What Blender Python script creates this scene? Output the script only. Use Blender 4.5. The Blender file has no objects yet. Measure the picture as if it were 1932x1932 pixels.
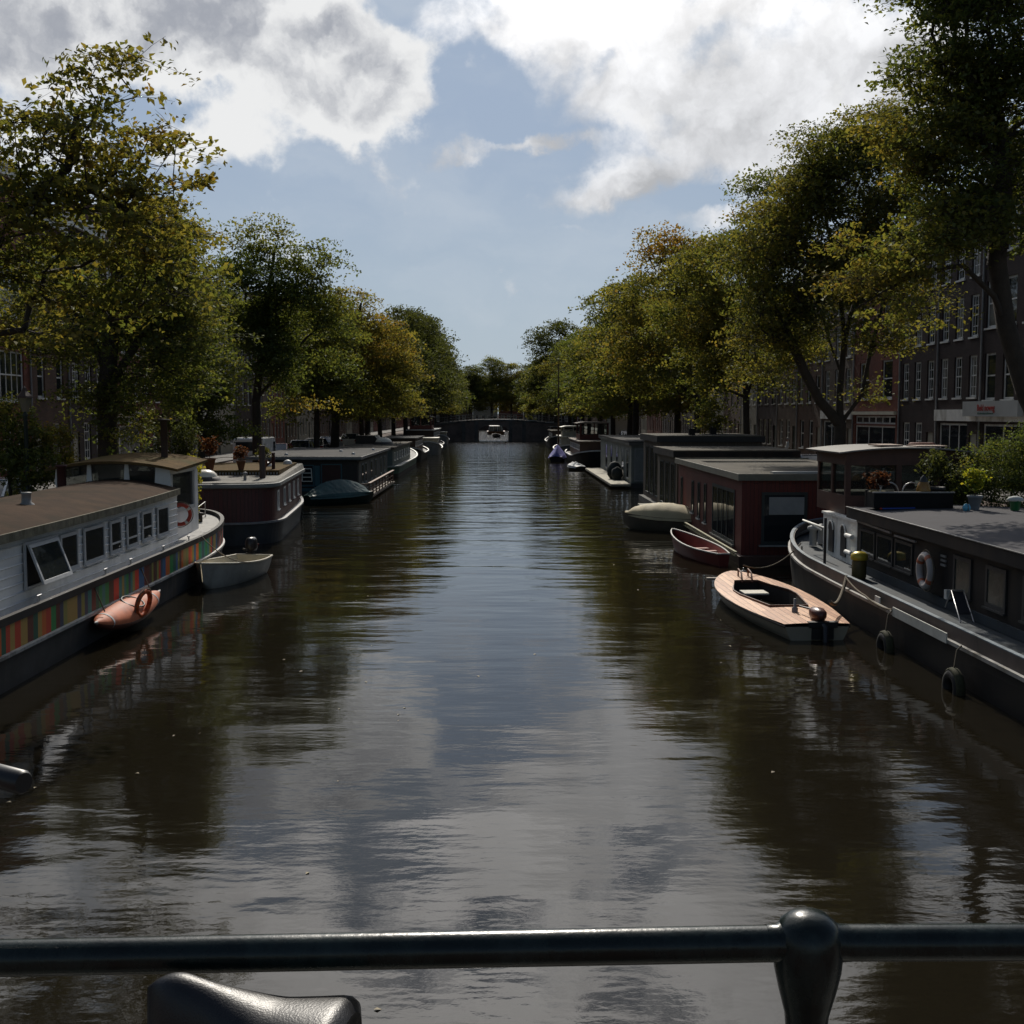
import bpy, bmesh, math, random
import numpy as np
from mathutils import Vector, Matrix
C = bpy.context.scene.collection
sc = bpy.context.scene
R = math.radians
PI = math.pi

# ---------------------------------------------------------------- camera
cam_d = bpy.data.cameras.new('camera')
cam = bpy.data.objects.new('camera', cam_d)
C.objects.link(cam)
cam.location = (0, 0, 4.7)
cam.rotation_euler = (R(90 - 4.83), 0, R(-0.68))
cam_d.sensor_width = 36
cam_d.lens = 41.0
cam_d.clip_start = 0.05
cam_d.clip_end = 8000
sc.camera = cam

# ---------------------------------------------------------------- world: sky with clouds, sun
SUN_EL, SUN_AZ = 38.0, -1.2          # azimuth measured from +Y towards +X
sc.view_settings.view_transform = 'Standard'
sc.view_settings.look = 'None'
sc.view_settings.exposure = 0.13
sc.view_settings.gamma = 1.0
world = bpy.data.worlds.new('World')
sc.world = world
world.use_nodes = True
wn, wl = world.node_tree.nodes, world.node_tree.links
wn.clear()

def wnode(t, **kw):
    n = wn.new(t)
    for k, v in kw.items():
        setattr(n, k, v)
    return n

def wmath(op, a, b=None, c=None, clamp=False):
    n = wnode('ShaderNodeMath', operation=op)
    n.use_clamp = clamp
    for i, v in enumerate((a, b, c)):
        if v is None:
            continue
        if isinstance(v, (int, float)):
            n.inputs[i].default_value = v
        else:
            wl.new(v, n.inputs[i])
    return n.outputs[0]

def wmap(v, a, b, c=0.0, d=1.0, smooth=True):
    n = wnode('ShaderNodeMapRange')
    n.interpolation_type = 'SMOOTHSTEP' if smooth else 'LINEAR'
    wl.new(v, n.inputs[0])
    for i, x in enumerate((a, b, c, d)):
        n.inputs[i + 1].default_value = x
    return n.outputs[0]

def wmix(f, a, b):
    n = wnode('ShaderNodeMix', data_type='RGBA')
    if isinstance(f, (int, float)):
        n.inputs[0].default_value = f
    else:
        wl.new(f, n.inputs[0])
    for i, v in ((6, a), (7, b)):
        if isinstance(v, tuple):
            n.inputs[i].default_value = (*v, 1)
        else:
            wl.new(v, n.inputs[i])
    return n.outputs[2]

sky = wnode('ShaderNodeTexSky', sky_type='NISHITA')
sky.sun_disc = False
sky.sun_elevation = R(SUN_EL)
sky.sun_rotation = R(SUN_AZ)
sky.air_density = 1.0
sky.dust_density = 1.2
sky.ozone_density = 1.5
tc = wnode('ShaderNodeTexCoord')
sep = wnode('ShaderNodeSeparateXYZ')
wl.new(tc.outputs['Generated'], sep.inputs[0])
az = wmath('ARCTAN2', sep.outputs[0], sep.outputs[1])
el = wmath('ARCSINE', sep.outputs[2])
comb = wnode('ShaderNodeCombineXYZ')
wl.new(az, comb.inputs[0]); wl.new(el, comb.inputs[1])
# warp the angular coordinates so that cloud edges are ragged
warp = wnode('ShaderNodeTexNoise'); warp.inputs['Scale'].default_value = 9; warp.inputs['Detail'].default_value = 6
warp.inputs['Roughness'].default_value = 0.6
wl.new(comb.outputs[0], warp.inputs['Vector'])
wsub = wnode('ShaderNodeVectorMath', operation='SUBTRACT'); wl.new(warp.outputs['Color'], wsub.inputs[0]); wsub.inputs[1].default_value = (.5, .5, .5)
wscl = wnode('ShaderNodeVectorMath', operation='SCALE'); wl.new(wsub.outputs[0], wscl.inputs[0]); wscl.inputs['Scale'].default_value = 0.10
wadd = wnode('ShaderNodeVectorMath', operation='ADD'); wl.new(comb.outputs[0], wadd.inputs[0]); wl.new(wscl.outputs[0], wadd.inputs[1])
P_ANG = wadd.outputs[0]

def blob(x, y, rx, ry, rot=0.0, w=1.0, soft=0.0, src=None):
    """soft ellipse in sky angles, given in steps of the photograph (1932 wide)"""
    a, e = (x - 940) / 2200.0, (780 - y) / 2200.0
    s = wnode('ShaderNodeVectorMath', operation='SUBTRACT'); wl.new(src or P_ANG, s.inputs[0]); s.inputs[1].default_value = (a, e, 0)
    m = wnode('ShaderNodeMapping'); m.vector_type = 'TEXTURE'
    wl.new(s.outputs[0], m.inputs[0])
    m.inputs['Rotation'].default_value = (0, 0, R(rot))
    m.inputs['Scale'].default_value = (rx / 2200.0, ry / 2200.0, 1)
    l = wnode('ShaderNodeVectorMath', operation='LENGTH'); wl.new(m.outputs[0], l.inputs[0])
    return wmap(l.outputs['Value'], 1.0, soft, 0.0, w)

def total(lst):
    o = lst[0]
    for v in lst[1:]:
        o = wmath('ADD', o, v)
    return o

cum = total([blob(560, 150, 330, 200, -8), blob(700, 170, 190, 150, -25), blob(330, 90, 300, 160, 0), blob(60, 140, 260, 170, 0),
             blob(430, 300, 200, 90, 0, .6), blob(90, 330, 330, 110, 0, .5)])
veil = total([blob(1650, 180, 240, 160, 0, .9), blob(1420, 60, 200, 90, 0, .6), blob(1180, 60, 260, 120, 0, .5), blob(1230, 170, 420, 250, -20, .95), blob(1500, 250, 350, 210, -10, .9), blob(1150, 360, 230, 60, 10, .8), blob(960, 300, 260, 26, 8, .7),
              blob(1000, 60, 240, 150, 30, .55), blob(1340, 420, 160, 50, 10, .5), blob(1060, 440, 90, 16, 0, .3), blob(880, 20, 240, 120, 30, .4)])
hole = total([blob(1130, 150, 60, 30, 40, .35), blob(1310, 110, 110, 45, 15, .45), blob(1260, 235, 110, 50, 0, .5), blob(1330, 380, 110, 30, 5, .6), blob(1160, 260, 90, 40, 0, .35),
              blob(930, 220, 90, 150, 25, .75)])
fbm = wnode('ShaderNodeTexNoise'); fbm.inputs['Scale'].default_value = 13; fbm.inputs['Detail'].default_value = 9; fbm.inputs['Roughness'].default_value = .6
fbm.inputs['Distortion'].default_value = .12
wl.new(comb.outputs[0], fbm.inputs['Vector'])
def fb(scale, det, rough, dx=0, dy=0):
    n = wnode('ShaderNodeTexNoise'); n.inputs['Scale'].default_value = scale; n.inputs['Detail'].default_value = det; n.inputs['Roughness'].default_value = rough
    a_ = wnode('ShaderNodeVectorMath', operation='ADD'); wl.new(P_ANG, a_.inputs[0]); a_.inputs[1].default_value = (dx, dy, 0); wl.new(a_.outputs[0], n.inputs['Vector'])
    return n.outputs['Fac']
# relief: density falls towards the sun (up) = lit billow, rises = shaded underside
relief = wmath('SUBTRACT', fb(11, 7, .52), fb(11, 7, .52, -.004, .022))
relief2 = wmath('SUBTRACT', fb(4.5, 3, .5), fb(4.5, 3, .5, -.01, .06))
relief = wmath('ADD', wmath('MULTIPLY', relief, 3.2), wmath('MULTIPLY', relief2, 3.0))
nz = wmap(fbm.outputs['Fac'], .3, .7, -.5, .5, smooth=False)
big = wnode('ShaderNodeTexNoise'); big.inputs['Scale'].default_value = 5.0; big.inputs['Detail'].default_value = 5
wl.new(comb.outputs[0], big.inputs['Vector'])
high = wmath('MULTIPLY', wmap(el, R(18.5), R(23)), wmap(big.outputs['Fac'], .40, .57, .35, 1.3))
high = wmath('MULTIPLY', high, wmath('MULTIPLY', wmap(wmath('ABSOLUTE', az), 1.2, .55), wmap(el, R(70), R(48))))
c_cum = wmap(wmath('ADD', cum, wmath('MULTIPLY', nz, .75)), .12, .52)
veil_in = wmath('SUBTRACT', wmath('ADD', veil, high), hole)
c_veil = wmap(wmath('ADD', veil_in, wmath('MULTIPLY', nz, .75)), .10, .80)
thick = wmap(wmath('SUBTRACT', wmath('ADD', wmath('MULTIPLY', wmap(cum, .2, 1.3), .62), wmath('MULTIPLY', nz, .35)), relief), .0, 1.05)
dark_tr = wmap(wmath('ADD', blob(1560, 30, 200, 90, -20, 1.0), wmath('MULTIPLY', nz, .4)), .2, .8)
# glow of thin cloud towards the sun
sdir = Vector((math.sin(R(SUN_AZ)) * math.cos(R(SUN_EL)), math.cos(R(SUN_AZ)) * math.cos(R(SUN_EL)), math.sin(R(SUN_EL))))
dot = wnode('ShaderNodeVectorMath', operation='DOT_PRODUCT'); wl.new(tc.outputs['Generated'], dot.inputs[0]); dot.inputs[1].default_value = sdir
glow = wmath('POWER', wmath('MAXIMUM', dot.outputs['Value'], 0.0), 20.0)
glow = wmath('MULTIPLY', glow, wmap(el, R(10), R(26)))
SKY_STRENGTH = 0.1
# colours below are radiance / SKY_STRENGTH
base = wnode('ShaderNodeVectorMath', operation='MULTIPLY'); wl.new(sky.outputs[0], base.inputs[0]); base.inputs[1].default_value = (.56, .54, .52)
# a thin grey-blue deck of high cloud veils the clear sky ahead
deck = wmix(wmap(el, R(0), R(15)), (3.75, 4.6, 5.35), (3.05, 3.9, 5.2))
dk = wnode('ShaderNodeTexNoise'); dk.inputs['Scale'].default_value = 3.2; dk.inputs['Detail'].default_value = 6; dk.inputs['Roughness'].default_value = .55
dm = wnode('ShaderNodeMapping'); dm.inputs['Scale'].default_value = (1, 2.6, 1); dm.inputs['Rotation'].default_value = (0, 0, R(-12)); wl.new(P_ANG, dm.inputs[0]); wl.new(dm.outputs[0], dk.inputs['Vector'])
deck = wmix(wmap(dk.outputs['Fac'], .42, .68, 0, .55), deck, (4.8, 5.4, 6.1))
AHEAD = wmath('MULTIPLY', wmap(wmath('ABSOLUTE', az), 1.25, .5), wmap(el, R(75), R(45)))
BASE_OUT = wmix(wmath('MULTIPLY', AHEAD, .93), base.outputs[0], deck)
cum_col = wmix(thick, (8.0, 8.0, 7.95), (3.3, 3.45, 3.85))
veil_var = wmap(wmath('ADD', wmath('ADD', fbm.outputs['Fac'], -.5), wmath('MULTIPLY', relief, .7)), -.35, .35, .62, 1.16, smooth=False)
vs = wnode('ShaderNodeVectorMath', operation='SCALE'); vs.inputs[0].default_value = (6.9, 6.95, 7.1); wl.new(veil_var, vs.inputs['Scale'])
gl = wnode('ShaderNodeVectorMath', operation='SCALE'); gl.inputs[0].default_value = (30, 29, 28); wl.new(glow, gl.inputs['Scale'])
va = wnode('ShaderNodeVectorMath', operation='ADD'); wl.new(vs.outputs[0], va.inputs[0]); wl.new(gl.outputs[0], va.inputs[1])
skyc = wmix(wmath('MULTIPLY', c_veil, .93), BASE_OUT, va.outputs[0])
skyc = wmix(dark_tr, skyc, (3.0, 3.3, 3.9))
skyc = wmix(wmath('MULTIPLY', c_cum, .93), skyc, cum_col)
# below the horizon
skyc = wmix(wmap(el, R(-.5), R(-3)), skyc, (.6, .6, .55))
bg = wnode('ShaderNodeBackground'); bg.inputs['Strength'].default_value = SKY_STRENGTH
wl.new(skyc, bg.inputs['Color'])
wo = wnode('ShaderNodeOutputWorld'); wl.new(bg.outputs[0], wo.inputs[0])
world.cycles.sampling_method = 'MANUAL'
world.cycles.sample_map_resolution = 512

sun_d = bpy.data.lights.new('sun', 'SUN')
sun_d.energy = 3.0
sun_d.angle = R(0.5)
sun_d.color = (1.0, 0.93, 0.82)
sun = bpy.data.objects.new('sun', sun_d)
C.objects.link(sun)
sun.rotation_euler = (-sdir).to_track_quat('-Z', 'Y').to_euler()
sun.location = (0, 0, 60)
sc.cycles.max_bounces = 10
sc.cycles.diffuse_bounces = 4
sc.cycles.glossy_bounces = 4
sc.cycles.transparent_max_bounces = 10
sc.cycles.transmission_bounces = 8
sc.cycles.caustics_reflective = False
sc.cycles.caustics_refractive = False
sc.cycles.use_adaptive_sampling = True
sc.cycles.use_denoising = True

# ---------------------------------------------------------------- materials
def nodes_of(m):
    m.use_nodes = True
    return m.node_tree.nodes, m.node_tree.links

_mc = {}
def M(name, col, rough=.6, var=.22, scale=2.5, bump=0.0, metal=0.0, spec=.4, coat=0.0, stain=None, coord='Object'):
    """painted / stone / metal surface with uneven tone, optional stain colour and bump"""
    if name in _mc:
        return _mc[name]
    m = bpy.data.materials.new(name); _mc[name] = m
    N, L = nodes_of(m)
    b = N['Principled BSDF']
    b.inputs['Roughness'].default_value = rough
    b.inputs['Metallic'].default_value = metal
    b.inputs['Specular IOR Level'].default_value = spec
    b.inputs['Coat Weight'].default_value = coat
    t = N.new('ShaderNodeTexCoord')
    n = N.new('ShaderNodeTexNoise'); n.inputs['Scale'].default_value = scale; n.inputs['Detail'].default_value = 7; n.inputs['Roughness'].default_value = .62
    L.new(t.outputs[coord], n.inputs['Vector'])
    r = N.new('ShaderNodeMapRange'); r.inputs[1].default_value = .3; r.inputs[2].default_value = .7
    L.new(n.outputs['Fac'], r.inputs[0])
    mx = N.new('ShaderNodeMix'); mx.data_type = 'RGBA'
    lo = tuple(c * (1 - var) for c in col); hi = tuple(min(1, c * (1 + var)) for c in col)
    mx.inputs[6].default_value = (*lo, 1); mx.inputs[7].default_value = (*hi, 1)
    L.new(r.outputs[0], mx.inputs[0])
    out = mx.outputs[2]
    if stain:
        n2 = N.new('ShaderNodeTexNoise'); n2.inputs['Scale'].default_value = scale * .45; n2.inputs['Detail'].default_value = 9; n2.inputs['Roughness'].default_value = .7
        mp_ = N.new('ShaderNodeMapping'); mp_.inputs['Scale'].default_value = (1, 1, .32); L.new(t.outputs[coord], mp_.inputs[0]); L.new(mp_.outputs[0], n2.inputs['Vector'])
        r2 = N.new('ShaderNodeMapRange'); r2.inputs[1].default_value = .5; r2.inputs[2].default_value = .66
        L.new(n2.outputs['Fac'], r2.inputs[0])
        m2 = N.new('ShaderNodeMix'); m2.data_type = 'RGBA'
        L.new(r2.outputs[0], m2.inputs[0]); L.new(out, m2.inputs[6]); m2.inputs[7].default_value = (*stain, 1)
        out = m2.outputs[2]
    L.new(out, b.inputs['Base Color'])
    rr = N.new('ShaderNodeMapRange'); rr.inputs[3].default_value = max(0, rough - .1); rr.inputs[4].default_value = min(1, rough + .12)
    L.new(n.outputs['Fac'], rr.inputs[0]); L.new(rr.outputs[0], b.inputs['Roughness'])
    if bump:
        bp = N.new('ShaderNodeBump'); bp.inputs['Distance'].default_value = bump
        n3 = N.new('ShaderNodeTexNoise'); n3.inputs['Scale'].default_value = scale * 6; n3.inputs['Detail'].default_value = 4
        L.new(t.outputs[coord], n3.inputs['Vector'])
        L.new(n3.outputs['Fac'], bp.inputs['Height']); L.new(bp.outputs[0], b.inputs['Normal'])
    return m

def brick_mat(name, c1, c2, mortar, axis='YZ', bw=.22, bh=.065, rough=.85):
    if name in _mc:
        return _mc[name]
    m = bpy.data.materials.new(name); _mc[name] = m
    N, L = nodes_of(m); b = N['Principled BSDF']; b.inputs['Roughness'].default_value = rough
    b.inputs['Specular IOR Level'].default_value = .25
    t = N.new('ShaderNodeTexCoord'); s = N.new('ShaderNodeSeparateXYZ'); L.new(t.outputs['Object'], s.inputs[0])
    cb = N.new('ShaderNodeCombineXYZ')
    if axis == 'YZ':
        ad = N.new('ShaderNodeMath'); ad.operation = 'ADD'
        L.new(s.outputs[0], ad.inputs[0]); L.new(s.outputs[1], ad.inputs[1])
        L.new(ad.outputs[0], cb.inputs[0]); L.new(s.outputs[2], cb.inputs[1])
    else:
        L.new(s.outputs[0], cb.inputs[0]); L.new(s.outputs[1], cb.inputs[1])
    br = N.new('ShaderNodeTexBrick'); br.inputs['Scale'].default_value = 1
    br.inputs['Brick Width'].default_value = bw; br.inputs['Row Height'].default_value = bh
    br.inputs['Mortar Size'].default_value = .006; br.inputs['Bias'].default_value = -.1
    br.inputs['Color1'].default_value = (*c1, 1); br.inputs['Color2'].default_value = (*c2, 1); br.inputs['Mortar'].default_value = (*mortar, 1)
    L.new(cb.outputs[0], br.inputs['Vector'])
    n = N.new('ShaderNodeTexNoise'); n.inputs['Scale'].default_value = .7; n.inputs['Detail'].default_value = 8; n.inputs['Roughness'].default_value = .65
    L.new(t.outputs['Object'], n.inputs['Vector'])
    r = N.new('ShaderNodeMapRange'); r.inputs[1].default_value = .3; r.inputs[2].default_value = .7; r.inputs[3].default_value = .6; r.inputs[4].default_value = 1.25
    L.new(n.outputs['Fac'], r.inputs[0])
    v = N.new('ShaderNodeVectorMath'); v.operation = 'SCALE'
    L.new(br.outputs['Color'], v.inputs[0]); L.new(r.outputs[0], v.inputs['Scale'])
    L.new(v.outputs[0], b.inputs['Base Color'])
    bp = N.new('ShaderNodeBump'); bp.inputs['Distance'].default_value = .006
    L.new(br.outputs['Fac'], bp.inputs['Height']); bp.invert = True; L.new(bp.outputs[0], b.inputs['Normal'])
    return m

def plank_mat(name, c1, c2, gap, width=.12, length=1.8, axis='Y', rough=.55, rowvar=True):
    """planks running along Y (rows stacked along X) or along Z"""
    if name in _mc:
        return _mc[name]
    m = bpy.data.materials.new(name); _mc[name] = m
    N, L = nodes_of(m); b = N['Principled BSDF']; b.inputs['Roughness'].default_value = rough
    t = N.new('ShaderNodeTexCoord'); s = N.new('ShaderNodeSeparateXYZ'); L.new(t.outputs['Object'], s.inputs[0])
    cb = N.new('ShaderNodeCombineXYZ')
    pair = {'Y': (1, 0), 'X': (0, 1), 'Z': (2, 1), 'H': (1, 2)}[axis]
    L.new(s.outputs[pair[0]], cb.inputs[0]); L.new(s.outputs[pair[1]], cb.inputs[1])
    if axis == 'Z':
        ad = N.new('ShaderNodeMath'); ad.operation = 'ADD'; L.new(s.outputs[0], ad.inputs[0]); L.new(s.outputs[1], ad.inputs[1]); L.new(ad.outputs[0], cb.inputs[1])
    br = N.new('ShaderNodeTexBrick'); br.inputs['Scale'].default_value = 1
    br.inputs['Brick Width'].default_value = length; br.inputs['Row Height'].default_value = width
    br.inputs['Mortar Size'].default_value = .007; br.offset = .37; br.offset_frequency = 3
    br.inputs['Color1'].default_value = (*c1, 1); br.inputs['Color2'].default_value = (*c2, 1); br.inputs['Mortar'].default_value = (*gap, 1)
    L.new(cb.outputs[0], br.inputs['Vector'])
    mp = N.new('ShaderNodeMapping'); mp.inputs['Scale'].default_value = (3, 40, 1); L.new(cb.outputs[0], mp.inputs[0])
    n = N.new('ShaderNodeTexNoise'); n.inputs['Scale'].default_value = 1; n.inputs['Detail'].default_value = 5
    L.new(mp.outputs[0], n.inputs['Vector'])
    r = N.new('ShaderNodeMapRange'); r.inputs[1].default_value = .3; r.inputs[2].default_value = .7; r.inputs[3].default_value = .75; r.inputs[4].default_value = 1.2
    L.new(n.outputs['Fac'], r.inputs[0])
    v = N.new('ShaderNodeVectorMath'); v.operation = 'SCALE'
    L.new(br.outputs['Color'], v.inputs[0]); L.new(r.outputs[0], v.inputs['Scale'])
    L.new(v.outputs[0], b.inputs['Base Color'])
    bp = N.new('ShaderNodeBump'); bp.inputs['Distance'].default_value = .008; bp.invert = True
    L.new(br.outputs['Fac'], bp.inputs['Height']); L.new(bp.outputs[0], b.inputs['Normal'])
    return m

def glass_mat(name, tint=(.02, .025, .03), clear=0.0):
    if name in _mc:
        return _mc[name]
    m = bpy.data.materials.new(name); _mc[name] = m
    N, L = nodes_of(m); b = N['Principled BSDF']
    b.inputs['Base Color'].default_value = (*tint, 1); b.inputs['Roughness'].default_value = .04; b.inputs['Specular IOR Level'].default_value = .6
    t = N.new('ShaderNodeTexCoord'); n = N.new('ShaderNodeTexNoise'); n.inputs['Scale'].default_value = 1.4; L.new(t.outputs['Object'], n.inputs['Vector'])
    bp = N.new('ShaderNodeBump'); bp.inputs['Distance'].default_value = .004; L.new(n.outputs['Fac'], bp.inputs['Height']); L.new(bp.outputs[0], b.inputs['Normal'])
    if clear:
        tr = N.new('ShaderNodeBsdfTransparent'); tr.inputs[0].default_value = (.86, .9, .88, 1)
        mx = N.new('ShaderNodeMixShader'); mx.inputs[0].default_value = clear
        L.new(b.outputs[0], mx.inputs[1]); L.new(tr.outputs[0], mx.inputs[2])
        L.new(mx.outputs[0], N['Material Output'].inputs[0])
    return m

def leaf_mat(name, stops, trans=.5):
    m = bpy.data.materials.new(name); _mc[name] = m
    N, L = nodes_of(m); N.remove(N['Principled BSDF'])
    a = N.new('ShaderNodeAttribute'); a.attribute_name = 'tint'
    cr = N.new('ShaderNodeValToRGB'); e = cr.color_ramp.elements
    while len(e) < len(stops):
        e.new(.5)
    for i, (p, c) in enumerate(stops):
        e[i].position = p; e[i].color = (*c, 1)
    L.new(a.outputs['Fac'], cr.inputs[0])
    d = N.new('ShaderNodeBsdfDiffuse'); L.new(cr.outputs[0], d.inputs[0])
    tr = N.new('ShaderNodeBsdfTranslucent')
    g = N.new('ShaderNodeVectorMath'); g.operation = 'MULTIPLY'; L.new(cr.outputs[0], g.inputs[0]); g.inputs[1].default_value = (2.15, 1.95, 1.0)
    L.new(g.outputs[0], tr.inputs[0])
    m1 = N.new('ShaderNodeMixShader'); m1.inputs[0].default_value = trans
    L.new(d.outputs[0], m1.inputs[1]); L.new(tr.outputs[0], m1.inputs[2])
    gs = N.new('ShaderNodeBsdfGlossy'); gs.inputs['Roughness'].default_value = .5; gs.inputs[0].default_value = (.8, .85, .75, 1)
    m2 = N.new('ShaderNodeMixShader'); m2.inputs[0].default_value = .022
    L.new(m1.outputs[0], m2.inputs[1]); L.new(gs.outputs[0], m2.inputs[2])
    L.new(m2.outputs[0], N['Material Output'].inputs[0])
    return m

LEAF = leaf_mat('leaves_elm', [(0, (.052, .078, .024)), (.35, (.092, .110, .031)), (.62, (.135, .130, .036)), (.85, (.17, .14, .035)), (1, (.18, .11, .033))])
LEAF_DK = leaf_mat('leaves_dark', [(0, (.034, .048, .018)), (.5, (.056, .068, .024)), (1, (.08, .08, .02))], .42)
LEAF_BR = leaf_mat('leaves_bright', [(0, (.05, .09, .015)), (.5, (.10, .15, .02)), (1, (.28, .26, .03))])
LEAF_RED = leaf_mat('leaves_red', [(0, (.05, .018, .012)), (.5, (.075, .03, .018)), (1, (.05, .05, .02))])
BARK = M('bark', (.045, .036, .028), .9, .35, 3, .02)
GLASS = glass_mat('window_glass')
CURTAIN = M('curtained_pane', (.16, .155, .14), .25, .35, 1.2, spec=.5)
GLASS_B = glass_mat('boat_glass', (.03, .035, .035), .72)
WHITE = M('white_paint', (.74, .73, .69), .5, .12, 3, stain=(.42, .40, .35))
CREAM = M('cream_paint', (.55, .52, .42), .5, .12, 3)
DKMET = M('dark_metal', (.02, .02, .022), .45, .3, 6, spec=.5)
RUBBER = M('rubber', (.018, .018, .018), .7, .3, 8)
ROPE = M('rope', (.16, .13, .09), .9, .3, 20)
CHROME = M('galvanised_steel', (.45, .45, .45), .35, .15, 8, metal=.8)
GREYM = M('grey_metal', (.22, .22, .22), .5, .2, 6)

# ---------------------------------------------------------------- mesh helpers
class MB:
    def __init__(s):
        s.v = []; s.f = []; s.sm = []
    def add(s, vs, fs, smooth=False):
        o = len(s.v); s.v += [tuple(p) for p in vs]
        s.f += [tuple(i + o for i in f) for f in fs]; s.sm += [smooth] * len(fs)
        return s
    def box(s, x0, x1, y0, y1, z0, z1, rz=0, c=None):
        vs = [(x, y, z) for z in (z0, z1) for y in (y0, y1) for x in (x0, x1)]
        if rz:
            c = c or ((x0 + x1) / 2, (y0 + y1) / 2); ca, sa = math.cos(rz), math.sin(rz)
            vs = [(c[0] + (x - c[0]) * ca - (y - c[1]) * sa, c[1] + (x - c[0]) * sa + (y - c[1]) * ca, z) for x, y, z in vs]
        return s.add(vs, [(0, 2, 3, 1), (4, 5, 7, 6), (0, 1, 5, 4), (2, 6, 7, 3), (0, 4, 6, 2), (1, 3, 7, 5)])
    def bar(s, a, b, w, h=None):
        """rectangular bar between two points"""
        a, b = Vector(a), Vector(b); h = h or w
        d = (b - a).normalized(); u = Vector((0, 0, 1)) if abs(d.z) < .95 else Vector((0, 1, 0))
        r = d.cross(u).normalized(); u = r.cross(d)
        vs = []
        for p in (a, b):
            for i, j in ((-1, -1), (1, -1), (1, 1), (-1, 1)):
                vs.append(p + r * i * w / 2 + u * j * h / 2)
        return s.add(vs, [(0, 1, 2, 3), (7, 6, 5, 4), (0, 4, 5, 1), (1, 5, 6, 2), (2, 6, 7, 3), (3, 7, 4, 0)])
    def tube(s, pts, rad, n=8, caps=True, smooth=True):
        pts = [Vector(p) for p in pts]
        if isinstance(rad, (int, float)):
            rad = [rad] * len(pts)
        vs = []; fs = []
        up = None
        for i, p in enumerate(pts):
            d = (pts[min(i + 1, len(pts) - 1)] - pts[max(i - 1, 0)]).normalized()
            if up is None:
                up = Vector((0, 0, 1)) if abs(d.z) < .9 else Vector((1, 0, 0))
            r = d.cross(up).normalized(); up = r.cross(d).normalized()
            for k in range(n):
                a = 2 * PI * k / n
                vs.append(p + (r * math.cos(a) + up * math.sin(a)) * rad[i])
        for i in range(len(pts) - 1):
            for k in range(n):
                fs.append((i * n + k, i * n + (k + 1) % n, (i + 1) * n + (k + 1) % n, (i + 1) * n + k))
        s.add(vs, fs, smooth)
        if caps:
            m = (len(pts) - 1) * n
            s.add(vs[:n], [tuple(range(n))[::-1]]); s.add(vs[m:], [tuple(range(n))])
        return s
    def lathe(s, prof, c=(0, 0, 0), n=20, smooth=True, sx=1, sy=1):
        vs = []; fs = []
        for r, z in prof:
            for k in range(n):
                a = 2 * PI * k / n
                vs.append((c[0] + r * math.cos(a) * sx, c[1] + r * math.sin(a) * sy, c[2] + z))
        for i in range(len(prof) - 1):
            for k in range(n):
                fs.append((i * n + k, i * n + (k + 1) % n, (i + 1) * n + (k + 1) % n, (i + 1) * n + k))
        return s.add(vs, fs, smooth)
    def torus(s, c, Rr, r, axis='x', n=28, m=10, sy=1.0):
        vs = []; fs = []
        for i in range(n):
            a = 2 * PI * i / n
            for j in range(m):
                b = 2 * PI * j / m; q = Rr + r * math.cos(b)
                p = (r * math.sin(b) * sy, q * math.cos(a), q * math.sin(a))
                if axis == 'y': p = (p[1], p[0], p[2])
                if axis == 'z': p = (p[1], p[2], p[0])
                vs.append((c[0] + p[0], c[1] + p[1], c[2] + p[2]))
        for i in range(n):
            for j in range(m):
                fs.append((i * m + j, i * m + (j + 1) % m, ((i + 1) % n) * m + (j + 1) % m, ((i + 1) % n) * m + j))
        return s.add(vs, fs, True)
    def prism(s, poly, x0, x1, axis='x'):
        """polygon extruded: axis x -> poly is (y,z); axis y -> (x,z); axis z -> (x,y)"""
        def P(a, b, t):
            return {'x': (t, a, b), 'y': (a, t, b), 'z': (a, b, t)}[axis]
        n = len(poly)
        vs = [P(a, b, x0) for a, b in poly] + [P(a, b, x1) for a, b in poly]
        fs = [tuple(range(n))[::-1], tuple(range(n, 2 * n))] + [(i, (i + 1) % n, n + (i + 1) % n, n + i) for i in range(n)]
        return s.add(vs, fs)
    def grid(s, rows, smooth=True, closed=False):
        n = len(rows[0]); vs = [p for r in rows for p in r]; fs = []
        for i in range(len(rows) - 1):
            for k in range(n if closed else n - 1):
                fs.append((i * n + k, i * n + (k + 1) % n, (i + 1) * n + (k + 1) % n, (i + 1) * n + k))
        return s.add(vs, fs, smooth)
    def move(s, M4):
        s.v = [tuple(M4 @ Vector(p)) for p in s.v]; return s

def obj(name, mb, mat, parent=None, bevel=0):
    me = bpy.data.meshes.new(name)
    me.from_pydata(mb.v, [], mb.f)
    me.polygons.foreach_set('use_smooth', mb.sm)
    bm = bmesh.new(); bm.from_mesh(me); bmesh.ops.recalc_face_normals(bm, faces=bm.faces); bm.to_mesh(me); bm.free()
    me.materials.append(mat)
    o = bpy.data.objects.new(name, me); C.objects.link(o)
    if parent: o.parent = parent
    if bevel:
        b = o.modifiers.new('bevel', 'BEVEL'); b.width = bevel; b.segments = 2; b.limit_method = 'ANGLE'; b.angle_limit = R(40)
    return o

def tag(o, label, cat, group=None):
    o['label'] = label; o['category'] = cat
    if group: o['group'] = group
    return o

def thing(name, label, cat, loc=(0, 0, 0), rz=0, group=None):
    o = bpy.data.objects.new(name, None); C.objects.link(o)
    o.location = loc; o.rotation_euler = (0, 0, rz); o.empty_display_size = .2
    return tag(o, label, cat, group)

def struct(name, mb, mat):
    o = obj(name, mb, mat); o['kind'] = 'structure'; return o

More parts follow.
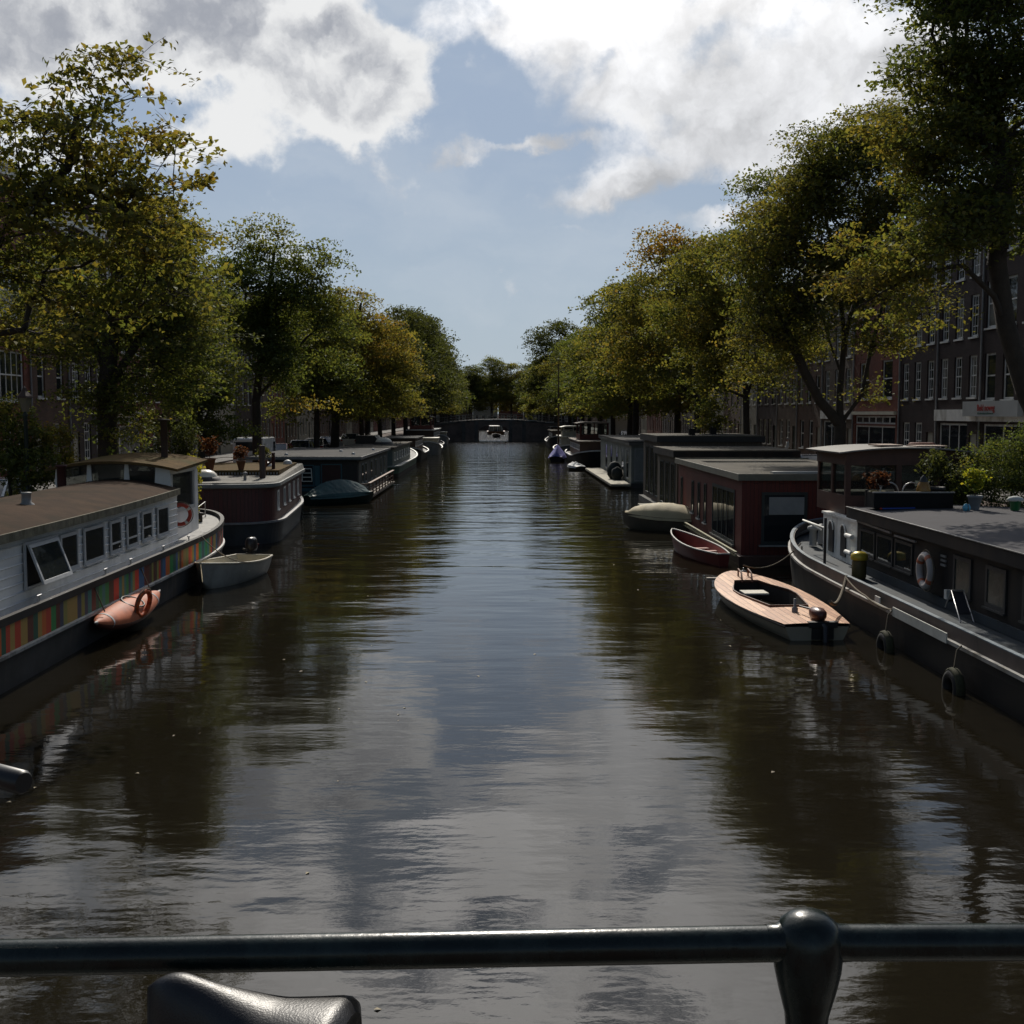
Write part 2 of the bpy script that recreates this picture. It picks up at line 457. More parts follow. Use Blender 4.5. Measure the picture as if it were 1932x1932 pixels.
def dup(root, loc, rz, label, group=None):
    r = root.copy(); C.objects.link(r); r.location = loc; r.rotation_euler = (0, 0, rz)
    r['label'] = label
    if group: r['group'] = group
    for ch in list(root.children):
        c = ch.copy(); C.objects.link(c); c.parent = r
        for g in ch.children:
            d = g.copy(); C.objects.link(d); d.parent = c
    return r

def W(u, v, d):
    """point at distance d along the canal seen at (u, v) of the 1932-wide photograph"""
    return Vector(((u - 940) / 2200.0 * d, d, 4.7 - (v - 780) / 2200.0 * d))

# ---------------------------------------------------------------- water, quays, streets
def water_mat():
    m = bpy.data.materials.new('canal_water'); N, L = nodes_of(m); b = N['Principled BSDF']
    b.inputs['Base Color'].default_value = (.013, .0108, .0068, 1); b.inputs['Roughness'].default_value = .035; b.inputs['IOR'].default_value = 1.333
    t = N.new('ShaderNodeTexCoord')
    s = N.new('ShaderNodeSeparateXYZ'); L.new(t.outputs['Object'], s.inputs[0])
    def nz(sx, sy, scale, det, rough=.5):
        mp = N.new('ShaderNodeMapping'); mp.inputs['Scale'].default_value = (sx, sy, 1); L.new(t.outputs['Object'], mp.inputs[0])
        n = N.new('ShaderNodeTexNoise'); n.inputs['Scale'].default_value = scale; n.inputs['Detail'].default_value = det; n.inputs['Roughness'].default_value = rough
        n.noise_dimensions = '3D'; L.new(mp.outputs[0], n.inputs['Vector']); return n.outputs['Fac']
    def mth(op, a, bb):
        n = N.new('ShaderNodeMath'); n.operation = op
        for i, v in enumerate((a, bb)):
            if isinstance(v, (int, float)): n.inputs[i].default_value = v
            else: L.new(v, n.inputs[i])
        return n.outputs[0]
    mid = N.new('ShaderNodeMapRange'); mid.interpolation_type = 'SMOOTHSTEP'; L.new(s.outputs[1], mid.inputs[0])
    for i, x in enumerate((20., 55., .45, 1.3)): mid.inputs[i + 1].default_value = x
    wake = N.new('ShaderNodeMapRange'); wake.interpolation_type = 'SMOOTHSTEP'; L.new(s.outputs[1], wake.inputs[0])
    for i, x in enumerate((90., 190., 0., 1.)): wake.inputs[i + 1].default_value = x
    a = mth('MULTIPLY', mth('MULTIPLY', nz(.4, 1.0, .7, 2.0, .4), .050), mid.outputs[0])
    a = mth('ADD', a, mth('MULTIPLY', nz(.6, 1.0, .45, 2.0, .5), .022))
    a2 = mth('MULTIPLY', mth('MULTIPLY', nz(.45, 1.3, 2.2, 2, .5), .012), mid.outputs[0])
    f = mth('MULTIPLY', nz(.8, 1.2, 9, 3), .0011)
    w = mth('MULTIPLY', mth('MULTIPLY', nz(.8, 1.2, 1.6, 4, .6), .10), wake.outputs[0])
    chop = N.new('ShaderNodeMapRange'); chop.interpolation_type = 'SMOOTHSTEP'; L.new(s.outputs[1], chop.inputs[0])
    for i, x in enumerate((196., 216., 0., 1.)): chop.inputs[i + 1].default_value = x
    w = mth('ADD', w, mth('MULTIPLY', mth('MULTIPLY', nz(.8, 1.0, 1.5, 5, .65), .45), chop.outputs[0]))
    h = mth('ADD', mth('ADD', a, a2), mth('ADD', f, w))
    bp = N.new('ShaderNodeBump'); bp.inputs['Strength'].default_value = 1; bp.inputs['Distance'].default_value = 1.0
    L.new(h, bp.inputs['Height']); L.new(bp.outputs[0], b.inputs['Normal'])
    return m

w_ = MB(); w_.add([(-13.6, -70, 0), (13.6, -70, 0), (13.6, 336, 0), (-13.6, 336, 0)], [(0, 1, 2, 3)])
struct('water', w_, water_mat())
struct('canal_bed', MB().box(-13.6, 13.6, -70, 336, -3.2, -3.0), M('mud', (.04, .03, .02), .9))
QZ = 1.2
QUAYB = brick_mat('quay_brick', (.10, .05, .035), (.06, .04, .03), (.09, .085, .075))
PAVE = brick_mat('street_clinker', (.14, .085, .065), (.10, .07, .06), (.06, .055, .05), axis='XY', bw=.2, bh=.1)
STONE = M('quay_stone', (.25, .24, .22), .8, .25, 2.5, .01, stain=(.12, .12, .09))
GRASSG = M('far_ground', (.08, .08, .06), .95, .3, .2)
for s_, nm in ((-1, 'quay_left'), (1, 'quay_right')):
    a, b = sorted((s_ * 13.5, s_ * 23.2)); struct(nm, MB().box(a, b, -60, 336, -3, QZ - .14), QUAYB)
    a, b = sorted((s_ * 13.5, s_ * 13.95)); struct('kerb_' + nm, MB().box(a - (.06 if s_ < 0 else -.0), b + (.06 if s_ > 0 else 0), -60, 336, QZ - .135, QZ + .05), STONE)
    a, b = sorted((s_ * 14.02, s_ * 19.6)); struct('street_' + nm, MB().box(a, b, -60, 336, QZ - .136, QZ), PAVE)
    a, b = sorted((s_ * 19.62, s_ * 23.19)); struct('pavement_' + nm, MB().box(a, b, -60, 336, QZ - .137, QZ + .1), brick_mat('pavement_tile', (.18, .17, .16), (.15, .145, .14), (.08, .08, .08), axis='XY', bw=.3, bh=.3))
    a, b = sorted((s_ * 23.2, s_ * 3000)); struct('ground_' + nm, MB().box(a, b, -600, 3000, -3, QZ - .02), GRASSG)
struct('quay_end', MB().box(-23.2, 23.2, 336.01, 3000, -3, QZ - .01), PAVE)
struct('ground_behind', MB().box(-23.2, 23.2, -600, -60.01, -3, QZ - .01), PAVE)
# ---------------------------------------------------------------- far bridge
STONE_DK = M('bridge_stone', (.16, .15, .14), .85, .3, 1.2, .01, stain=(.05, .05, .04))
BRICK_DK = brick_mat('bridge_brick', (.27, .20, .17), (.2, .16, .14), (.28, .26, .24), axis='YZ')
def bridge_far():
    t = thing('arched_bridge', 'low dark brick bridge with one open arch spanning the far end of the canal', 'bridge', (0, 199, 0))
    def top(x): return 2.35 + 1.25 * max(0, 1 - (x / 13.5) ** 2)
    X0, X1, n = -14.2, 14.2, 28
    aL, aR = -3.4, 1.8
    for nm, y0, y1 in (('front_wall', 0, .5), ('back_wall', 8.5, 9.0)):
        m = MB()
        # piers and arch as columns of quads, arch soffit elliptical
        xs = sorted(set([X0 + (X1 - X0) * i / n for i in range(n + 1)] + [aL + (aR - aL) * i / 16 for i in range(17)]))
        def bot(x):
            if x <= aL + 1e-6 or x >= aR - 1e-6: return -1.5
            q = (x - (aL + aR) / 2) / ((aR - aL) / 2)
            return 1.75 + .95 * math.sqrt(max(0, 1 - q * q))
        for a, b in zip(xs, xs[1:]):
            mid = (a + b) / 2; solid = not (aL < mid < aR)
            ba, bb = (-1.5, -1.5) if solid else (max(bot(a), 1.75), max(bot(b), 1.75))
            m.add([(a, y0, ba), (b, y0, bb), (b, y0, top(b)), (a, y0, top(a)), (a, y1, ba), (b, y1, bb), (b, y1, top(b)), (a, y1, top(a))],
                  [(0, 1, 2, 3), (7, 6, 5, 4), (0, 4, 5, 1), (3, 2, 6, 7)] + ([(0, 3, 7, 4), (1, 5, 6, 2)] if a == X0 or b == X1 or abs(a - aR) < 1e-6 or abs(b - aL) < 1e-6 else []))
        obj(nm, m, BRICK_DK, t)
    obj('pier', MB().box(-14.2, aL - .02, .52, 8.48, -1.5, 2.5), BRICK_DK, t)
    obj('pier', MB().box(aR + .02, 14.2, .52, 8.48, -1.5, 2.5), BRICK_DK, t)
    m = MB()
    rows = [[(x, y, top(x) + .02 + dz) for x in [X0 + (X1 - X0) * i / n for i in range(n + 1)]] for y, dz in ((-.12, -.2), (-.12, .1), (9.12, .1), (9.12, -.2), (-.12, -.2))]
    m.grid(rows, smooth=False); obj('deck', m, STONE_DK, t)
    for a in (-5.9, -3.72, 2.12, 4.4):
        m = MB().box(a - .3, a + .3, -.16, -.005, -1.5, top(a) - .2); obj('pilaster', m, STONE_DK, t)
    for y in (0.0, 9.0):
        m = MB()
        xs = [-13.6 + 27.2 * i / 24 for i in range(25)]
        for h, r in ((1.0, .045), (.62, .03), (.25, .03)):
            m.tube([(x, y, top(x) + h) for x in xs], r, 6)
        for x in xs[::2]:
            m.tube([(x, y, top(x) - .05), (x, y, top(x) + 1.06)], .05, 6)
        obj('railing', m, M('bridge_rail_grey', (.16, .17, .16), .5, .3, 2), t)
    for a in (-2.4, -.6, 1.2, 5, 8):
        obj('ledge', MB().box(a, a + 1.5, -.2, -.125, top(a) - .02, top(a) + .11), M('ledge_pale', (.6, .59, .56), .6), t)
bridge_far()

# the near bridge that carries the camera
DECK = thing('near_bridge', 'paved bridge deck behind the green iron railing under the viewer', 'bridge', (0, 0, 0))
obj('deck', MB().box(-16, 16, -7, 1.75, 2.4, 3.02), PAVE, DECK)
obj('kerb', MB().box(-16, 16, 1.1, 1.8, 2.2, 3.12), STONE, DECK)

# ---------------------------------------------------------------- houses
def house(side, y0, y1, H, wall, label, bays=3, floors=4, win=(1.1, 2.0), style='sash', roof='flat', shop=None, f0=5.5, fh=2.95, detail=1, frame=WHITE, depth=11, doorpos=0, wcol=None):
    cx = side * 23.3; yc = (y0 + y1) / 2
    root = thing('canal_house', label, 'house', (cx, yc, QZ), 0, 'brick houses along the quays')
    w = (y1 - y0) / 2 - .03; s = side
    ops = []
    bw = 2 * w / bays
    ww, wh = win
    for f in range(floors):
        z = f0 + f * fh - QZ
        hh = wh if f < 3 else wh * .85
        if z + hh > H - .5: continue
        for b in range(bays):
            c = -w + bw * (b + .5); ops.append(('w', c - ww / 2, c + ww / 2, z, z + hh))
    # ground floor
    if shop == 'transom':
        ops.append(('s', -w + .5, w - .5, .55, 2.75)); ops.append(('t', -w + .5, w - .5, 2.85, 3.35))
    elif shop == 'open':
        ops.append(('s', -w + 1.4, w - .4, .5, 3.0)); ops.append(('d', -w + .25, -w + 1.2, .12, 2.5))
    else:
        dp = -w + .35 if doorpos == 0 else w - 1.35
        ops.append(('d', dp, dp + 1.0, .12, 2.5))
        rest = (-w + 1.6, w - .3) if doorpos == 0 else (-w + .3, w - 1.6)
        nb = max(1, int((rest[1] - rest[0]) / 1.7))
        for b in range(nb):
            c = rest[0] + (rest[1] - rest[0]) * (b + .5) / nb
            ops.append(('w', c - .55, c + .55, .9, 3.0))
    ys = sorted(set([-w, w] + [round(v, 4) for o in ops for v in o[1:3]]))
    zs = sorted(set([0, H] + [round(v, 4) for o in ops for v in o[3:5]]))
    m = MB(); X = 0.0
    for a, b in zip(ys, ys[1:]):
        for c, d in zip(zs, zs[1:]):
            my, mz = (a + b) / 2, (c + d) / 2
            if any(o[1] < my < o[2] and o[3] < mz < o[4] for o in ops): continue
            m.add([(X, a, c), (X, b, c), (X, b, d), (X, a, d)], [(0, 1, 2, 3)])
    rv = .16 * s
    for o in ops:
        _, a, b, c, d = o
        m.add([(X, a, c), (X, b, c), (X, b, d), (X, a, d), (rv, a, c), (rv, b, c), (rv, b, d), (rv, a, d)], [(0, 4, 5, 1), (1, 5, 6, 2), (2, 6, 7, 3), (3, 7, 4, 0)])
    D = depth * s
    m.add([(X, -w, 0), (D, -w, 0), (D, -w, H), (X, -w, H), (X, w, 0), (D, w, 0), (D, w, H), (X, w, H)], [(0, 1, 2, 3), (4, 5, 6, 7), (1, 5, 6, 2), (3, 2, 6, 7)])
    obj('wall', m, wall, root)
    fw = .10
    for o in ops:
        k, a, b, c, d = o; xf0, xf1 = sorted((.09 * s, .15 * s))
        if k in 'wst':
            mf = MB()
            mf.box(xf0, xf1, a, a + fw, c, d).box(xf0, xf1, b - fw, b, c, d).box(xf0, xf1, a + fw, b - fw, d - fw, d).box(xf0, xf1, a + fw, b - fw, c, c + fw)
            q0, q1 = sorted((.10 * s, .14 * s)); t = .018
            if k == 'w':
                zm = c + (d - c) * .52
                mf.box(xf0 + .002, xf1 - .002, a + fw, b - fw, zm - .035, zm + .035)
                if detail and style == 'sash':
                    for i in (1, 2):
                        yy = a + (b - a) * i / 3; mf.box(q0, q1, yy - t, yy + t, c + fw, zm - .036).box(q0, q1, yy - t, yy + t, zm + .036, d - fw)
                    for i in (.25, .75):
                        zz = c + (d - c) * i; mf.box(q0 + .003, q1 - .003, a + fw, b - fw, zz - t, zz + t)
                elif detail and style == 'wide':
                    nn = max(2, int((b - a) / .55))
                    for i in range(1, nn):
                        yy = a + (b - a) * i / nn; mf.box(q0, q1, yy - .03, yy + .03, c + fw, d - fw)
            if k == 's':
                for i in (1, 2):
                    yy = a + (b - a) * i / 3; mf.box(q0, q1, yy - .04, yy + .04, c + fw, d - fw)
            if k == 't':
                for i in range(1, 6):
                    yy = a + (b - a) * i / 6; mf.box(q0, q1, yy - .1, yy + .1, c + fw, d - fw)
            fo = obj('window', mf, frame, root)
            g0, g1 = sorted((.118 * s, .124 * s))
            obj('pane', MB().box(g0, g1, a + fw * .5, b - fw * .5, c + fw * .5, d - fw * .5), CURTAIN if (int(a * 37 + c * 11 + y0 * 7) % 5) < 2 else GLASS, fo)
            if k != 't' and detail:
                e0, e1 = sorted((-.07 * s, .088 * s)); obj('sill', MB().box(e0, e1, a - .06, b + .06, c - .09, c - .003), STONE if frame is not WHITE else WHITE, fo)
            if detail and k == 'w':   # curtain or blind inside, dim
                pass
        else:
            x0, x1 = sorted((.10 * s, .15 * s))
            mf = MB().box(x0, x1, a, b, c, d)
            for z0, z1 in ((.15, .45), (.52, .92)):
                h = d - c; mf.box(*sorted((.082 * s, .099 * s)), a + .15, b - .15, c + h * z0, c + h * z1)
            do = obj('door', mf, M('door_green', (.02, .035, .03), .35) if int(y0) % 2 else M('door_cream', (.35, .33, .27), .4), root)
            obj('handle', MB().box(*sorted((.04 * s, .083 * s)), b - .16, b - .1, c + 1.0, c + 1.14), CHROME, do)
    # cornice / gable
    if roof == 'flat':
        mc = MB().box(*sorted((-.32 * s, .3 * s)), -w - .02, w + .02, H + .001, H + .28).box(*sorted((-.2 * s, -.002 * s)), -w, w, H - .35, H)
        obj('cornice', mc, frame if wcol is None else wcol, root)
        obj('roof', MB().prism([(-w, H + .28), (w, H + .28), (w, H + .5), (-w, H + .5)], *sorted((.35 * s, D))), M('roof_bitumen', (.04, .04, .042), .9), root)
    else:
        gh = w * 1.15
        obj('gable', MB().prism([(-w, H), (w, H), (w, H + .5), (w * .55, H + .55), (w * .5, H + gh * .6), (w * .2, H + gh), (-w * .2, H + gh), (-w * .5, H + gh * .6), (-w * .55, H + .55), (-w, H + .5)], *sorted((.0, .35 * s))), wall, root)
        obj('roof', MB().prism([(-w, H + .01), (w, H + .01), (0, H + gh * .9)], *sorted((.36 * s, D))), M('roof_tile', (.10, .045, .035), .8), root)
    rf = MB().box(*sorted((4 * s, 4.8 * s)), -w + .3, -w + 1.1, H, H + 1.9)
    obj('chimney', rf, wall, root)
    if shop == 'open':
        obj('fascia', MB().box(*sorted((-.14 * s, -.003 * s)), -w + .05, w - .05, 3.12, 3.7), WHITE, root)
    if shop == 'transom':
        obj('fascia', MB().box(*sorted((-.2 * s, -.003 * s)), -w + .3, w - .3, 3.42, 3.62), CREAM, root)
    if detail:
        obj('drainpipe', MB().tube([(-.06 * s, w - .1, .1), (-.06 * s, w - .1, H)], .05, 6), GREYM, root)
    return root

BW = [brick_mat('brick_dark', (.052, .032, .030), (.034, .024, .024), (.06, .055, .05)),
      brick_mat('brick_red', (.20, .055, .035), (.14, .040, .028), (.14, .11, .09)),
      brick_mat('brick_brown', (.12, .062, .042), (.085, .05, .036), (.10, .09, .075)),
      brick_mat('brick_sepia', (.16, .115, .085), (.12, .09, .07), (.12, .11, .1)),
      M('render_cream', (.30, .28, .23), .8, .15, 1)]
rows_R = [  # y0, y1, H, wall, kwargs, label
    (40.5, 48.2, 15, 2, dict(bays=3, style='wide', win=(1.3, 2.1)), 'tall brown brick house nearest on the right side beyond the leaning tree'),
    (48.2, 56.4, 15.5, 0, dict(bays=4, win=(1.25, 2.2), style='plain', f0=5.35, fh=3.4, shop='open'), 'near black brick house with tall plain windows behind the white shop sign'),
    (56.4, 62.0, 14.2, 0, dict(bays=3, win=(1.0, 2.05), shop='open'), 'dark brick house with white sash windows and a shopfront under a white fascia'),
    (62.0, 67.8, 14.2, 0, dict(bays=3, win=(1.0, 2.05)), 'dark brick house with nine-pane sash windows beside the red house'),
    (67.8, 76.6, 13.4, 1, dict(bays=2, win=(1.9, 2.3), style='plain', shop='transom', f0=5.6, fh=3.5), 'red brick house with blue shop window and six small transom lights'),
    (76.6, 84.0, 13.0, 3, dict(bays=3, style='sash', win=(1.1, 2.2), shop='open'), 'greyish brown house with cream entrance behind the forked tree'),
    (84.0, 91.0, 12.0, 2, dict(bays=3, style='plain', roof='gable'), 'brown gabled house with an arched doorway behind the right row of trees'),
    (91.0, 97.5, 13.6, 3, dict(bays=3), 'sepia brick house with tall narrow windows on the right quay'),
    (97.5, 105, 12.4, 0, dict(bays=3, frame=CREAM), 'black brick house with one pale square window frame on the right quay'),
    (105, 112, 14.0, 4, dict(bays=3), 'pale rendered house half hidden by right-hand trees'),
]
rows_L = [
    (34.0, 44.5, 14.5, 2, dict(bays=3, style='wide', win=(2.2, 2.2), f0=5.2), 'brown brick house on the left edge behind the ivy and lamp'),
    (44.5, 58.8, 15.0, 1, dict(bays=3, style='wide', win=(3.2, 2.4), f0=5.3, fh=4.0), 'red brick house with wide many-paned white windows at the left edge'),
    (58.8, 64.0, 13.5, 2, dict(bays=2, win=(1.0, 2.1), style='plain'), 'narrow dark brown house with hoist doors beside the wide-windowed house'),
    (64.0, 70.0, 14.0, 0, dict(bays=3), 'black brick house behind the ivy-clad tree on the left quay'),
    (70.0, 77.0, 13.0, 1, dict(bays=3, shop='transom'), 'dark red brick house with white window posts on the left quay'),
    (77.0, 83.5, 14.2, 1, dict(bays=3, roof='gable'), 'red gabled house behind the white van'),
    (83.5, 90.0, 12.8, 3, dict(bays=3), 'sepia brick house on the left quay behind the parked red car'),
    (90.0, 97.0, 13.8, 2, dict(bays=3, shop='open'), 'brown brick house with white fascia on the left quay'),
    (97.0, 104., 12.6, 4, dict(bays=3), 'pale rendered house on the left quay behind tree trunks'),
    (104., 111., 13.9, 0, dict(bays=3), 'black brick house on the left quay behind the flat black houseboat'),
]
for y0, y1, H, wi, kw, lb in rows_R: house(1, y0, y1, H, BW[wi], lb, **kw)
for y0, y1, H, wi, kw, lb in rows_L: house(-1, y0, y1, H, BW[wi], lb, **kw)
rnd = random.Random(5)
ords = ['eleventh', 'twelfth', 'thirteenth', 'fourteenth', 'fifteenth', 'sixteenth', 'seventeenth', 'eighteenth', 'nineteenth', 'twentieth', 'twenty-first', 'twenty-second', 'twenty-third', 'twenty-fourth', 'twenty-fifth', 'twenty-sixth', 'twenty-seventh', 'twenty-eighth', 'twenty-ninth', 'thirtieth', 'thirty-first', 'thirty-second', 'thirty-third', 'thirty-fourth']
cols = ['black brick', 'red brick', 'brown brick', 'sepia brick', 'pale rendered']
for side, st, wd in ((1, 112, 'right'), (-1, 111, 'left')):
    y = st
    for i in range(24):
        w = rnd.uniform(7.2, 9.6); wi = rnd.randrange(5)
        house(side, y, y + w, rnd.uniform(12, 14.5), BW[wi], '%s house, %s in the row on the %s quay' % (cols[wi], ords[i], wd), bays=3, detail=0, roof='gable' if i % 3 == 1 else 'flat')
        y += w

# white shop sign on the dark house
def sign_board():
    t = thing('shop_sign', 'long white shop sign with red lettering hanging over the right-hand shopfront', 'sign', (22.95, 54.2, 4.92))
    obj('board', MB().box(-.12, .12, -3.0, 3.1, -.36, .36), M('sign_white', (.42, .43, .42), .4, .08, 2), t)
    cu = bpy.data.curves.new('lettering', 'FONT'); cu.body = 'Beld noweg'; cu.size = .42; cu.extrude = .006; cu.align_x = 'CENTER'
    cu.offset = .006
    tmp = bpy.data.objects.new('lettering_source', cu); C.objects.link(tmp)
    me = bpy.data.meshes.new_from_object(tmp.evaluated_get(bpy.context.evaluated_depsgraph_get())); me.name = 'lettering'
    bpy.data.objects.remove(tmp)
    o = bpy.data.objects.new('lettering', me); C.objects.link(o); o.parent = t
    o.rotation_euler = (R(90), 0, R(-90)); o.location = (-.13, .35, -.09)
    me.materials.clear(); me.materials.append(M('sign_red', (.35, .02, .015), .5))
    m = MB()
    rr = random.Random(2); y = 1.3
    while y > -.5:
        w = rr.uniform(.05, .16); m.box(-.128, -.1205, y - w, y, -.26, -.2 + rr.uniform(0, .03)); y -= w + .04
    obj('green_line', m, M('sign_green', (.06, .14, .11), .5), t)
    for y in (-2.6, 2.7): obj('bracket', MB().box(.121, .34, y - .04, y + .04, -.1, .1), DKMET, t)
sign_board()

# end row beyond the far quay
for i, x in enumerate((-20, -12, -4, 4, 12, 20, -28, -36, 28, 36)):
    h = house(1, -3.9, 3.9, 12.5 + (i % 3), BW[(i * 2) % 5], '%s house closing the canal, %s' % (cols[(i * 2) % 5], ['leftmost of the far end row', 'second from left in the far end row', 'third from left in the far end row', 'fourth from left in the far end row', 'fifth from left in the far end row', 'sixth from left in the far end row', 'set back at the left end of the far row', 'outermost at the left end of the far row', 'set back at the right end of the far row', 'outermost at the right end of the far row'][i]), detail=0)
    h.rotation_euler = (0, 0, R(90)); h.location = (x, 366, QZ)
# ---------------------------------------------------------------- trees
def leaf_mesh(name, P, Nn, size, tint, rng, aspect=.62):
    """one folded rhombic leaf at every point P with normal Nn"""
    n = len(P)
    t = rng.normal(size=(n, 3)); t -= (t * Nn).sum(1)[:, None] * Nn; t[:, 2] -= .5
    t -= (t * Nn).sum(1)[:, None] * Nn
    t /= np.linalg.norm(t, axis=1)[:, None] + 1e-9
    b = np.cross(Nn, t)
    s = (size * rng.uniform(.65, 1.3, n))[:, None]
    V = np.empty((n, 4, 3))
    V[:, 0] = P - t * s * .5
    V[:, 1] = P + b * s * aspect * .5 + Nn * s * .1 - t * s * .08
    V[:, 2] = P + t * s * .5 - Nn * s * .08
    V[:, 3] = P - b * s * aspect * .5 + Nn * s * .1 - t * s * .08
    me = bpy.data.meshes.new(name)
    me.vertices.add(4 * n); me.vertices.foreach_set('co', V.astype(np.float32).ravel())
    me.loops.add(4 * n); me.loops.foreach_set('vertex_index', np.arange(4 * n, dtype=np.int32))
    me.polygons.add(n); me.polygons.foreach_set('loop_start', np.arange(0, 4 * n, 4, dtype=np.int32))
    a = me.attributes.new('tint', 'FLOAT', 'FACE'); a.data.foreach_set('value', np.clip(tint, 0, 1).astype(np.float32))
    me.update(); me.validate()
    return me

def mesh_obj(name, me, mat, parent=None):
    me.materials.clear(); me.materials.append(mat)
    o = bpy.data.objects.new(name, me); C.objects.link(o)
    if parent: o.parent = parent
    return o

def grow(trunks, lobes, ncl, lpc, leaf, tint_mu, tint_sd, seed, clr=.75, gap=.36, flat=.34, twig=.012, density_top=1.0, twiglets=False):
    """trunks: polylines of (x, y, z, r); lobes: (x, y, z, rx, ry, rz[, tint shift]). Returns a trunk MB and a leaf mesh."""
    rng = np.random.default_rng(seed)
    lobes = [tuple(l) + (0,) * (7 - len(l)) for l in lobes]
    vol = np.array([l[3] * l[4] * l[5] for l in lobes]) ** .8
    from mathutils import noise
    cs = []; tn = []
    cnt = (vol / vol.sum() * ncl).astype(int) + 1
    off = Vector((seed * 7.3, seed * 3.1, 0))
    for l, k in zip(lobes, cnt):
        got = 0; tries = 0
        while got < k and tries < k * 30:
            tries += 1
            d = rng.normal(size=3); d /= np.linalg.norm(d)
            r = rng.uniform(.25, 1) ** .55
            p = np.array(l[:3]) + d * r * np.array(l[3:6])
            if tries < k * 12 and noise.noise(Vector(p) * .42 + off) < gap - .5: continue
            cs.append(p); tn.append(l[6] + .28 * noise.noise(Vector(p) * .3 + off * 2)); got += 1
    cs = np.array(cs); tn = np.array(tn)
    nodes = []; par = []; cnt_d = []; rad0 = []
    for ti, tr in enumerate(trunks):
        for i, q in enumerate(tr):
            if ti > 0 and i == 0:
                dd = [(Vector(q[:3]) - Vector(n)).length for n in nodes]; base = int(np.argmin(dd))
                prev = base; continue
            if i == 0: prev = -1
            a = Vector(nodes[prev]) if prev >= 0 else None
            if a is not None:
                L = (Vector(q[:3]) - a).length; k = max(1, int(L / .7))
                r_a = rad0[prev]
                for j in range(1, k + 1):
                    f = j / k; nodes.append(tuple(a.lerp(Vector(q[:3]), f))); par.append(prev); rad0.append(r_a * (1 - f) + q[3] * f if not (ti > 0 and i == 1) else q[3]); prev = len(nodes) - 1
            else:
                nodes.append(tuple(q[:3])); par.append(-1); rad0.append(q[3]); prev = 0
    top0 = np.array(nodes[len(nodes) // 2])
    order = np.argsort(((cs - top0) ** 2).sum(1))
    NA = np.zeros((len(nodes) + len(cs) * 14, 3)); n0 = len(nodes); NA[:n0] = nodes; par = par[:]; nn = n0
    rad0 = rad0 + [0] * (len(NA) - n0)
    lowok = NA[:n0, 2] > (NA[:n0, 2].min() + 2.2)
    ok = np.ones(len(NA), bool); ok[:n0] = lowok
    ends = []
    for ci in order:
        c = cs[ci]
        dv = NA[:nn] - c; d = np.sqrt((dv ** 2).sum(1)) + np.maximum(0, dv[:, 2] + .3) * .8
        d[~ok[:nn]] += 50
        j = int(np.argmin(d)); a = NA[j].copy(); L = np.linalg.norm(c - a)
        k = int(min(12, max(1, round(L / .8))))
        side = rng.normal(size=3) * L * .07
        for i in range(1, k + 1):
            f = i / k
            p = a + (c - a) * f + side * math.sin(PI * f) + np.array([0, 0, 1]) * L * .10 * math.sin(PI * f)
            NA[nn] = p; par.append(j); j = nn; nn += 1
        ends.append(j)
    load = np.zeros(nn)
    for e in ends: load[e] += 1
    for i in range(nn - 1, 0, -1):
        if par[i] >= 0: load[par[i]] += load[i]
    rad = np.maximum(twig * np.sqrt(np.maximum(load, .6)) * .6, np.array(rad0[:nn]))
    mb = MB()
    vs = []; fs = []
    for i in range(1, nn):
        p = par[i]
        if p < 0: continue
        a = Vector(NA[p]); b = Vector(NA[i]); ra, rb = rad[p], rad[i]
        if ra > rb * 1.6: ra = rb * 1.35
        d = (b - a)
        if d.length < 1e-4: continue
        d.normalize(); up = Vector((0, 0, 1)) if abs(d.z) < .9 else Vector((1, 0, 0))
        r = d.cross(up).normalized(); u = r.cross(d)
        m = 9 if rb > .12 else (5 if rb > .03 else 3)
        o = len(vs)
        for q, rr in ((a - d * ra * .2, ra), (b + d * rb * .2, rb)):
            for k in range(m):
                an = 2 * PI * k / m + i * .3; vs.append(q + (r * math.cos(an) + u * math.sin(an)) * rr)
        for k in range(m): fs.append((o + k, o + (k + 1) % m, o + m + (k + 1) % m, o + m + k))
    mb.v = [tuple(v) for v in vs]; mb.f = fs; mb.sm = [True] * len(fs)
    # leaves: flattened sprays around every branch end
    n = len(cs); k = (lpc * rng.uniform(.5, 1.5, n)).astype(int)
    idx = np.repeat(np.arange(n), k)
    sc_ = clr * rng.uniform(.7, 1.35, n)
    g = rng.normal(size=(len(idx), 3)) * .52
    # each spray breaks into a few twiglets
    tw = np.clip(rng.normal(size=(n, 6, 3)), -1.5, 1.5) * np.array([.62, .62, .62 * flat]); wh = rng.integers(0, 6, len(idx)); g = np.clip(g, -.85, .85)
    if twiglets:
        for i in range(n):
            for j in range(6):
                a = Vector(cs[i]); b = Vector(cs[i] + tw[i, j] * sc_[i]); b.z -= .12 * ((b.x - a.x) ** 2 + (b.y - a.y) ** 2); b = b + (b - a) * .25
                mb.tube([a, a.lerp(b, .5) + Vector((0, 0, .03)), b], [twig * .55, twig * .4, twig * .2], 3, caps=False)
    P = cs[idx] + (tw[idx, wh] + g * np.array([.55, .55, .55 * flat])) * sc_[idx][:, None]
    P[:, 2] -= .12 * ((P[:, 0] - cs[idx, 0]) ** 2 + (P[:, 1] - cs[idx, 1]) ** 2)
    Nn = rng.normal(size=(len(idx), 3)) * .42 + (rng.normal(size=(n, 6, 3)) * .42)[idx, wh]; Nn[:, 2] += .8; Nn /= np.linalg.norm(Nn, axis=1)[:, None]
    T = tint_mu + tn[idx] + rng.normal(size=len(idx)) * tint_sd + rng.normal(size=n)[idx] * tint_sd * .7
    return mb, leaf_mesh('crown', P, Nn, leaf, T, rng)

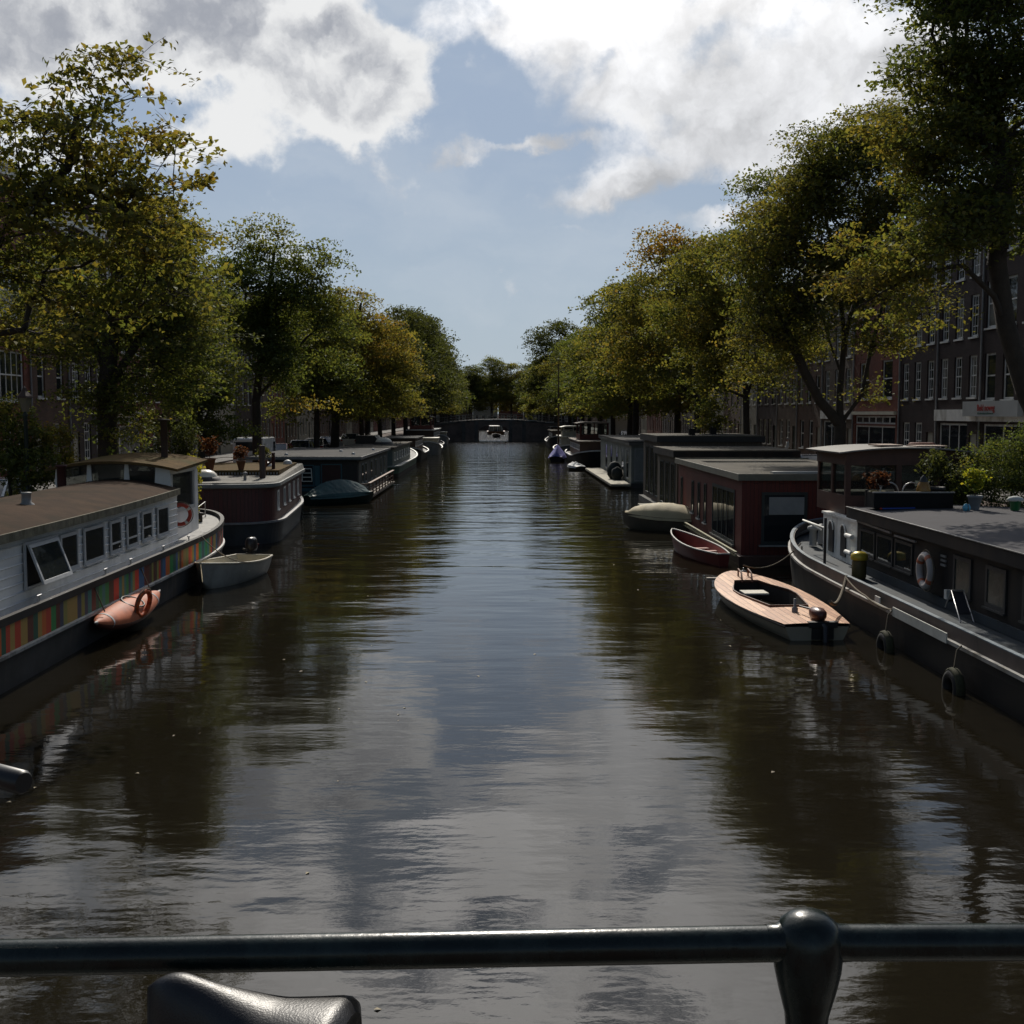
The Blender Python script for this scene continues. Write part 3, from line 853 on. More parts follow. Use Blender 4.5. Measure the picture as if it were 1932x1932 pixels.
def tree(name, label, base, trunks, lobes, ncl, lpc, leaf, mu, sd, seed, mat=None, group='trees lining both quays', **kw):
    """coordinates are world coordinates; everything is stored relative to the base"""
    bx, by, bz = base
    tr = [[(x - bx, y - by, z - bz, r) for x, y, z, r in t] for t in trunks]
    lb = [(l[0] - bx, l[1] - by, l[2] - bz) + tuple(l[3:]) for l in lobes]
    mb, lm = grow(tr, lb, ncl, lpc, leaf, mu, sd, seed, **kw)
    root = thing(name, label, 'tree', base, 0, group)
    obj('trunk', mb, BARK, root)
    mesh_obj('crown', lm, mat or LEAF, root)
    return root

def LB(u, v, d, rx, rz, ry=None, t=0.0):
    """crown lobe centred at (u, v) seen at distance d, radii given in photograph steps"""
    p = W(u, v, d); k = d / 2200.0
    return (p.x, p.y, p.z, rx * k, (ry if ry else rx * k), rz * k, t)
def TP(u, v, d, r):
    p = W(u, v, d); return (p.x, p.y, p.z, r)

# left, nearest: trunk outside the frame, boughs reach in over the boats
tree('elm_tree', 'yellowing elm whose boughs reach in at the upper left over the grey houseboat', (-14.6, 24, QZ),
     [[(-14.6, 24, QZ, .36), (-14.3, 24, 5.5, .30), (-13.6, 24.3, 8.0, .22), (-12.9, 24.5, 10, .16)],
      [(-14.0, 24, 6.8, .2), TP(-60, 440, 24.3, .15), TP(60, 395, 24.5, .12), TP(150, 330, 24.6, .09), TP(170, 230, 24.6, .06)],
      [TP(60, 395, 24.5, .1), TP(190, 370, 24.8, .08), TP(300, 430, 25.2, .05)],
      [(-14.0, 24, 5.2, .2), TP(-60, 640, 24.0, .1), TP(60, 625, 24, .05)]],
     [LB(235, 180, 24.6, 95, 85, t=.05), LB(225, 290, 24.8, 160, 85, t=.05), LB(90, 310, 24.4, 150, 95, t=.15), LB(300, 400, 25.2, 115, 110, t=.1),
      LB(150, 440, 24.6, 180, 100), LB(20, 450, 23.8, 120, 130), LB(320, 520, 25.4, 95, 70, t=-.05), LB(60, 590, 23.8, 95, 70, t=.12), LB(240, 560, 24.8, 90, 60, t=-.1),
      (-14.6, 24, 12.2, 2.6, 3.2, 2.8), (-16.4, 23, 10, 3, 3.4, 3), (-14, 21.5, 9, 2.4, 2.2, 2.4), (-15, 27, 11, 2.4, 2.4, 2.6)],
     820, 56, .15, .50, .12, 11, clr=.62, gap=.27, twiglets=True)
# left second: ivy-clad trunk
tree('elm_tree', 'dark green elm with an ivy-clad trunk behind the grey houseboat', (-14.3, 43, QZ),
     [[(-14.3, 43, QZ, .42), (-14.3, 43, 5.5, .34), (-13.9, 43, 9, .22), (-13.4, 43, 12, .15)],
      [(-14.3, 43, 5.6, .3), (-12.2, 42.6, 8.5, .15), (-10.8, 42.4, 10.2, .08)], [(-14.2, 43, 6.5, .25), (-16, 43.4, 9.5, .14)]],
     [LB(310, 560, 42, 95, 95), LB(240, 650, 42.5, 130, 80, t=-.1), LB(350, 650, 41.5, 75, 80, t=-.02), LB(200, 520, 43, 120, 80), LB(330, 730, 42, 70, 45, t=-.05),
      LB(260, 430, 43.5, 120, 90, t=.05), LB(120, 600, 44, 120, 90), LB(200, 720, 42.7, 60, 60, t=-.12), LB(235, 790, 42.4, 36, 70, t=-.1), LB(265, 820, 42.2, 34, 26, t=.05), LB(345, 470, 42, 50, 60, t=.2)],
     620, 70, .15, .36, .12, 12, clr=.85, twiglets=True)
# right nearest: leaning
tree('elm_tree', 'large leaning elm at the right edge with a bough arching left over the houses', (14.6, 29.5, QZ),
     [[(14.6, 29.5, QZ, 0.264), TP(1990, 850, 29.5, 0.157), TP(1935, 740, 29.5, 0.135), TP(1895, 620, 29.5, 0.117), TP(1872, 500, 29.6, 0.096), TP(1880, 330, 29.8, 0.070), TP(1850, 150, 30, 0.048)],
      [TP(1895, 620, 29.5, 0.087), TP(1868, 560, 29.3, 0.074), TP(1810, 505, 29.0, 0.061), TP(1730, 515, 28.8, 0.048), TP(1650, 560, 28.6, 0.030), TP(1600, 590, 28.5, 0.017)],
      [TP(1880, 330, 29.7, 0.052), TP(1800, 220, 29.4, 0.035), TP(1720, 200, 29.2, 0.022)], [TP(1935, 740, 29.5, 0.087), TP(1990, 560, 29.8, 0.065), TP(2050, 400, 30, 0.044)]],
     [LB(1810, 70, 30, 120, 110, t=-.12), LB(1760, 190, 29.4, 120, 85, t=-.1), LB(1880, 200, 30.5, 130, 130, t=-.15), LB(1700, 290, 29.2, 85, 65, t=.02), LB(1820, 330, 29.6, 140, 90, t=-.12),
      LB(1760, 430, 28.8, 130, 60, t=.0), LB(1650, 490, 28.6, 95, 60, t=.12), LB(1600, 545, 28.4, 45, 35, t=.25), LB(1890, 430, 29.5, 70, 50, t=-.1), LB(1850, -60, 30, 190, 110, t=-.1), LB(2050, 100, 30, 160, 200), LB(2080, 350, 30, 120, 140), LB(1700, 590, 28.6, 60, 22, t=.1)],
     1100, 72, .13, .44, .13, 13, clr=.68, gap=.32, twiglets=True)
# right second: forked trunk in front of the red house
tree('elm_tree', 'elm with a widely forked dark trunk standing before the red brick house', (13.9, 47.5, QZ),
     [[(13.9, 47.5, QZ, 0.300), TP(1585, 800, 47.5, 0.158), TP(1583, 740, 47.5, 0.137), TP(1590, 640, 47.5, 0.101), TP(1575, 520, 47.6, 0.072), TP(1540, 380, 47.8, 0.047)],
      [TP(1578, 775, 47.5, 0.108), TP(1545, 755, 47.3, 0.068), TP(1520, 710, 47.1, 0.054), TP(1478, 620, 46.8, 0.043), TP(1450, 560, 46.6, 0.025)],
      [TP(1590, 770, 47.5, 0.108), TP(1625, 745, 47.2, 0.058), TP(1640, 660, 46.9, 0.047), TP(1665, 560, 46.6, 0.036), TP(1690, 470, 46.4, 0.022)],
      [TP(1578, 690, 47.5, 0.072), TP(1560, 640, 47.3, 0.043), TP(1535, 560, 47.1, 0.032)], [TP(1588, 650, 47.5, 0.072), TP(1610, 560, 48, 0.043), TP(1630, 450, 48.2, 0.029)]],
     [LB(1540, 300, 48, 90, 60, t=.15), LB(1480, 370, 47.6, 80, 60, t=.1), LB(1600, 360, 48.2, 110, 80, t=-.05), LB(1540, 450, 48, 110, 70), LB(1440, 480, 46.8, 80, 70, t=.08), LB(1640, 260, 48.5, 70, 60, t=.05),
      LB(1470, 570, 46.6, 80, 50, t=.02), LB(1590, 540, 47.6, 80, 50, t=-.02), LB(1430, 635, 46.5, 55, 26, t=.15), LB(1510, 650, 46.8, 50, 18, t=.1), LB(1650, 620, 46.6, 42, 45, t=.12), LB(1690, 640, 46.4, 32, 26, t=.1),
      LB(1640, 740, 47, 20, 26, t=.15), LB(1685, 430, 46.6, 80, 70), LB(1720, 560, 46.8, 45, 30, t=.05), LB(1470, 735, 46.7, 16, 14, t=.1), LB(1500, 610, 46.9, 75, 40, t=.05), LB(1620, 480, 47, 90, 60, t=0), LB(1430, 700, 46.6, 40, 20, t=.1)],
     1120, 62, .142, .44, .13, 14, clr=.88, gap=.28, twiglets=True)
tree('elm_tree', 'green elm rising above its neighbours behind the forked tree on the right quay', (14.0, 65, QZ),
     [[(14.0, 65, QZ, 0.286), TP(1408, 800, 65, 0.157), TP(1405, 700, 65, 0.120), TP(1410, 560, 65, 0.074), TP(1420, 430, 65, 0.046)],
      [TP(1408, 760, 65, 0.116), TP(1370, 735, 64.7, 0.069), TP(1345, 670, 64.5, 0.046)], [TP(1408, 740, 65, 0.092), TP(1440, 660, 65.2, 0.060), TP(1460, 560, 65.4, 0.037)]],
     [LB(1430, 370, 66, 45, 55, t=-.2), LB(1440, 460, 65, 75, 60, t=-.15), LB(1340, 500, 64.6, 75, 60, t=.12), LB(1400, 560, 65, 100, 60), LB(1300, 600, 64.4, 70, 55, t=.08), LB(1370, 660, 64.6, 85, 45, t=.05), LB(1470, 640, 65.4, 70, 60), LB(1330, 720, 64.4, 42, 26, t=-.02), LB(1450, 720, 65, 40, 22), LB(1345, 775, 63, 26, 30, t=-.05)],
     640, 58, .185, .44, .12, 15, clr=1.0)
tree('elm_tree', 'elm with a browning top, third of the fully visible trees on the right quay', (14.0, 82, QZ),
     [[(14.0, 82, QZ, 0.280), (14.0, 82, 5.5, 0.224), (13.2, 82, 10, 0.140), (12.6, 82, 14, 0.070)], [(14, 82, 5.5, 0.175), (10.6, 81.5, 9, 0.084)]],
     [LB(1260, 480, 83, 60, 48, t=.3), LB(1230, 560, 82, 75, 60, t=.12), LB(1330, 520, 83, 85, 70, t=-.1), LB(1200, 640, 81.5, 70, 55, t=.15), LB(1290, 640, 82, 90, 60, t=-.15), LB(1250, 720, 81, 80, 32, t=-.1), LB(1170, 700, 81, 38, 28, t=.1)],
     560, 50, .225, .52, .12, 16, clr=1.15)
tree('elm_tree', 'tall dark green elm behind the red-roofed flat houseboat with the blue window frames', (-14.0, 68, QZ),
     [[(-14.0, 68, QZ, 0.300), (-14.0, 68, 5.5, 0.247), (-13.4, 68, 10, 0.150), (-12.8, 68, 14, 0.075)], [(-14, 68, 5.5, 0.188), (-11, 67.5, 9, 0.090)]],
     [LB(495, 450, 68, 48, 45, t=.1), LB(500, 540, 68, 85, 70, t=-.1), LB(590, 510, 67.6, 50, 50, t=-.05), LB(570, 600, 67.5, 85, 70, t=-.2), LB(470, 640, 68.5, 90, 70, t=-.2), LB(560, 690, 67, 80, 50, t=-.2), LB(620, 560, 67, 22, 45, t=0), LB(450, 560, 69, 60, 70, t=-.1), LB(590, 755, 67, 28, 16, t=.45)],
     640, 56, .185, .34, .11, 17, clr=1.0)
tree('elm_tree', 'golden yellow-green elm overhanging the water behind the green-hulled barge', (-14.0, 100, QZ),
     [[(-14.0, 100, QZ, .40), (-13.8, 100, 5.5, .33), (-12.4, 100, 10, .2), (-11.6, 100, 14, .1)], [(-13.8, 100, 5.5, .25), (-9.6, 99.5, 8.5, .12)]],
     [LB(660, 590, 101, 50, 45, t=.15), LB(700, 650, 100, 75, 55, t=.15), LB(750, 710, 99, 45, 40, t=.1), LB(640, 680, 101, 60, 60, t=0), LB(700, 740, 100, 85, 30, t=-.12), LB(760, 760, 98, 30, 18, t=0)],
     620, 52, .24, .58, .10, 18, clr=1.2)

# the rest of both rows: three crowns, copied and turned
def row_proto(kind, seed, mu, mat=None):
    lob = {0: [(0, 0, 8.5, 3.9, 3.9, 3.2), (1.6, .6, 11, 3.0, 3.0, 3.0), (-1.4, -.8, 12.3, 2.7, 2.7, 2.8), (.2, .2, 14.2, 2.0, 2.0, 1.8), (2.8, -1, 7, 2.2, 2.4, 1.7), (-2.8, 1.2, 7.3, 2.2, 2.2, 1.8), (1.6, 2, 4.9, 2, 2, 1.1), (-1.6, -2, 4.7, 2, 2, 1.0)],
           1: [(0, 0, 8, 4.3, 4.0, 3.0), (-1.8, .6, 10.6, 3.0, 3.0, 2.8), (1.8, -.8, 11.2, 2.8, 2.8, 2.7), (0, .6, 13.4, 2.4, 2.4, 1.8), (3.0, 1, 6.6, 2.0, 2.4, 1.5), (-1.8, 1.5, 4.8, 2.2, 2.2, 1.1), (1.6, -2, 4.6, 2, 2, 1.0)],
           2: [(0, 0, 9, 3.5, 3.5, 3.6), (1.0, .8, 12.2, 2.7, 2.7, 2.8), (-1.0, 0, 14.6, 1.9, 1.9, 2.0), (-2.4, 1.0, 8, 2.2, 2.2, 2.0), (2.6, -1.0, 7.6, 2.3, 2.3, 2.0), (0, 2.2, 5, 2.2, 2, 1.2), (0, -2, 4.8, 2.2, 2, 1.1)]}[kind]
    return grow([[(0, 0, 0, .30), (.1, 0, 4.6, .23), (-.1, .2, 8, .15), (0, 0, 12, .08)], [(.1, 0, 4.6, .2), (2.2, .5, 7.5, .1)], [(.1, 0, 5, .2), (-2, -.5, 8, .1)]], lob, 520, 42, .285, mu, .1, seed, clr=1.15)
protos = []
for k, (kind, seed, mu, mt) in enumerate([(0, 21, .38, LEAF), (1, 22, .56, LEAF), (2, 23, .22, LEAF), (0, 24, .5, LEAF_DK)]):
    mb, lm = row_proto(kind, seed, mu)
    tm = obj('trunk', mb, BARK); me_t = tm.data; bpy.data.objects.remove(tm)
    lm.materials.append(mt)
    protos.append((me_t, lm))
TONES = ['green', 'yellowing', 'dark green', 'blackish green']
def put_tree(x, y, k, sx, sz, rz, label, group='trees lining both quays'):
    r = thing('elm_tree', label, 'tree', (x, y, QZ), rz, group); r.scale = (sx, sx, sz)
    for nm, me in zip(('trunk', 'crown'), protos[k]):
        o = bpy.data.objects.new(nm, me); C.objects.link(o); o.parent = r
rnd = random.Random(9)
seqL = [(57, 2, .62, .60), (91, 0, .85, .82), (112, 1, .9, .80), (123, 0, .9, .80), (134, 1, .95, .82), (146, 3, 1.0, .9), (159, 3, 1.15, 1.12), (170, 3, 1.2, 1.16), (182, 3, 1.2, 1.12), (194, 3, 1.15, 1.1), (209, 3, 1.5, 1.28), (232, 1, 1.1, .95), (252, 3, 1.1, 1.0), (274, 0, 1.1, 1.0), (298, 2, 1.1, 1.0), (320, 0, 1.1, 1.0)]
seqR = [(93, 1, 1.0, 1.0), (103, 0, 1.05, 1.0), (113, 1, 1.0, .92), (124, 0, 1.0, .9), (135, 2, 1.0, .88), (147, 1, 1.0, .88), (160, 2, 1.0, .9), (172, 3, 1.0, .9), (185, 2, 1.0, .9), (194, 1, 1.0, .95), (208, 3, 1.45, 1.25), (234, 1, 1.1, 1.0), (254, 2, 1.1, 1.0), (276, 1, 1.1, 1.0), (298, 2, 1.1, 1.0), (320, 3, 1.1, 1.0)]
nth = ['first', 'second', 'third', 'fourth', 'fifth', 'sixth', 'seventh', 'eighth', 'ninth', 'tenth', 'eleventh', 'twelfth', 'thirteenth', 'fourteenth', 'fifteenth', 'sixteenth', 'seventeenth']
for s_, seq, wd in ((-1, seqL, 'left'), (1, seqR, 'right')):
    for i, (y, k, a, b) in enumerate(seq):
        off = 14.4 if y < 95 else (13.4 if s_ < 0 and y < 150 else 12.3)
        if y > 195: off = 12.6 if s_ < 0 else 10.6
        put_tree(s_ * (off + rnd.uniform(-.4, .5)), y, k, a, b, rnd.uniform(0, 6.28), '%s elm, %s counting away along the row on the %s quay' % (TONES[k], nth[i], wd))
for i, (x, y, k, a, b) in enumerate([(-16, 346, 0, 1.3, 1.15), (-8.5, 345, 3, 1.3, 1.1), (-1.8, 343, 0, 1.35, 1.28), (4.0, 344, 1, 1.3, 1.2), (10, 346, 3, 1.3, 1.1), (17, 345, 1, 1.3, 1.2)]):
    put_tree(x, y, k, a, b, i * 1.3, 'distant %s tree closing the canal, %s from the left' % (TONES[k], nth[i]), 'trees closing the far end of the canal')

# ---------------------------------------------------------------- shrubs on the quays and boats
def shrub(name, label, base, lobes, n, lpc, leaf, mu, sd, seed, mat=None, stems=3, cat='shrub', clr=.28, parent=None, group=None, gap=.3):
    rng = random.Random(seed)
    tr = []
    bx, by, bz = base
    for i in range(stems):
        a = rng.uniform(0, 6.28); l = lobes[i % len(lobes)]
        tr.append([(0.02 * math.cos(a), .02 * math.sin(a), 0, .03), ((l[0] - bx) * .6, (l[1] - by) * .6, (l[2] - bz) * .7, .015)])
    lb = [(l[0] - bx, l[1] - by, l[2] - bz) + tuple(l[3:]) for l in lobes]
    mb, lm = grow([tr[0]] + tr[1:], lb, n, lpc, leaf, mu, sd, seed, clr=clr, gap=gap, twig=.005, flat=.8)
    root = thing(name, label, cat, base, 0, group)
    obj('stems', mb, BARK, root); mesh_obj('foliage', lm, mat or LEAF, root)
    return root
shrub('shrub', 'tall dark ivy-like bush with pale leaf tips at the left edge behind the lamp post', (-14.4, 34.5, QZ),
      [LB(30, 830, 35, 60, 60), LB(110, 840, 35.5, 34, 50, t=.25), LB(20, 770, 35, 40, 25, t=.1), LB(60, 880, 34.5, 60, 40)], 210, 50, .1, .3, .14, 31, stems=3)
shrub('shrub', 'grey-green bush behind the tall stove pipe of the left houseboat', (-14.6, 47, QZ),
      [LB(350, 830, 47, 26, 40, t=.05), LB(300, 850, 47, 30, 20)], 70, 46, .1, .32, .12, 32, mat=LEAF_DK)
shrub('shrub', 'feathery dark green bush at the right edge beside the grey flat roof', (14.6, 30.2, QZ),
      [LB(1900, 880, 30, 75, 55, t=.1), LB(1830, 905, 29.5, 45, 40, t=.2), LB(1900, 930, 29.5, 90, 50, t=0), LB(1960, 860, 30, 60, 60)], 330, 70, .065, .02, .16, 33)
shrub('shrub', 'spiky dark shrub against the right side of the brown wheelhouse', (13.3, 31.5, QZ),
      [LB(1790, 880, 31, 26, 35, t=-.1), LB(1800, 930, 31, 40, 30)], 110, 50, .085, .28, .12, 34)
shrub('shrub', 'small light green bush on the right quay above the far flat roof', (13.8, 62, QZ),
      [LB(1340, 790, 61, 24, 30, t=.1)], 50, 40, .12, .4, .12, 35, mat=LEAF)
shrub('shrub', 'rounded bush growing at the right end of the arched bridge', (6.2, 205, 3.5),
      [(6.2, 205, 4.9, 1.5, 1.3, 1.5, .05)], 90, 30, .2, .45, .12, 36)
# ---------------------------------------------------------------- boat building helpers
def plan(y0, y1, xc, B, La, Lb, pa=2.2, pb=2.2, n=14, ba=0.0, bb=0.0):
    """closed plan outline (counter-clockwise list of (x, y)); La/Lb = length of the rounding at y0 / y1, ba/bb = half breadth kept at the very end"""
    ys = []
    for i in range(n + 1):
        f = i / n; ys.append(y0 + La * (1 - math.cos(f * PI / 2)) if La else y0)
    mid = [y0 + La + (y1 - Lb - y0 - La) * i / 8 for i in range(1, 8)]
    for v in mid: ys.append(v)
    for i in range(n + 1):
        f = i / n; ys.append(y1 - Lb + Lb * math.sin(f * PI / 2))
    def hb(y):
        h = B
        if La and y < y0 + La: h = ba + (B - ba) * max(0, 1 - ((y0 + La - y) / La) ** pa) ** (1 / pa)
        if Lb and y > y1 - Lb: h = min(h, bb + (B - bb) * max(0, 1 - ((y - y1 + Lb) / Lb) ** pb) ** (1 / pb))
        return h
    yy = []
    for v in ys:
        if not yy or v > yy[-1] + 1e-4: yy.append(v)
    R_ = [(xc + hb(v), v) for v in yy]; L_ = [(xc - hb(v), v) for v in reversed(yy)]
    pts = []
    for p in R_ + L_:
        if not pts or (abs(p[0] - pts[-1][0]) + abs(p[1] - pts[-1][1])) > 1e-3: pts.append(p)
    return pts

def off(pts, d):
    """offset outline outwards by d"""
    n = len(pts); out = []
    for i in range(n):
        a, b, c = Vector(pts[i - 1]), Vector(pts[i]), Vector(pts[(i + 1) % n])
        t1 = (b - a).normalized() if (b - a).length > 1e-6 else Vector((0, 1)); t2 = (c - b).normalized() if (c - b).length > 1e-6 else t1
        t = (t1 + t2); t = t.normalized() if t.length > 1e-6 else t1
        nrm = Vector((t.y, -t.x)); out.append((b.x + nrm.x * d, b.y + nrm.y * d))
    return out

def band(pts, levels, mb=None):
    """loft the outline through (offset, z or z(y)) levels"""
    mb = mb or MB(); rows = []
    for d, z in levels:
        q = off(pts, d) if d else pts
        rows.append([(x, y, z(y) if callable(z) else z) for x, y in q])
    return mb.grid(rows, smooth=False, closed=True)

def cap(pts, z, mb=None, d=0):
    mb = mb or MB(); q = off(pts, d) if d else pts
    n = len(q); h = n // 2
    vs = [(x, y, z(y) if callable(z) else z) for x, y in q]
    # strips between the two sides keep a curved sheer smooth
    fs = []
    for i in range(h - 1):
        a, b = i, i + 1; c, e = n - 1 - i - 1, n - 1 - i
        fs.append((a, b, c, e))
    if n % 2: fs.append((h - 1, h, h + 1))
    return mb.add(vs, fs)

def opening(root, wallx, y0, y1, z0, z1, s, frame=WHITE, name='window', fw=.06, proud=.03, mull=0, glass=None, lean=0.0, sill=True):
    """framed window on a wall plane x = wallx facing s (+1 = +x)"""
    m = MB(); a, b = sorted((wallx + .002 * s, wallx + proud * s))
    m.box(a, b, y0, y0 + fw, z0, z1).box(a, b, y1 - fw, y1, z0, z1).box(a, b, y0 + fw, y1 - fw, z1 - fw, z1).box(a, b, y0 + fw, y1 - fw, z0, z0 + fw)
    if mull: 
        zz = z0 + (z1 - z0) * mull; m.box(a + .001, b - .001, y0 + fw, y1 - fw, zz - .02, zz + .02)
    w = obj(name, m, frame, root)
    a2, b2 = sorted((wallx + .004 * s, wallx + proud * .5 * s)); obj('pane', MB().box(a2, b2, y0 + fw * .6, y1 - fw * .6, z0 + fw * .6, z1 - fw * .6), glass or GLASS, w)
    if sill:
        a3, b3 = sorted((wallx + .001 * s, wallx + (proud + .04) * s)); obj('sill', MB().box(a3, b3, y0 - .03, y1 + .03, z0 - .035, z0 - .001), frame, w)
    return w
def opening_y(root, wally, x0, x1, z0, z1, s=-1, frame=WHITE, name='window', fw=.06, proud=.03, mull=0, glass=None, sill=True):
    m = MB(); a, b = sorted((wally + .002 * s, wally + proud * s))
    m.box(x0, x0 + fw, a, b, z0, z1).box(x1 - fw, x1, a, b, z0, z1).box(x0 + fw, x1 - fw, a, b, z1 - fw, z1).box(x0 + fw, x1 - fw, a, b, z0, z0 + fw)
    if mull: m.box(x0 + fw, x1 - fw, a + .001, b - .001, z0 + (z1 - z0) * mull - .02, z0 + (z1 - z0) * mull + .02)
    w = obj(name, m, frame, root)
    a2, b2 = sorted((wally + .004 * s, wally + proud * .5 * s)); obj('pane', MB().box(x0 + fw * .6, x1 - fw * .6, a2, b2, z0 + fw * .6, z1 - fw * .6), glass or GLASS, w)
    if sill:
        a3, b3 = sorted((wally + .001 * s, wally + (proud + .04) * s)); obj('sill', MB().box(x0 - .03, x1 + .03, a3, b3, z0 - .035, z0 - .001), frame, w)
    return w

HULL_BLK = M('hull_black', (.018, .018, .019), .6, .35, 1.2, spec=.25, stain=(.05, .035, .025))
HULL_GRY = M('hull_grey', (.055, .055, .055), .7, .4, 1.4, spec=.2, stain=(.11, .095, .08))
DECK_GRY = M('deck_grey', (.30, .30, .29), .75, .2, 2, stain=(.2, .19, .17))
ROOF_BRN = M('roof_mossy_brown', spec=.06, col=(.062, .040, .027), rough=.95, var=.4, scale=1.6, bump=.01, stain=(.036, .028, .018))
ROOF_MOSS = M('roof_mossy_ochre', spec=.06, col=(.115, .075, .034), rough=.95, var=.35, scale=2.4, bump=.01, stain=(.08, .075, .03))
ROOF_GRY = M('roof_grey_felt', spec=.12, col=(.095, .092, .097), rough=.9, var=.12, scale=1.5, bump=.003)
ROOF_BLK = M('roof_black_felt', spec=.12, col=(.055, .055, .055), rough=.9, var=.25, scale=1.2, bump=.004, stain=(.09, .085, .08))
ROOF_SAND = M('roof_sandy_felt', spec=.12, col=(.12, .108, .088), rough=.9, var=.25, scale=1.3, bump=.004, stain=(.075, .07, .06))
ROPEM = ROPE

def rope(name, label, pts, r=.018, sag=.15, mat=None, n=10):
    P = []
    for a, b in zip(pts, pts[1:]):
        a, b = Vector(a), Vector(b)
        for i in range(n):
            f = i / n; p = a.lerp(b, f); p.z -= sag * 4 * f * (1 - f) * (b - a).length * .25; P.append(p)
    P.append(Vector(pts[-1]))
    return tag(obj(name, MB().tube(P, r, 6), mat or ROPE), label, 'rope')

# ================================================================ LEFT: grey clapboard houseboat with striped hull
def stripes_mat():
    m = bpy.data.materials.new('painted_stripes'); N, L = nodes_of(m); b = N['Principled BSDF']; b.inputs['Roughness'].default_value = .55
    t = N.new('ShaderNodeTexCoord'); s = N.new('ShaderNodeSeparateXYZ'); L.new(t.outputs['Object'], s.inputs[0])
    wn_ = N.new('ShaderNodeTexNoise'); wn_.noise_dimensions = '1D'; wn_.inputs['Scale'].default_value = .9; wn_.inputs['Detail'].default_value = 0; L.new(s.outputs[1], wn_.inputs['W'])
    k = N.new('ShaderNodeMath'); k.operation = 'MULTIPLY_ADD'; L.new(wn_.outputs['Fac'], k.inputs[0]); k.inputs[1].default_value = .5; L.new(s.outputs[1], k.inputs[2])
    q = N.new('ShaderNodeMath'); q.operation = 'MULTIPLY'; L.new(k.outputs[0], q.inputs[0]); q.inputs[1].default_value = 4.6
    fl = N.new('ShaderNodeMath'); fl.operation = 'FLOOR'; L.new(q.outputs[0], fl.inputs[0])
    w = N.new('ShaderNodeTexWhiteNoise'); w.noise_dimensions = '1D'; L.new(fl.outputs[0], w.inputs['W'])
    cr = N.new('ShaderNodeValToRGB'); cr.color_ramp.interpolation = 'CONSTANT'; L.new(w.outputs['Value'], cr.inputs[0])
    cs = [(.03, .20, .18), (.55, .04, .012), (.42, .26, .06), (.02, .24, .06), (.05, .06, .10), (.60, .12, .012), (.13, .03, .02), (.03, .12, .26), (.26, .24, .05), (.015, .10, .06), (.09, .05, .03)]
    e = cr.color_ramp.elements
    while len(e) < len(cs): e.new(.5)
    for i, c in enumerate(cs): e[i].position = i / len(cs); e[i].color = (*c, 1)
    n = N.new('ShaderNodeTexNoise'); n.inputs['Scale'].default_value = 1.6; n.inputs['Detail'].default_value = 9; n.inputs['Roughness'].default_value = .7; L.new(t.outputs['Object'], n.inputs['Vector'])
    r = N.new('ShaderNodeMapRange'); r.inputs[1].default_value = .60; r.inputs[2].default_value = .9; L.new(n.outputs['Fac'], r.inputs[0])
    mx = N.new('ShaderNodeMix'); mx.data_type = 'RGBA'; L.new(r.outputs[0], mx.inputs[0]); L.new(cr.outputs[0], mx.inputs[6]); mx.inputs[7].default_value = (.13, .09, .06, 1)
    L.new(mx.outputs[2], b.inputs['Base Color']); return m
CLAP = M('clapboard_grey', (.74, .74, .735), .55, .10, 1.5, stain=(.52, .52, .51))
FR_L = M('window_frame_grey', (.44, .45, .46), .5, .1, 3)

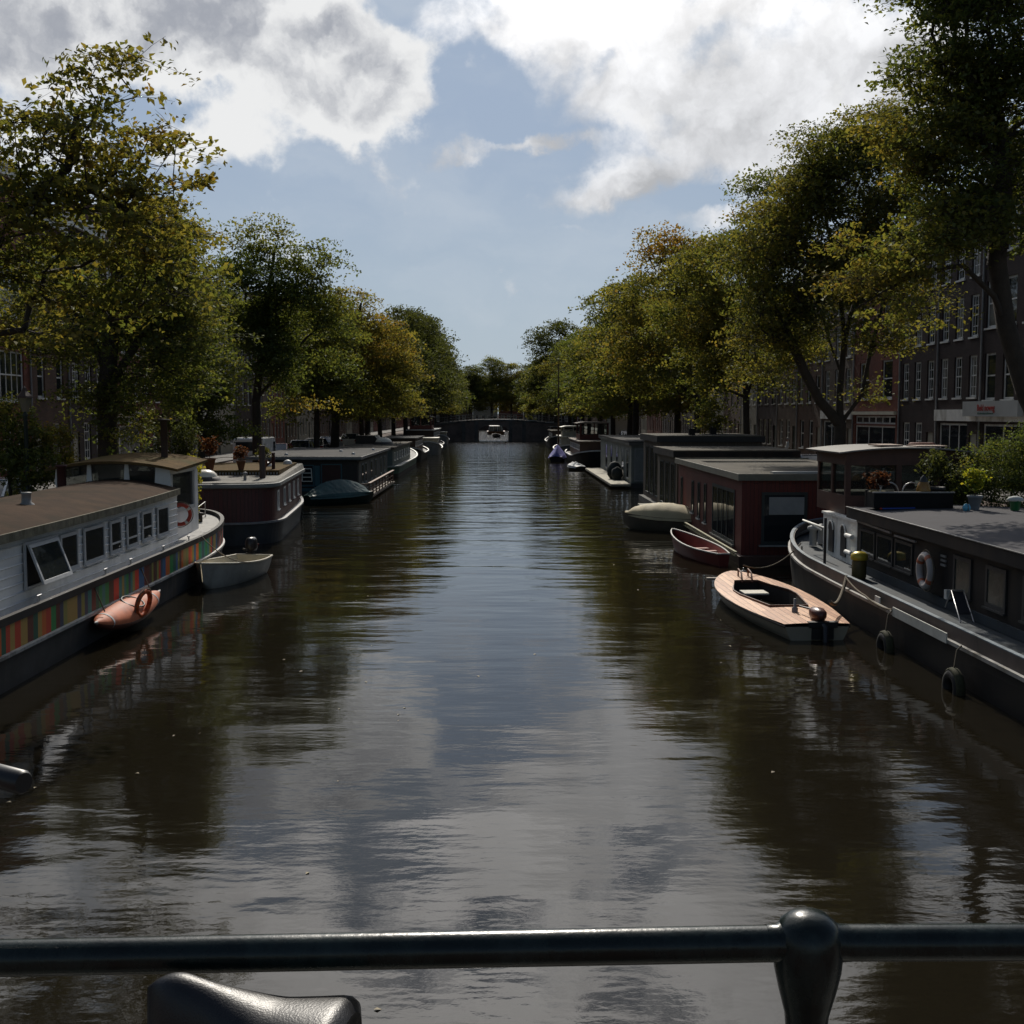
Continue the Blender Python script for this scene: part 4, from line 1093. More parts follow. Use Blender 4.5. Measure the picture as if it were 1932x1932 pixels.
def houseboat_grey():
    Y0 = 11.5
    t = thing('houseboat', 'grey clapboard houseboat with mossy brown roof and colourful striped hull on the left', 'houseboat', (-10.55, Y0, 0))
    pl = plan(0, 28.3, 0, 2.25, 4.5, 7.6, 2.0, 2.1)
    def sheer(y): return 1.30 + .18 * max(0, (y - 19) / 9.3) ** 2.2
    obj('hull', cap(pl, -.9, band(pl, [(-.22, -.9), (-.05, 0.0), (.0, .62), (.02, .64), (0.02, .66)]), d=-.22), HULL_GRY, t)
    st = band(pl, [(.01, .661), (.02, lambda y: sheer(y) - .16)]); obj('striped_band', st, stripes_mat(), t)
    obj('rubbing_strake', band(pl, [(.0, .585), (.065, .60), (.065, .655), (.0, .672)]), M('strake_white', (.30, .30, .29), .6, .3, 4, stain=(.06, .055, .05)), t)
    obj('bulwark_rail', band(pl, [(.0, lambda y: sheer(y) - .158), (.055, lambda y: sheer(y) - .15), (.055, lambda y: sheer(y) - .01), (-.06, lambda y: sheer(y) - .01), (-.06, .93)]), HULL_BLK, t)
    obj('deck', cap(pl, lambda y: 1.04 + .30 * max(0, (y - 17) / 11.3) ** 1.2, d=-.055), M('deck_white_worn', (.40, .39, .37), .75, .2, 2, stain=(.3, .28, .25)), t)
    # cabin: side walls as overlapping boards
    xw, zb, zt, yc0, yc1 = 1.62, 1.03, 2.46, .8, 20.9
    for s in (-1, 1):
        m = MB(); nb = 8; bh = (zt - zb) / nb
        for i in range(nb):
            z = zb + i * bh
            m.prism([(s * xw, z), (s * (xw + .006), z), (s * (xw + .012), z + bh - .045), (s * (xw + .040), z + bh - .020), (s * xw, z + bh - .002)], yc0, yc1, 'y')
        # trim follows the tapering bow end: end boards lean in
        obj('clapboard_wall', m, CLAP, t)
    obj('end_wall', MB().box(-xw + .01, xw - .01, yc1 - .12, yc1 - .02, zb, zt + .12), CLAP, t)
    obj('end_wall', MB().box(-xw + .01, xw - .01, yc0 + .02, yc0 + .12, zb, zt + .12), CLAP, t)
    obj('cabin_core', MB().box(-xw + .008, xw - .008, yc0 + .13, yc1 - .13, zb, zt - .01), M('interior_shade', (.02, .02, .02), .9), t)
    # windows: (y0, y1, z0, z1), the near one hangs open
    wins = [(12.1, 13.1, 1.46, 2.24, 0), (13.45, 14.75, 1.46, 2.24, 0), (15.15, 15.95, 1.48, 2.24, .3), (16.35, 17.2, 1.48, 2.25, .3), (17.55, 18.4, 1.5, 2.25, .45), (18.85, 19.9, 1.48, 2.26, 0)]
    X = xw + .037
    for a, b, c, d, mu in wins: opening(t, X, a, b, c, d, 1, FR_L, fw=.07, proud=.035, mull=mu)
    for a in (3, 5.2, 7.6): opening(t, X, a, a + 1.1, 1.46, 2.24, 1, FR_L, fw=.07, proud=.035)
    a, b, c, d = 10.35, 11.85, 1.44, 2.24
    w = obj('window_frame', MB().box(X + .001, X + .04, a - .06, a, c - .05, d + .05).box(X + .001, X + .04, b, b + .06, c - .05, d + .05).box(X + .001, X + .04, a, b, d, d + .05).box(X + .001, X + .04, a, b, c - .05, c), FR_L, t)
    obj('opening_shade_sheet', MB().box(X + .002, X + .006, a, b, c, d), M('interior_shade', (.02, .02, .02), .9), w)  # thin dark sheet on the wall, coloured to stand in for the unlit room
    sash = MB(); ln = d - c; an = R(20)
    def sp(y, q, o=0): return (X + .045 + math.sin(an) * q + o, y, d - math.cos(an) * q)
    for ya, yb, qa, qb in ((a + .01, a + .08, 0, ln), (b - .08, b - .01, 0, ln), (a + .08, b - .08, 0, .07), (a + .08, b - .08, ln - .07, ln)):
        vs = [sp(ya, qa), sp(yb, qa), sp(yb, qb), sp(ya, qb), sp(ya, qa, .04), sp(yb, qa, .04), sp(yb, qb, .04), sp(ya, qb, .04)]
        sash.add(vs, [(0, 3, 2, 1), (4, 5, 6, 7), (0, 1, 5, 4), (1, 2, 6, 5), (2, 3, 7, 6), (3, 0, 4, 7)])
    sw = obj('tilted_sash', sash, FR_L, t); sw['label'] = 'top-hung window swung open'
    obj('pane', MB().add([sp(a + .07, .06, .02), sp(b - .07, .06, .02), sp(b - .07, ln - .06, .02), sp(a + .07, ln - .06, .02)], [(0, 1, 2, 3)]), GLASS, sw)
    # cambered roof
    rows = []
    def roofrow(y, hw, z): return [(x / 8 * hw, y, z + .26 * (1 - (x / 8) ** 2)) for x in range(-8, 9)]
    for y in [.5 + i * .85 for i in range(25)]:
        hw = 1.82 - .12 * max(0, (y - 15) / 6) ** 2; rows.append(roofrow(y, hw, 2.56 + .06 * max(0, (y - 12) / 9) ** 2))
    m = MB().grid(rows); m.grid([[(x, y, z - .02) for x, y, z in r] for r in rows])
    obj('roof', m, ROOF_BRN, t)
    for s in (-1, 1):
        e = [r[-1] if s > 0 else r[0] for r in rows]
        m = MB().grid([[(x + s * .03, y, z + .015) for x, y, z in e], [(x + s * .03, y, z - .15) for x, y, z in e], [(x - s * .03, y, z - .15) for x, y, z in e], [(x - s * .03, y, z + .012) for x, y, z in e], [(x + s * .03, y, z + .015) for x, y, z in e]], smooth=False)
        obj('fascia', m, M('fascia_weathered', (.17, .155, .11), .9, .5, 5, stain=(.06, .06, .03)), t)
    e = rows[-1]; m = MB().grid([[(x, y, z) for x, y, z in e], [(x, y, z - .17) for x, y, z in e]], smooth=False); obj('fascia', m, M('fascia_weathered', (.2, .2, .2)), t)
    # roof vent
    v = obj('roof_vent', MB().lathe([(.17, 0), (.16, .03), (.10, .07), (.095, .24), (.11, .25), (.105, .28), (0, .285)], (.58, 13.2, 2.76), 16), GREYM, t)
    # wheelhouse
    wy0, wy1, wx0, wx1 = 20.75, 24.0, -1.75, 1.42
    ws = obj('wheelhouse', MB().box(wx0, wx1, wy0 + .28, wy0 + .34, 2.5, 2.72).box(wx0, wx1, wy1 - .06, wy1, 1.2, 2.3).box(wx1 - .06, wx1, wy0 + .35, wy1 - .07, 1.1, 1.98).box(wx0, wx0 + .06, wy0 + .35, wy1 - .07, 1.1, 2.3)
             .box(wx1 - .06, wx1, wy0 + .35, wy1 - .07, 3.0, 3.2).box(wx1 - .08, wx1 + .002, wy1 - .5, wy1 + .002, 1.981, 2.999), CLAP, t)
    def und(x): return 3.115 + .22 * (1 - ((x + .125) / 1.825) ** 2)
    for i, x in enumerate((wx0 + .12, -.82, .22, wx1 - .2)):
        m = MB(); hw = (.11, .045, .045, .19)[i]
        m.prism([(x - hw - .04, 2.721), (x + hw + .04, 2.721), (x + hw, und(x + hw) + .02), (x - hw, und(x - hw) + .02)], wy0 + .27, wy0 + .35, 'y')
        obj('window_post', m, CLAP, t)
    xs_ = [wx0 + .05 + (wx1 - wx0 - .1) * i / 12 for i in range(13)]
    obj('front_window', MB().prism([(xs_[0], 2.72), (xs_[-1], 2.72)] + [(x, und(x)) for x in reversed(xs_)], wy0 + .30, wy0 + .32, 'y'), glass_mat('wheel_glass', (.03, .035, .035), .45), t)
    obj('front_header', MB().prism([(x, und(x) - .05) for x in xs_] + [(x, und(x) + .03) for x in reversed(xs_)], wy0 + .285, wy0 + .345, 'y'), M('header_dark', (.10, .09, .08), .7), t)
    obj('rear_window', MB().box(wx0 + .06, wx1 - .06, wy1 - .04, wy1 - .02, 2.3, 3.2), GLASS_B, t)
    sw = obj('side_window', MB().box(wx1 - .04, wx1 - .02, wy0 + .42, wy1 - .52, 1.98, 3.0), glass_mat('side_glass', (.03, .035, .04), .3), t)
    obj('window_frame', MB().box(wx1 - .02, wx1 + .03, wy0 + .30, wy0 + .42, 1.8, 3.02).box(wx1 - .02, wx1 + .03, wy1 - .55, wy1 - .44, 1.9, 3.02).box(wx1 - .02, wx1 + .028, wy0 + .42, wy1 - .55, 1.9, 2.0), FR_L, t)
    obj('bench', MB().box(.15, .75, wy0 + .6, wy0 + .9, 2.3, 3.08), M('cushion', (.33, .34, .3), .8), t)
    obj('kettle', MB().lathe([(0, 0), (.09, .01), (.11, .08), (.06, .16), (0, .18)], (1.05, wy0 + .6, 2.78), 12), M('enamel', (.4, .45, .45), .3), t)
    def wr(y, z): return [(-1.95 + (3.65) * i / 14, y, z + .22 * (1 - ((i - 7) / 7) ** 2) ** 1) for i in range(15)]
    m = MB().grid([wr(wy0, 3.17), wr(wy0 + 1.6, 3.22), wr(wy1 + .15, 3.30)]); m.grid([wr(wy0, 3.10), wr(wy0 + 1.6, 3.15), wr(wy1 + .15, 3.23)])
    for ya, za in ((wy0, 3.17), (wy1 + .15, 3.30)):
        r = wr(ya, za); m.grid([r, [(x, y, z - .07) for x, y, z in r]], smooth=False)
    for k in (0, 14):
        q = [wr(wy0, 3.17)[k], wr(wy1 + .15, 3.30)[k]]; m.grid([q, [(x, y, z - .07) for x, y, z in q]], smooth=False)
    obj('wheelhouse_roof', m, ROOF_MOSS, t)
    # stove pipes
    obj('chimney', MB().lathe([(.10, -.12), (.10, 1.1), (.17, 1.11), (.17, 1.15), (0, 1.16)], (.72, 23.0, 3.38), 14), M('pipe_brown', (.05, .035, .03), .7), t)
    obj('chimney', MB().lathe([(.12, 0), (.12, .62), (.15, .63), (.15, .68), (0, .69)], (-1.35, 20.4, 2.62), 14), M('pipe_rust', (.06, .02, .018), .7), t)
    # foredeck gear
    for x, y in ((.75, 25.3), (.95, 25.0)):
        obj('bollard', MB().lathe([(.10, 0), (.085, .05), (.085, .34), (.16, .37), (.16, .42), (0, .45)], (x + .1, y + .6, 1.12), 14), HULL_BLK, t)
    obj('windlass', MB().tube([(-.2, 26.2, 1.4), (.9, 26.2, 1.4)], .16, 12).box(-.15, -.05, 26.0, 26.4, 1.1, 1.5).box(.55, .65, 26.0, 26.4, 1.1, 1.5), HULL_BLK, t)
    obj('deck_rail', MB().tube([(1.25, 24.2, 1.15), (1.25, 24.2, 1.75), (.9, 26.9, 1.8), (.9, 26.9, 1.2)], .018, 6), CHROME, t)
    obj('red_locker', MB().box(.95, 1.38, 21.15, 21.6, 1.05, 1.95), M('red_paint', (.24, .03, .02), .5, .2, 3), t)
    for i, y in enumerate((9.6, 13.2, 14.9, 17.5, 19.9)):
        obj('cleat', MB().tube([(2.2, y, sheer(y)), (2.2, y, sheer(y) + .1)], .02, 6).tube([(2.2, y - .1, sheer(y) + .1), (2.2, y + .1, sheer(y) + .1)], .02, 6), CHROME, t)
    return t
houseboat_grey()
def bamboo():
    m = []
    shrub('bamboo', 'yellow-green bamboo standing on the foredeck of the grey clapboard houseboat', (-9.5, 36.0, 1.2),
          [(-9.5, 36.0, 2.3, .15, .2, 1.2, .2), (-9.45, 36.1, 2.9, .14, .2, .6, .3)], 90, 46, .085, .55, .15, 41, mat=LEAF_BR, cat='plant', clr=.15)
    obj_ = thing('plant_pot', 'grey tub holding the bamboo on the houseboat foredeck', 'pot', (-9.5, 36.0, 1.1))
    obj('tub', MB().lathe([(.16, 0), (.22, .3), (.24, .31), (.24, .35), (.2, .35), (.19, .3), (0, .3)], (0, 0, 0), 18), GREYM, obj_)
bamboo()

def lifebuoy(name, label, c, axis, Rr, r, c1, c2, bands=4, rz=0, tilt=0):
    t = thing(name, label, 'lifebuoy', c, rz); t.rotation_euler = (0, tilt, rz)
    obj('ring', MB().torus((0, 0, 0), Rr, r, 'x', 32, 12), c1, t)
    for i in range(bands):
        a0 = 2 * PI * i / bands + .6
        m = MB(); pts = [(0, Rr * math.cos(a0 + q * .07), Rr * math.sin(a0 + q * .07)) for q in range(-2, 3)]
        m.tube(pts, r * 1.04, 12); obj('band', m, c2, t)
    pts = []
    for i in range(33):
        a = 2 * PI * i / 32; q = Rr + r * (1.15 + .35 * abs(math.sin(bands * (a - .6) / 2))); pts.append((r * .2, q * math.cos(a), q * math.sin(a)))
    obj('grab_line', MB().tube(pts, .012, 6), ROPE, t)
    return t
lifebuoy('lifebuoy', 'red and pale lifebuoy leaning on the end of the grey clapboard cabin', (-9.0, 33.0, 1.85), 'x', .28, .055, M('buoy_red', (.35, .04, .02), .5), M('buoy_white', (.55, .5, .45), .5), rz=R(-60))

# kayak hung along the striped hull
def kayak():
    a, b = W(168, 1188, 23.3), W(303, 1120, 28.0)
    a = Vector((-8.12, 23.2, .42)); b = Vector((-8.06, 27.4, .40))
    L = (b - a).length; t = thing('kayak', 'salmon pink kayak hanging on its side against the striped houseboat hull', 'kayak', tuple((a + b) / 2), -math.atan2(b.x - a.x, b.y - a.y))
    t.rotation_euler = (0, R(24), t.rotation_euler.z)
    def st(q, half):
        y = (q - .5) * L; f = 1 - abs(2 * q - 1) ** 2.0; w = .36 * f ** .75; hh = .27 * f ** .7
        r = []
        for k in range(9):
            an = PI * k / 8
            if half > 0: r.append((w * math.cos(an), y, hh * .8 * math.sin(an) + .12 * abs(2 * q - 1) ** 3))
            else: r.append((w * math.cos(an), y, -hh * 1.1 * math.sin(an) + .12 * abs(2 * q - 1) ** 3))
        return r
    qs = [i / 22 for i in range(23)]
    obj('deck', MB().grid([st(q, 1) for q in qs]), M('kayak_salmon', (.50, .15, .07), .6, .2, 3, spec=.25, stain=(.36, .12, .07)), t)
    obj('bottom', MB().grid([st(q, -1) for q in qs]), M('kayak_salmon_shaded', (.16, .045, .03), .5, .2, 3), t)  # shade on the kayak's lower half is put into this darker colour
    for s in (-1, 1): obj('end_cap', MB().tube([(0, s * L * .47, .09), (0, s * L * .515, .13)], [.05, .015], 8), M('cap_grey', (.35, .34, .32), .5), t)
    obj('cockpit_rim', MB().torus((0, 0, 0), .24, .02, 'z', 24, 8).move(Matrix.Translation((0, .1, .20)) @ Matrix.Diagonal((1, 1.5, 1, 1))), M('rim_black', (.03, .03, .03), .5), t)
    for y in (-L * .36, L * .33):
        q = y / L + .5; f = 1 - abs(2 * q - 1) ** 2; w = .375 * f ** .75; hh = .285 * f ** .7
        pts = [(w * math.cos(an), y, (hh * .8 if math.sin(an) > 0 else hh * 1.1) * math.sin(an) + .12 * abs(2 * q - 1) ** 3) for an in [2 * PI * k / 20 for k in range(21)]]
        obj('strap', MB().grid([pts, [(x, yy + .07, z) for x, yy, z in pts]]), M('strap_grey', (.4, .4, .4), .7), t)
kayak()
for y, k in ((23.7, 0), (26.8, 1)):
    rope('rope', 'pale line holding the %s end of the pink kayak to the hull' % ('near' if k == 0 else 'far'), [(-8.3, y + .15, 1.15), (-8.05, y, .66)], .015, 0)
t_ = lifebuoy('lifebuoy', 'bright orange ring wound with rope hung over the pink kayak', (-7.72, 25.2, .58), 'x', .27, .05, M('orange_rope', (.55, .10, .02), .7, .3, 25), M('orange_dark', (.35, .06, .015), .7), bands=9, rz=R(-12), tilt=R(12))

# generic open boat / dinghy: stern at y = 0, bow at y = L
def boat_shell(L, B, H, keel=-.18, tr=.75, bowrise=.25, pwr=2.2, n=18, m=9, stemrake=.12, full=.45):
    def st(q, inset=0.0, zfloor=None):
        b = B / 2 * (tr + (1 - tr) * math.sin(min(1, q / .45) * PI / 2)) if q < .45 else B / 2 * max(0, 1 - ((q - .45) / .55) ** pwr) ** .8
        s = H + bowrise * q ** 2.2; kz = keel + (H * .8) * max(0, (q - .75) / .25) ** 3
        y = q * L
        b = max(.012, b - inset); out = []
        for k in range(-m, m + 1):
            f = abs(k) / m; xx = (b * (f ** full)) * (1 if k > 0 else -1) if k else 0
            zz = kz + (s - kz) * f ** 1.6
            if zfloor is not None: zz = max(zz + .03, zfloor) if f < .999 else s
            out.append((xx, y + stemrake * L * .3 * (zz / max(.1, s)) * max(0, (q - .7) / .3), zz))
        return out
    return st, n
def open_boat(root, L, B, H, hullmat, inmat, gunmat, seats=2, seatmat=None, **kw):
    st, n = boat_shell(L, B, H, **kw)
    qs = [1 - (1 - i / n) ** 1.25 for i in range(n + 1)]
    outer = [st(q) for q in qs]; inner = [st(q, .035, .02) for q in qs[:-1]]
    m = MB().grid(outer); m.add(outer[0], [tuple(range(len(outer[0])))]); obj('hull', m, hullmat, root)
    inner = [[(x, y + (.04 if i == 0 else 0), z) for x, y, z in r] for i, r in enumerate(inner)]
    m = MB().grid(inner); m.add(inner[0], [tuple(range(len(inner[0])))]); obj('inside', m, inmat, root)
    g = MB()
    side = [r[-1] for r in outer]; other = [r[0] for r in outer]
    g.tube([(x, y, z + .01) for x, y, z in side], .03, 6); g.tube([(x, y, z + .01) for x, y, z in other], .03, 6); g.tube([(other[0][0], other[0][1], other[0][2] + .01), (side[0][0], side[0][1], side[0][2] + .01)], .03, 6)
    obj('gunwale', g, gunmat, root)
    for i in range(seats):
        q = .22 + .32 * i / max(1, seats - 1) * (1 if seats > 1 else 0) + (.1 if seats == 1 else 0)
        r = st(q, .05); w = abs(r[-1][0]); z = H * .62
        obj('thwart', MB().box(-w + .03, w - .03, q * L - .13, q * L + .13, z, z + .035), seatmat or inmat, root)
    return st

def outboard(root, x, y, z, cmat, rz=0, s=1.0):
    """engine hung on a transom at the given local place, facing -y"""
    e = obj('outboard_motor', MB().grid([[(x + s * .13 * wx * math.cos(2 * PI * k / 14), y - s * .12 + s * .22 * wy * math.sin(2 * PI * k / 14), z + s * h) for k in range(14)] for wx, wy, h in ((.0, .0, .10), (.8, .8, .10), (1, 1, .16), (1.02, 1, .26), (.9, .92, .36), (.6, .7, .41), (0, 0, .42))], closed=True), cmat, root)
    obj('shaft', MB().box(x - .05 * s, x + .05 * s, y - .17 * s, y - .04 * s, z - .55 * s, z + .12 * s).box(x - .09 * s, x + .09 * s, y - .1 * s, y + .03 * s, z - .12 * s, z + .06 * s), DKMET, e)
    obj('tiller', MB().tube([(x, y + .02, z + .12 * s), (x, y + .42 * s, z + .2 * s)], .02 * s, 8), DKMET, e)
    return e

CREAMG = M('cream_gelcoat', (.62, .56, .42), .35, .06, 2)
t = thing('dinghy', 'small cream dinghy with dark outboard moored off the striped houseboat bow', 'dinghy', (-7.25, 34.5, 0), R(170))
open_boat(t, 3.6, 1.5, .5, M('dinghy_grey', (.36, .35, .31), .5, .2, 2, stain=(.2, .19, .15)), CREAMG, CREAMG, 2, bowrise=.22)
outboard(t, .15, -.02, .5, M('cowl_black', (.02, .018, .02), .3), s=1.25)
obj('cowl_stripe', MB().box(.02, .28, -.44, -.42, .76, .81), M('cowl_red', (.2, .02, .02), .4), t)
rope('rope', 'mooring line from the cream dinghy bow to the striped hull', [(-6.5, 30.5, .8), (-8.3, 32.5, 1.3)], .014, .3)

# ================================================================ LEFT 2: maroon barge
MAROON = plank_mat('maroon_boards', (.10, .028, .026), (.075, .03, .028), (.02, .012, .012), width=.16, length=3, axis='Z', rough=.55)
BROWN_BD = plank_mat('brown_boards', (.10, .075, .06), (.075, .055, .045), (.03, .02, .02), width=.14, length=3, axis='Z')
def pot(root_name, label, loc, s, plantmat, mu, seed, cat='potted plant', tall=1.0, potmat=None):
    t = thing(root_name, label, cat, loc)
    obj('pot', MB().lathe([(.10 * s, 0), (.17 * s, .30 * s), (.19 * s, .31 * s), (.19 * s, .36 * s), (.165 * s, .36 * s), (.155 * s, .31 * s), (0, .31 * s)], (0, 0, 0), 16), potmat or M('terracotta', (.14, .06, .035), .85, .3, 5), t)
    mb, lm = grow([[(0, 0, .3 * s, .02), (0, 0, .45 * s, .012)]], [(0, 0, (.55 + .15 * tall) * s, .22 * s, .22 * s, .2 * s * tall, 0)], 30, 22, .09 * s ** .5, mu, .15, seed, clr=.12 * s, gap=.1, twig=.003, flat=.9)
    obj('stems', mb, BARK, t); mesh_obj('foliage', lm, plantmat, t)
    return t
def maroon_barge():
    yaw = R(4.5); t = thing('houseboat', 'dark maroon barge with white windows, white roof dome and flower pots', 'houseboat', (-10.15, 41.2, 0), yaw)
    pl = plan(0, 14.5, 0, 2.35, 2.4, 5.5, 2.6, 2.0)
    def sh(y): return .78 + .5 * max(0, (y - 8) / 6.5) ** 2
    obj('hull', cap(pl, -.6, band(pl, [(-.25, -.6), (-.12, 0), (0, sh)]), d=-.25), M('hull_bluegrey', (.05, .055, .06), .5, .3, 1, stain=(.03, .03, .03)), t)
    obj('rubbing_strake', band(pl, [(0, lambda y: sh(y) - .03), (.06, lambda y: sh(y) - .02), (.06, lambda y: sh(y) + .05), (-.05, lambda y: sh(y) + .05)]), GREYM, t)
    obj('deck', cap(pl, lambda y: sh(y) - .02, d=-.01), DECK_GRY, t)
    cb = plan(.25, 12.4, 0, 2.12, 1.5, .6, 3.2, 4.0, ba=.0)
    obj('cabin', band(cb, [(0, .76), (0, 2.1)]), MAROON, t)
    obj('roof', cap(cb, lambda y: 2.24 + .015 * y, band(cb, [(.0, 2.02), (.12, 2.03), (.12, 2.2), (.05, lambda y: 2.24 + .015 * y)]), d=.05), M('roof_pale_felt', (.19, .18, .155), .85, .25, .9, stain=(.08, .075, .06)), t)
    obj('roof_trim', band(cb, [(.12, 2.06), (.17, 2.07), (.17, 2.19), (.12, 2.2)]), M('trim_grey', (.2, .21, .2), .7), t)
    X = 2.12
    for i, y in enumerate((1.75, 4.0, 5.9, 7.8, 9.7)):
        w = opening(t, X, y, y + .62, 1.15, 1.86, 1, WHITE, fw=.075, proud=.03, glass=GLASS if i == 1 else M('white_blind', (.36, .35, .34), .8))
    # front window (on the rounded face)
    # raised rear roof with a toothed edge
    obj('upper_roof', MB().box(-2.0, 1.95, 4.2, 11.6, 2.33, 2.5), ROOF_MOSS, t)
    m = MB()
    for i in range(34): m.box(-1.95 + i * .115, -1.90 + i * .115, 4.12, 4.19, 2.33, 2.42)
    obj('roof_edging', m, GREYM, t)
    d = obj('skylight_kerb', MB().lathe([(.58, 0), (.5, .14), (.0, .14)], (-.45, 1.55, 2.26), 28), M('black_flashing', (.03, .03, .03), .6), t)
    obj('skylight_dome', MB().lathe([(.46, .14), (.42, .24), (.32, .33), (.17, .385), (0, .40)], (-.45, 1.55, 2.26), 28), M('dome_white', (.75, .70, .58), .3, .05, 2), t)
    obj('roof_vent', MB().lathe([(.07, 0), (.055, .02), (.055, .2), (.1, .24), (.07, .3), (0, .31)], (1.0, 1.5, 2.26), 12), GREYM, t)
    obj('chimney', MB().tube([(1.5, 2.6, 2.27), (1.5, 2.6, 3.5)], .11, 14), M('pipe_brown2', (.07, .05, .045), .7), t)
    obj('chimney', MB().tube([(1.62, 5.2, 2.5), (1.62, 5.2, 3.15)], .07, 10).tube([(1.2, 5.2, 2.52), (1.62, 5.2, 2.85)], .04, 8), M('pipe_rust', (.06, .02, .018)), t)
    for x, y in ((1.1, 7.5), (1.75, 9.5)):
        obj('roof_bowl', MB().lathe([(.2, 0), (.18, .1), (.1, .17), (0, .19)], (x, y, 2.51), 14), M('bowl_white', (.6, .6, .58), .4), t)
    obj('roof_fence_rope', MB().tube([(-2.0 + i * .25, 4.3, 2.95 + .06 * math.cos(i * .8)) for i in range(15)], .012, 5), ROPE, t)
    M4 = Matrix.Translation((-10.15, 41.2, 0)) @ Matrix.Rotation(yaw, 4, 'Z')
    for i, (x, y, s, mt, mu, lb) in enumerate(((-.75, 4.5, 1.3, LEAF_RED, .3, 'tall pot with reddish grasses, left of three on the maroon barge roof'), (.45, 4.5, 1.0, LEAF_RED, .15, 'round pot with rust-red heather in the middle of the maroon barge roof'), (1.3, 4.5, 1.05, LEAF_DK, .7, 'pot with a green plant beside the stove pipe on the maroon barge'))):
        pot('potted_plant', lb, tuple(M4 @ Vector((x, y, 2.5))), s, mt, mu, 50 + i, tall=1.4 if i == 0 else .8)
    return t
maroon_barge()

# ================================================================ LEFT 3: black flat houseboat, teal frames
TEAL = M('teal_paint', (.035, .10, .13), .5, .15, 3)
def black_box():
    t = thing('houseboat', 'flat black houseboat with teal window frames and a side deck', 'houseboat', (-10.3, 63.8, 0))
    w, L = 2.7, 17.2
    obj('pontoon', MB().box(-w, w, 0, L, -.4, .42), M('concrete_dark', (.07, .07, .065), .85, .3, 1), t)
    obj('wall', MB().box(-w + .1, w - .1, .1, L - .1, .421, 2.12), M('tarred_boards', (.028, .022, .022), .6, .3, 2), t)
    obj('roof', MB().box(-w - 1.15, w + .12, -.15, L, 2.15, 2.33), ROOF_BLK, t)
    obj('roof_trim', MB().box(-w - 1.15, w + .14, -.18, -.153, 2.20, 2.345).box(w + .122, w + .15, -.15, L, 2.20, 2.345), GREYM, t)
    obj('teal_panel', MB().box(-1.4, 1.75, .06, .098, .45, .62), TEAL, t)
    for a, b in ((-.95, -.62), (.25, .55)): obj('teal_shutter', MB().box(a, b, .05, .098, .75, 1.85), TEAL, t)
    opening_y(t, .1, -2.3, -1.0, .75, 1.85, frame=TEAL)
    opening_y(t, .1, -.6, .22, .75, 1.9, frame=TEAL)
    w2 = opening_y(t, .1, .6, 1.75, .75, 1.95, frame=TEAL, glass=M('brown_curtain', (.05, .02, .018), .6))
    m = MB().bar((-.42, .03, 1.0), (-.36, -.18, 1.7), .05).bar((.12, .03, 1.0), (.12, -.18, 1.7), .05)
    for f in (0, .33, .66, 1): m.bar((-.42 + .06 * f, .03 - .21 * f, 1.0 + .7 * f), (.12, .03 - .21 * f, 1.0 + .7 * f), .045)
    sh = obj('open_sash', m, WHITE, t); sh['label'] = 'small white window sash standing ajar'
    obj('side_cladding', MB().box(w - .098, w - .06, .3, L - .3, .5, 2.05), M('blue_black_boards', (.045, .06, .065), .5, .3, 2), t)
    for y in (1.6, 3.2, 6.2, 8.6, 12, 14.4): opening(t, w - .06, y, y + 1.0, .75, 1.9, 1, M('frame_bluegrey', (.14, .18, .19), .5), fw=.09)
    # side deck with wooden rail
    obj('side_deck', MB().box(w + .01, w + .75, -1.0, 13.5, .12, .22), M('deck_wood', (.14, .11, .08), .8, .3, 3), t)
    m = MB()
    for i in range(9): y = -.9 + i * 1.75; m.box(w + .62, w + .69, y, y + .07, .221, .93)
    m.box(w + .58, w + .73, -1.0, 13.5, .931, .975); m.box(w + .64, w + .67, -.95, 13.4, .60, .66); m.box(w + .64, w + .67, -.95, 13.4, .36, .41)
    m.box(w - .5, w + .6, -.98, -.91, .86, .93)
    obj('side_railing', m, M('rail_wood', (.22, .13, .09), .7, .3, 4), t)
    for x, y in ((-1.8, 3), (1.9, 4), (.5, 9), (2.2, 12)): obj('roof_vent', MB().lathe([(.12, 0), (.1, .1), (0, .12)], (x, y, 2.331), 12), M('bowl_white', (.6, .6, .58)), t)
    return t
black_box()
def tarp_boat(name, label, cat, loc, rz, L, B, H, hull, tarp, ridge=.45, ribs=0, lump=.0):
    t = thing(name, label, cat, loc, rz)
    st, n = boat_shell(L, B, H, bowrise=.15)
    qs = [1 - (1 - i / n) ** 1.25 for i in range(n + 1)]
    outer = [st(q) for q in qs]; m = MB().grid(outer); m.add(outer[0], [tuple(range(len(outer[0])))]); obj('hull', m, hull, t)
    rows = []
    rng = random.Random(int(abs(loc[0] * 10)))
    for i in range(25):
        q = .005 + i / 24 * .985; r = st(q); b = abs(r[-1][0]) + .05; s = r[-1][2]; row = []
        h = ridge * (math.sin(PI * min(1, max(0, q * 1.05))) ** .6)
        if lump: h *= .55 + .45 * abs(math.cos(q * PI * lump))
        for k in range(-6, 7):
            f = k / 6; zz = s + .01 + h * (1 - abs(f) ** (1.02 if not ribs else 2.2)) - (.12 if abs(k) == 6 else 0)
            if ribs: zz += .02 * abs(math.cos(q * PI * ribs)) * (1 - abs(f) ** 2)
            row.append((b * f, q * L, zz + rng.uniform(-.01, .01)))
        rows.append(row)
    obj('cover', MB().grid(rows, smooth=bool(ribs)), tarp, t)
    return t
tarp_boat('covered_boat', 'small boat under a peaked dark green tarpaulin by the teal-framed houseboat', 'boat', (-9.9, 60.2, 0), R(-62), 3.6, 1.5, .42, M('hull_dkgreen', (.012, .03, .025), .4), M('tarp_green', (.035, .09, .085), .45, .3, 2), ridge=.8, lump=0)

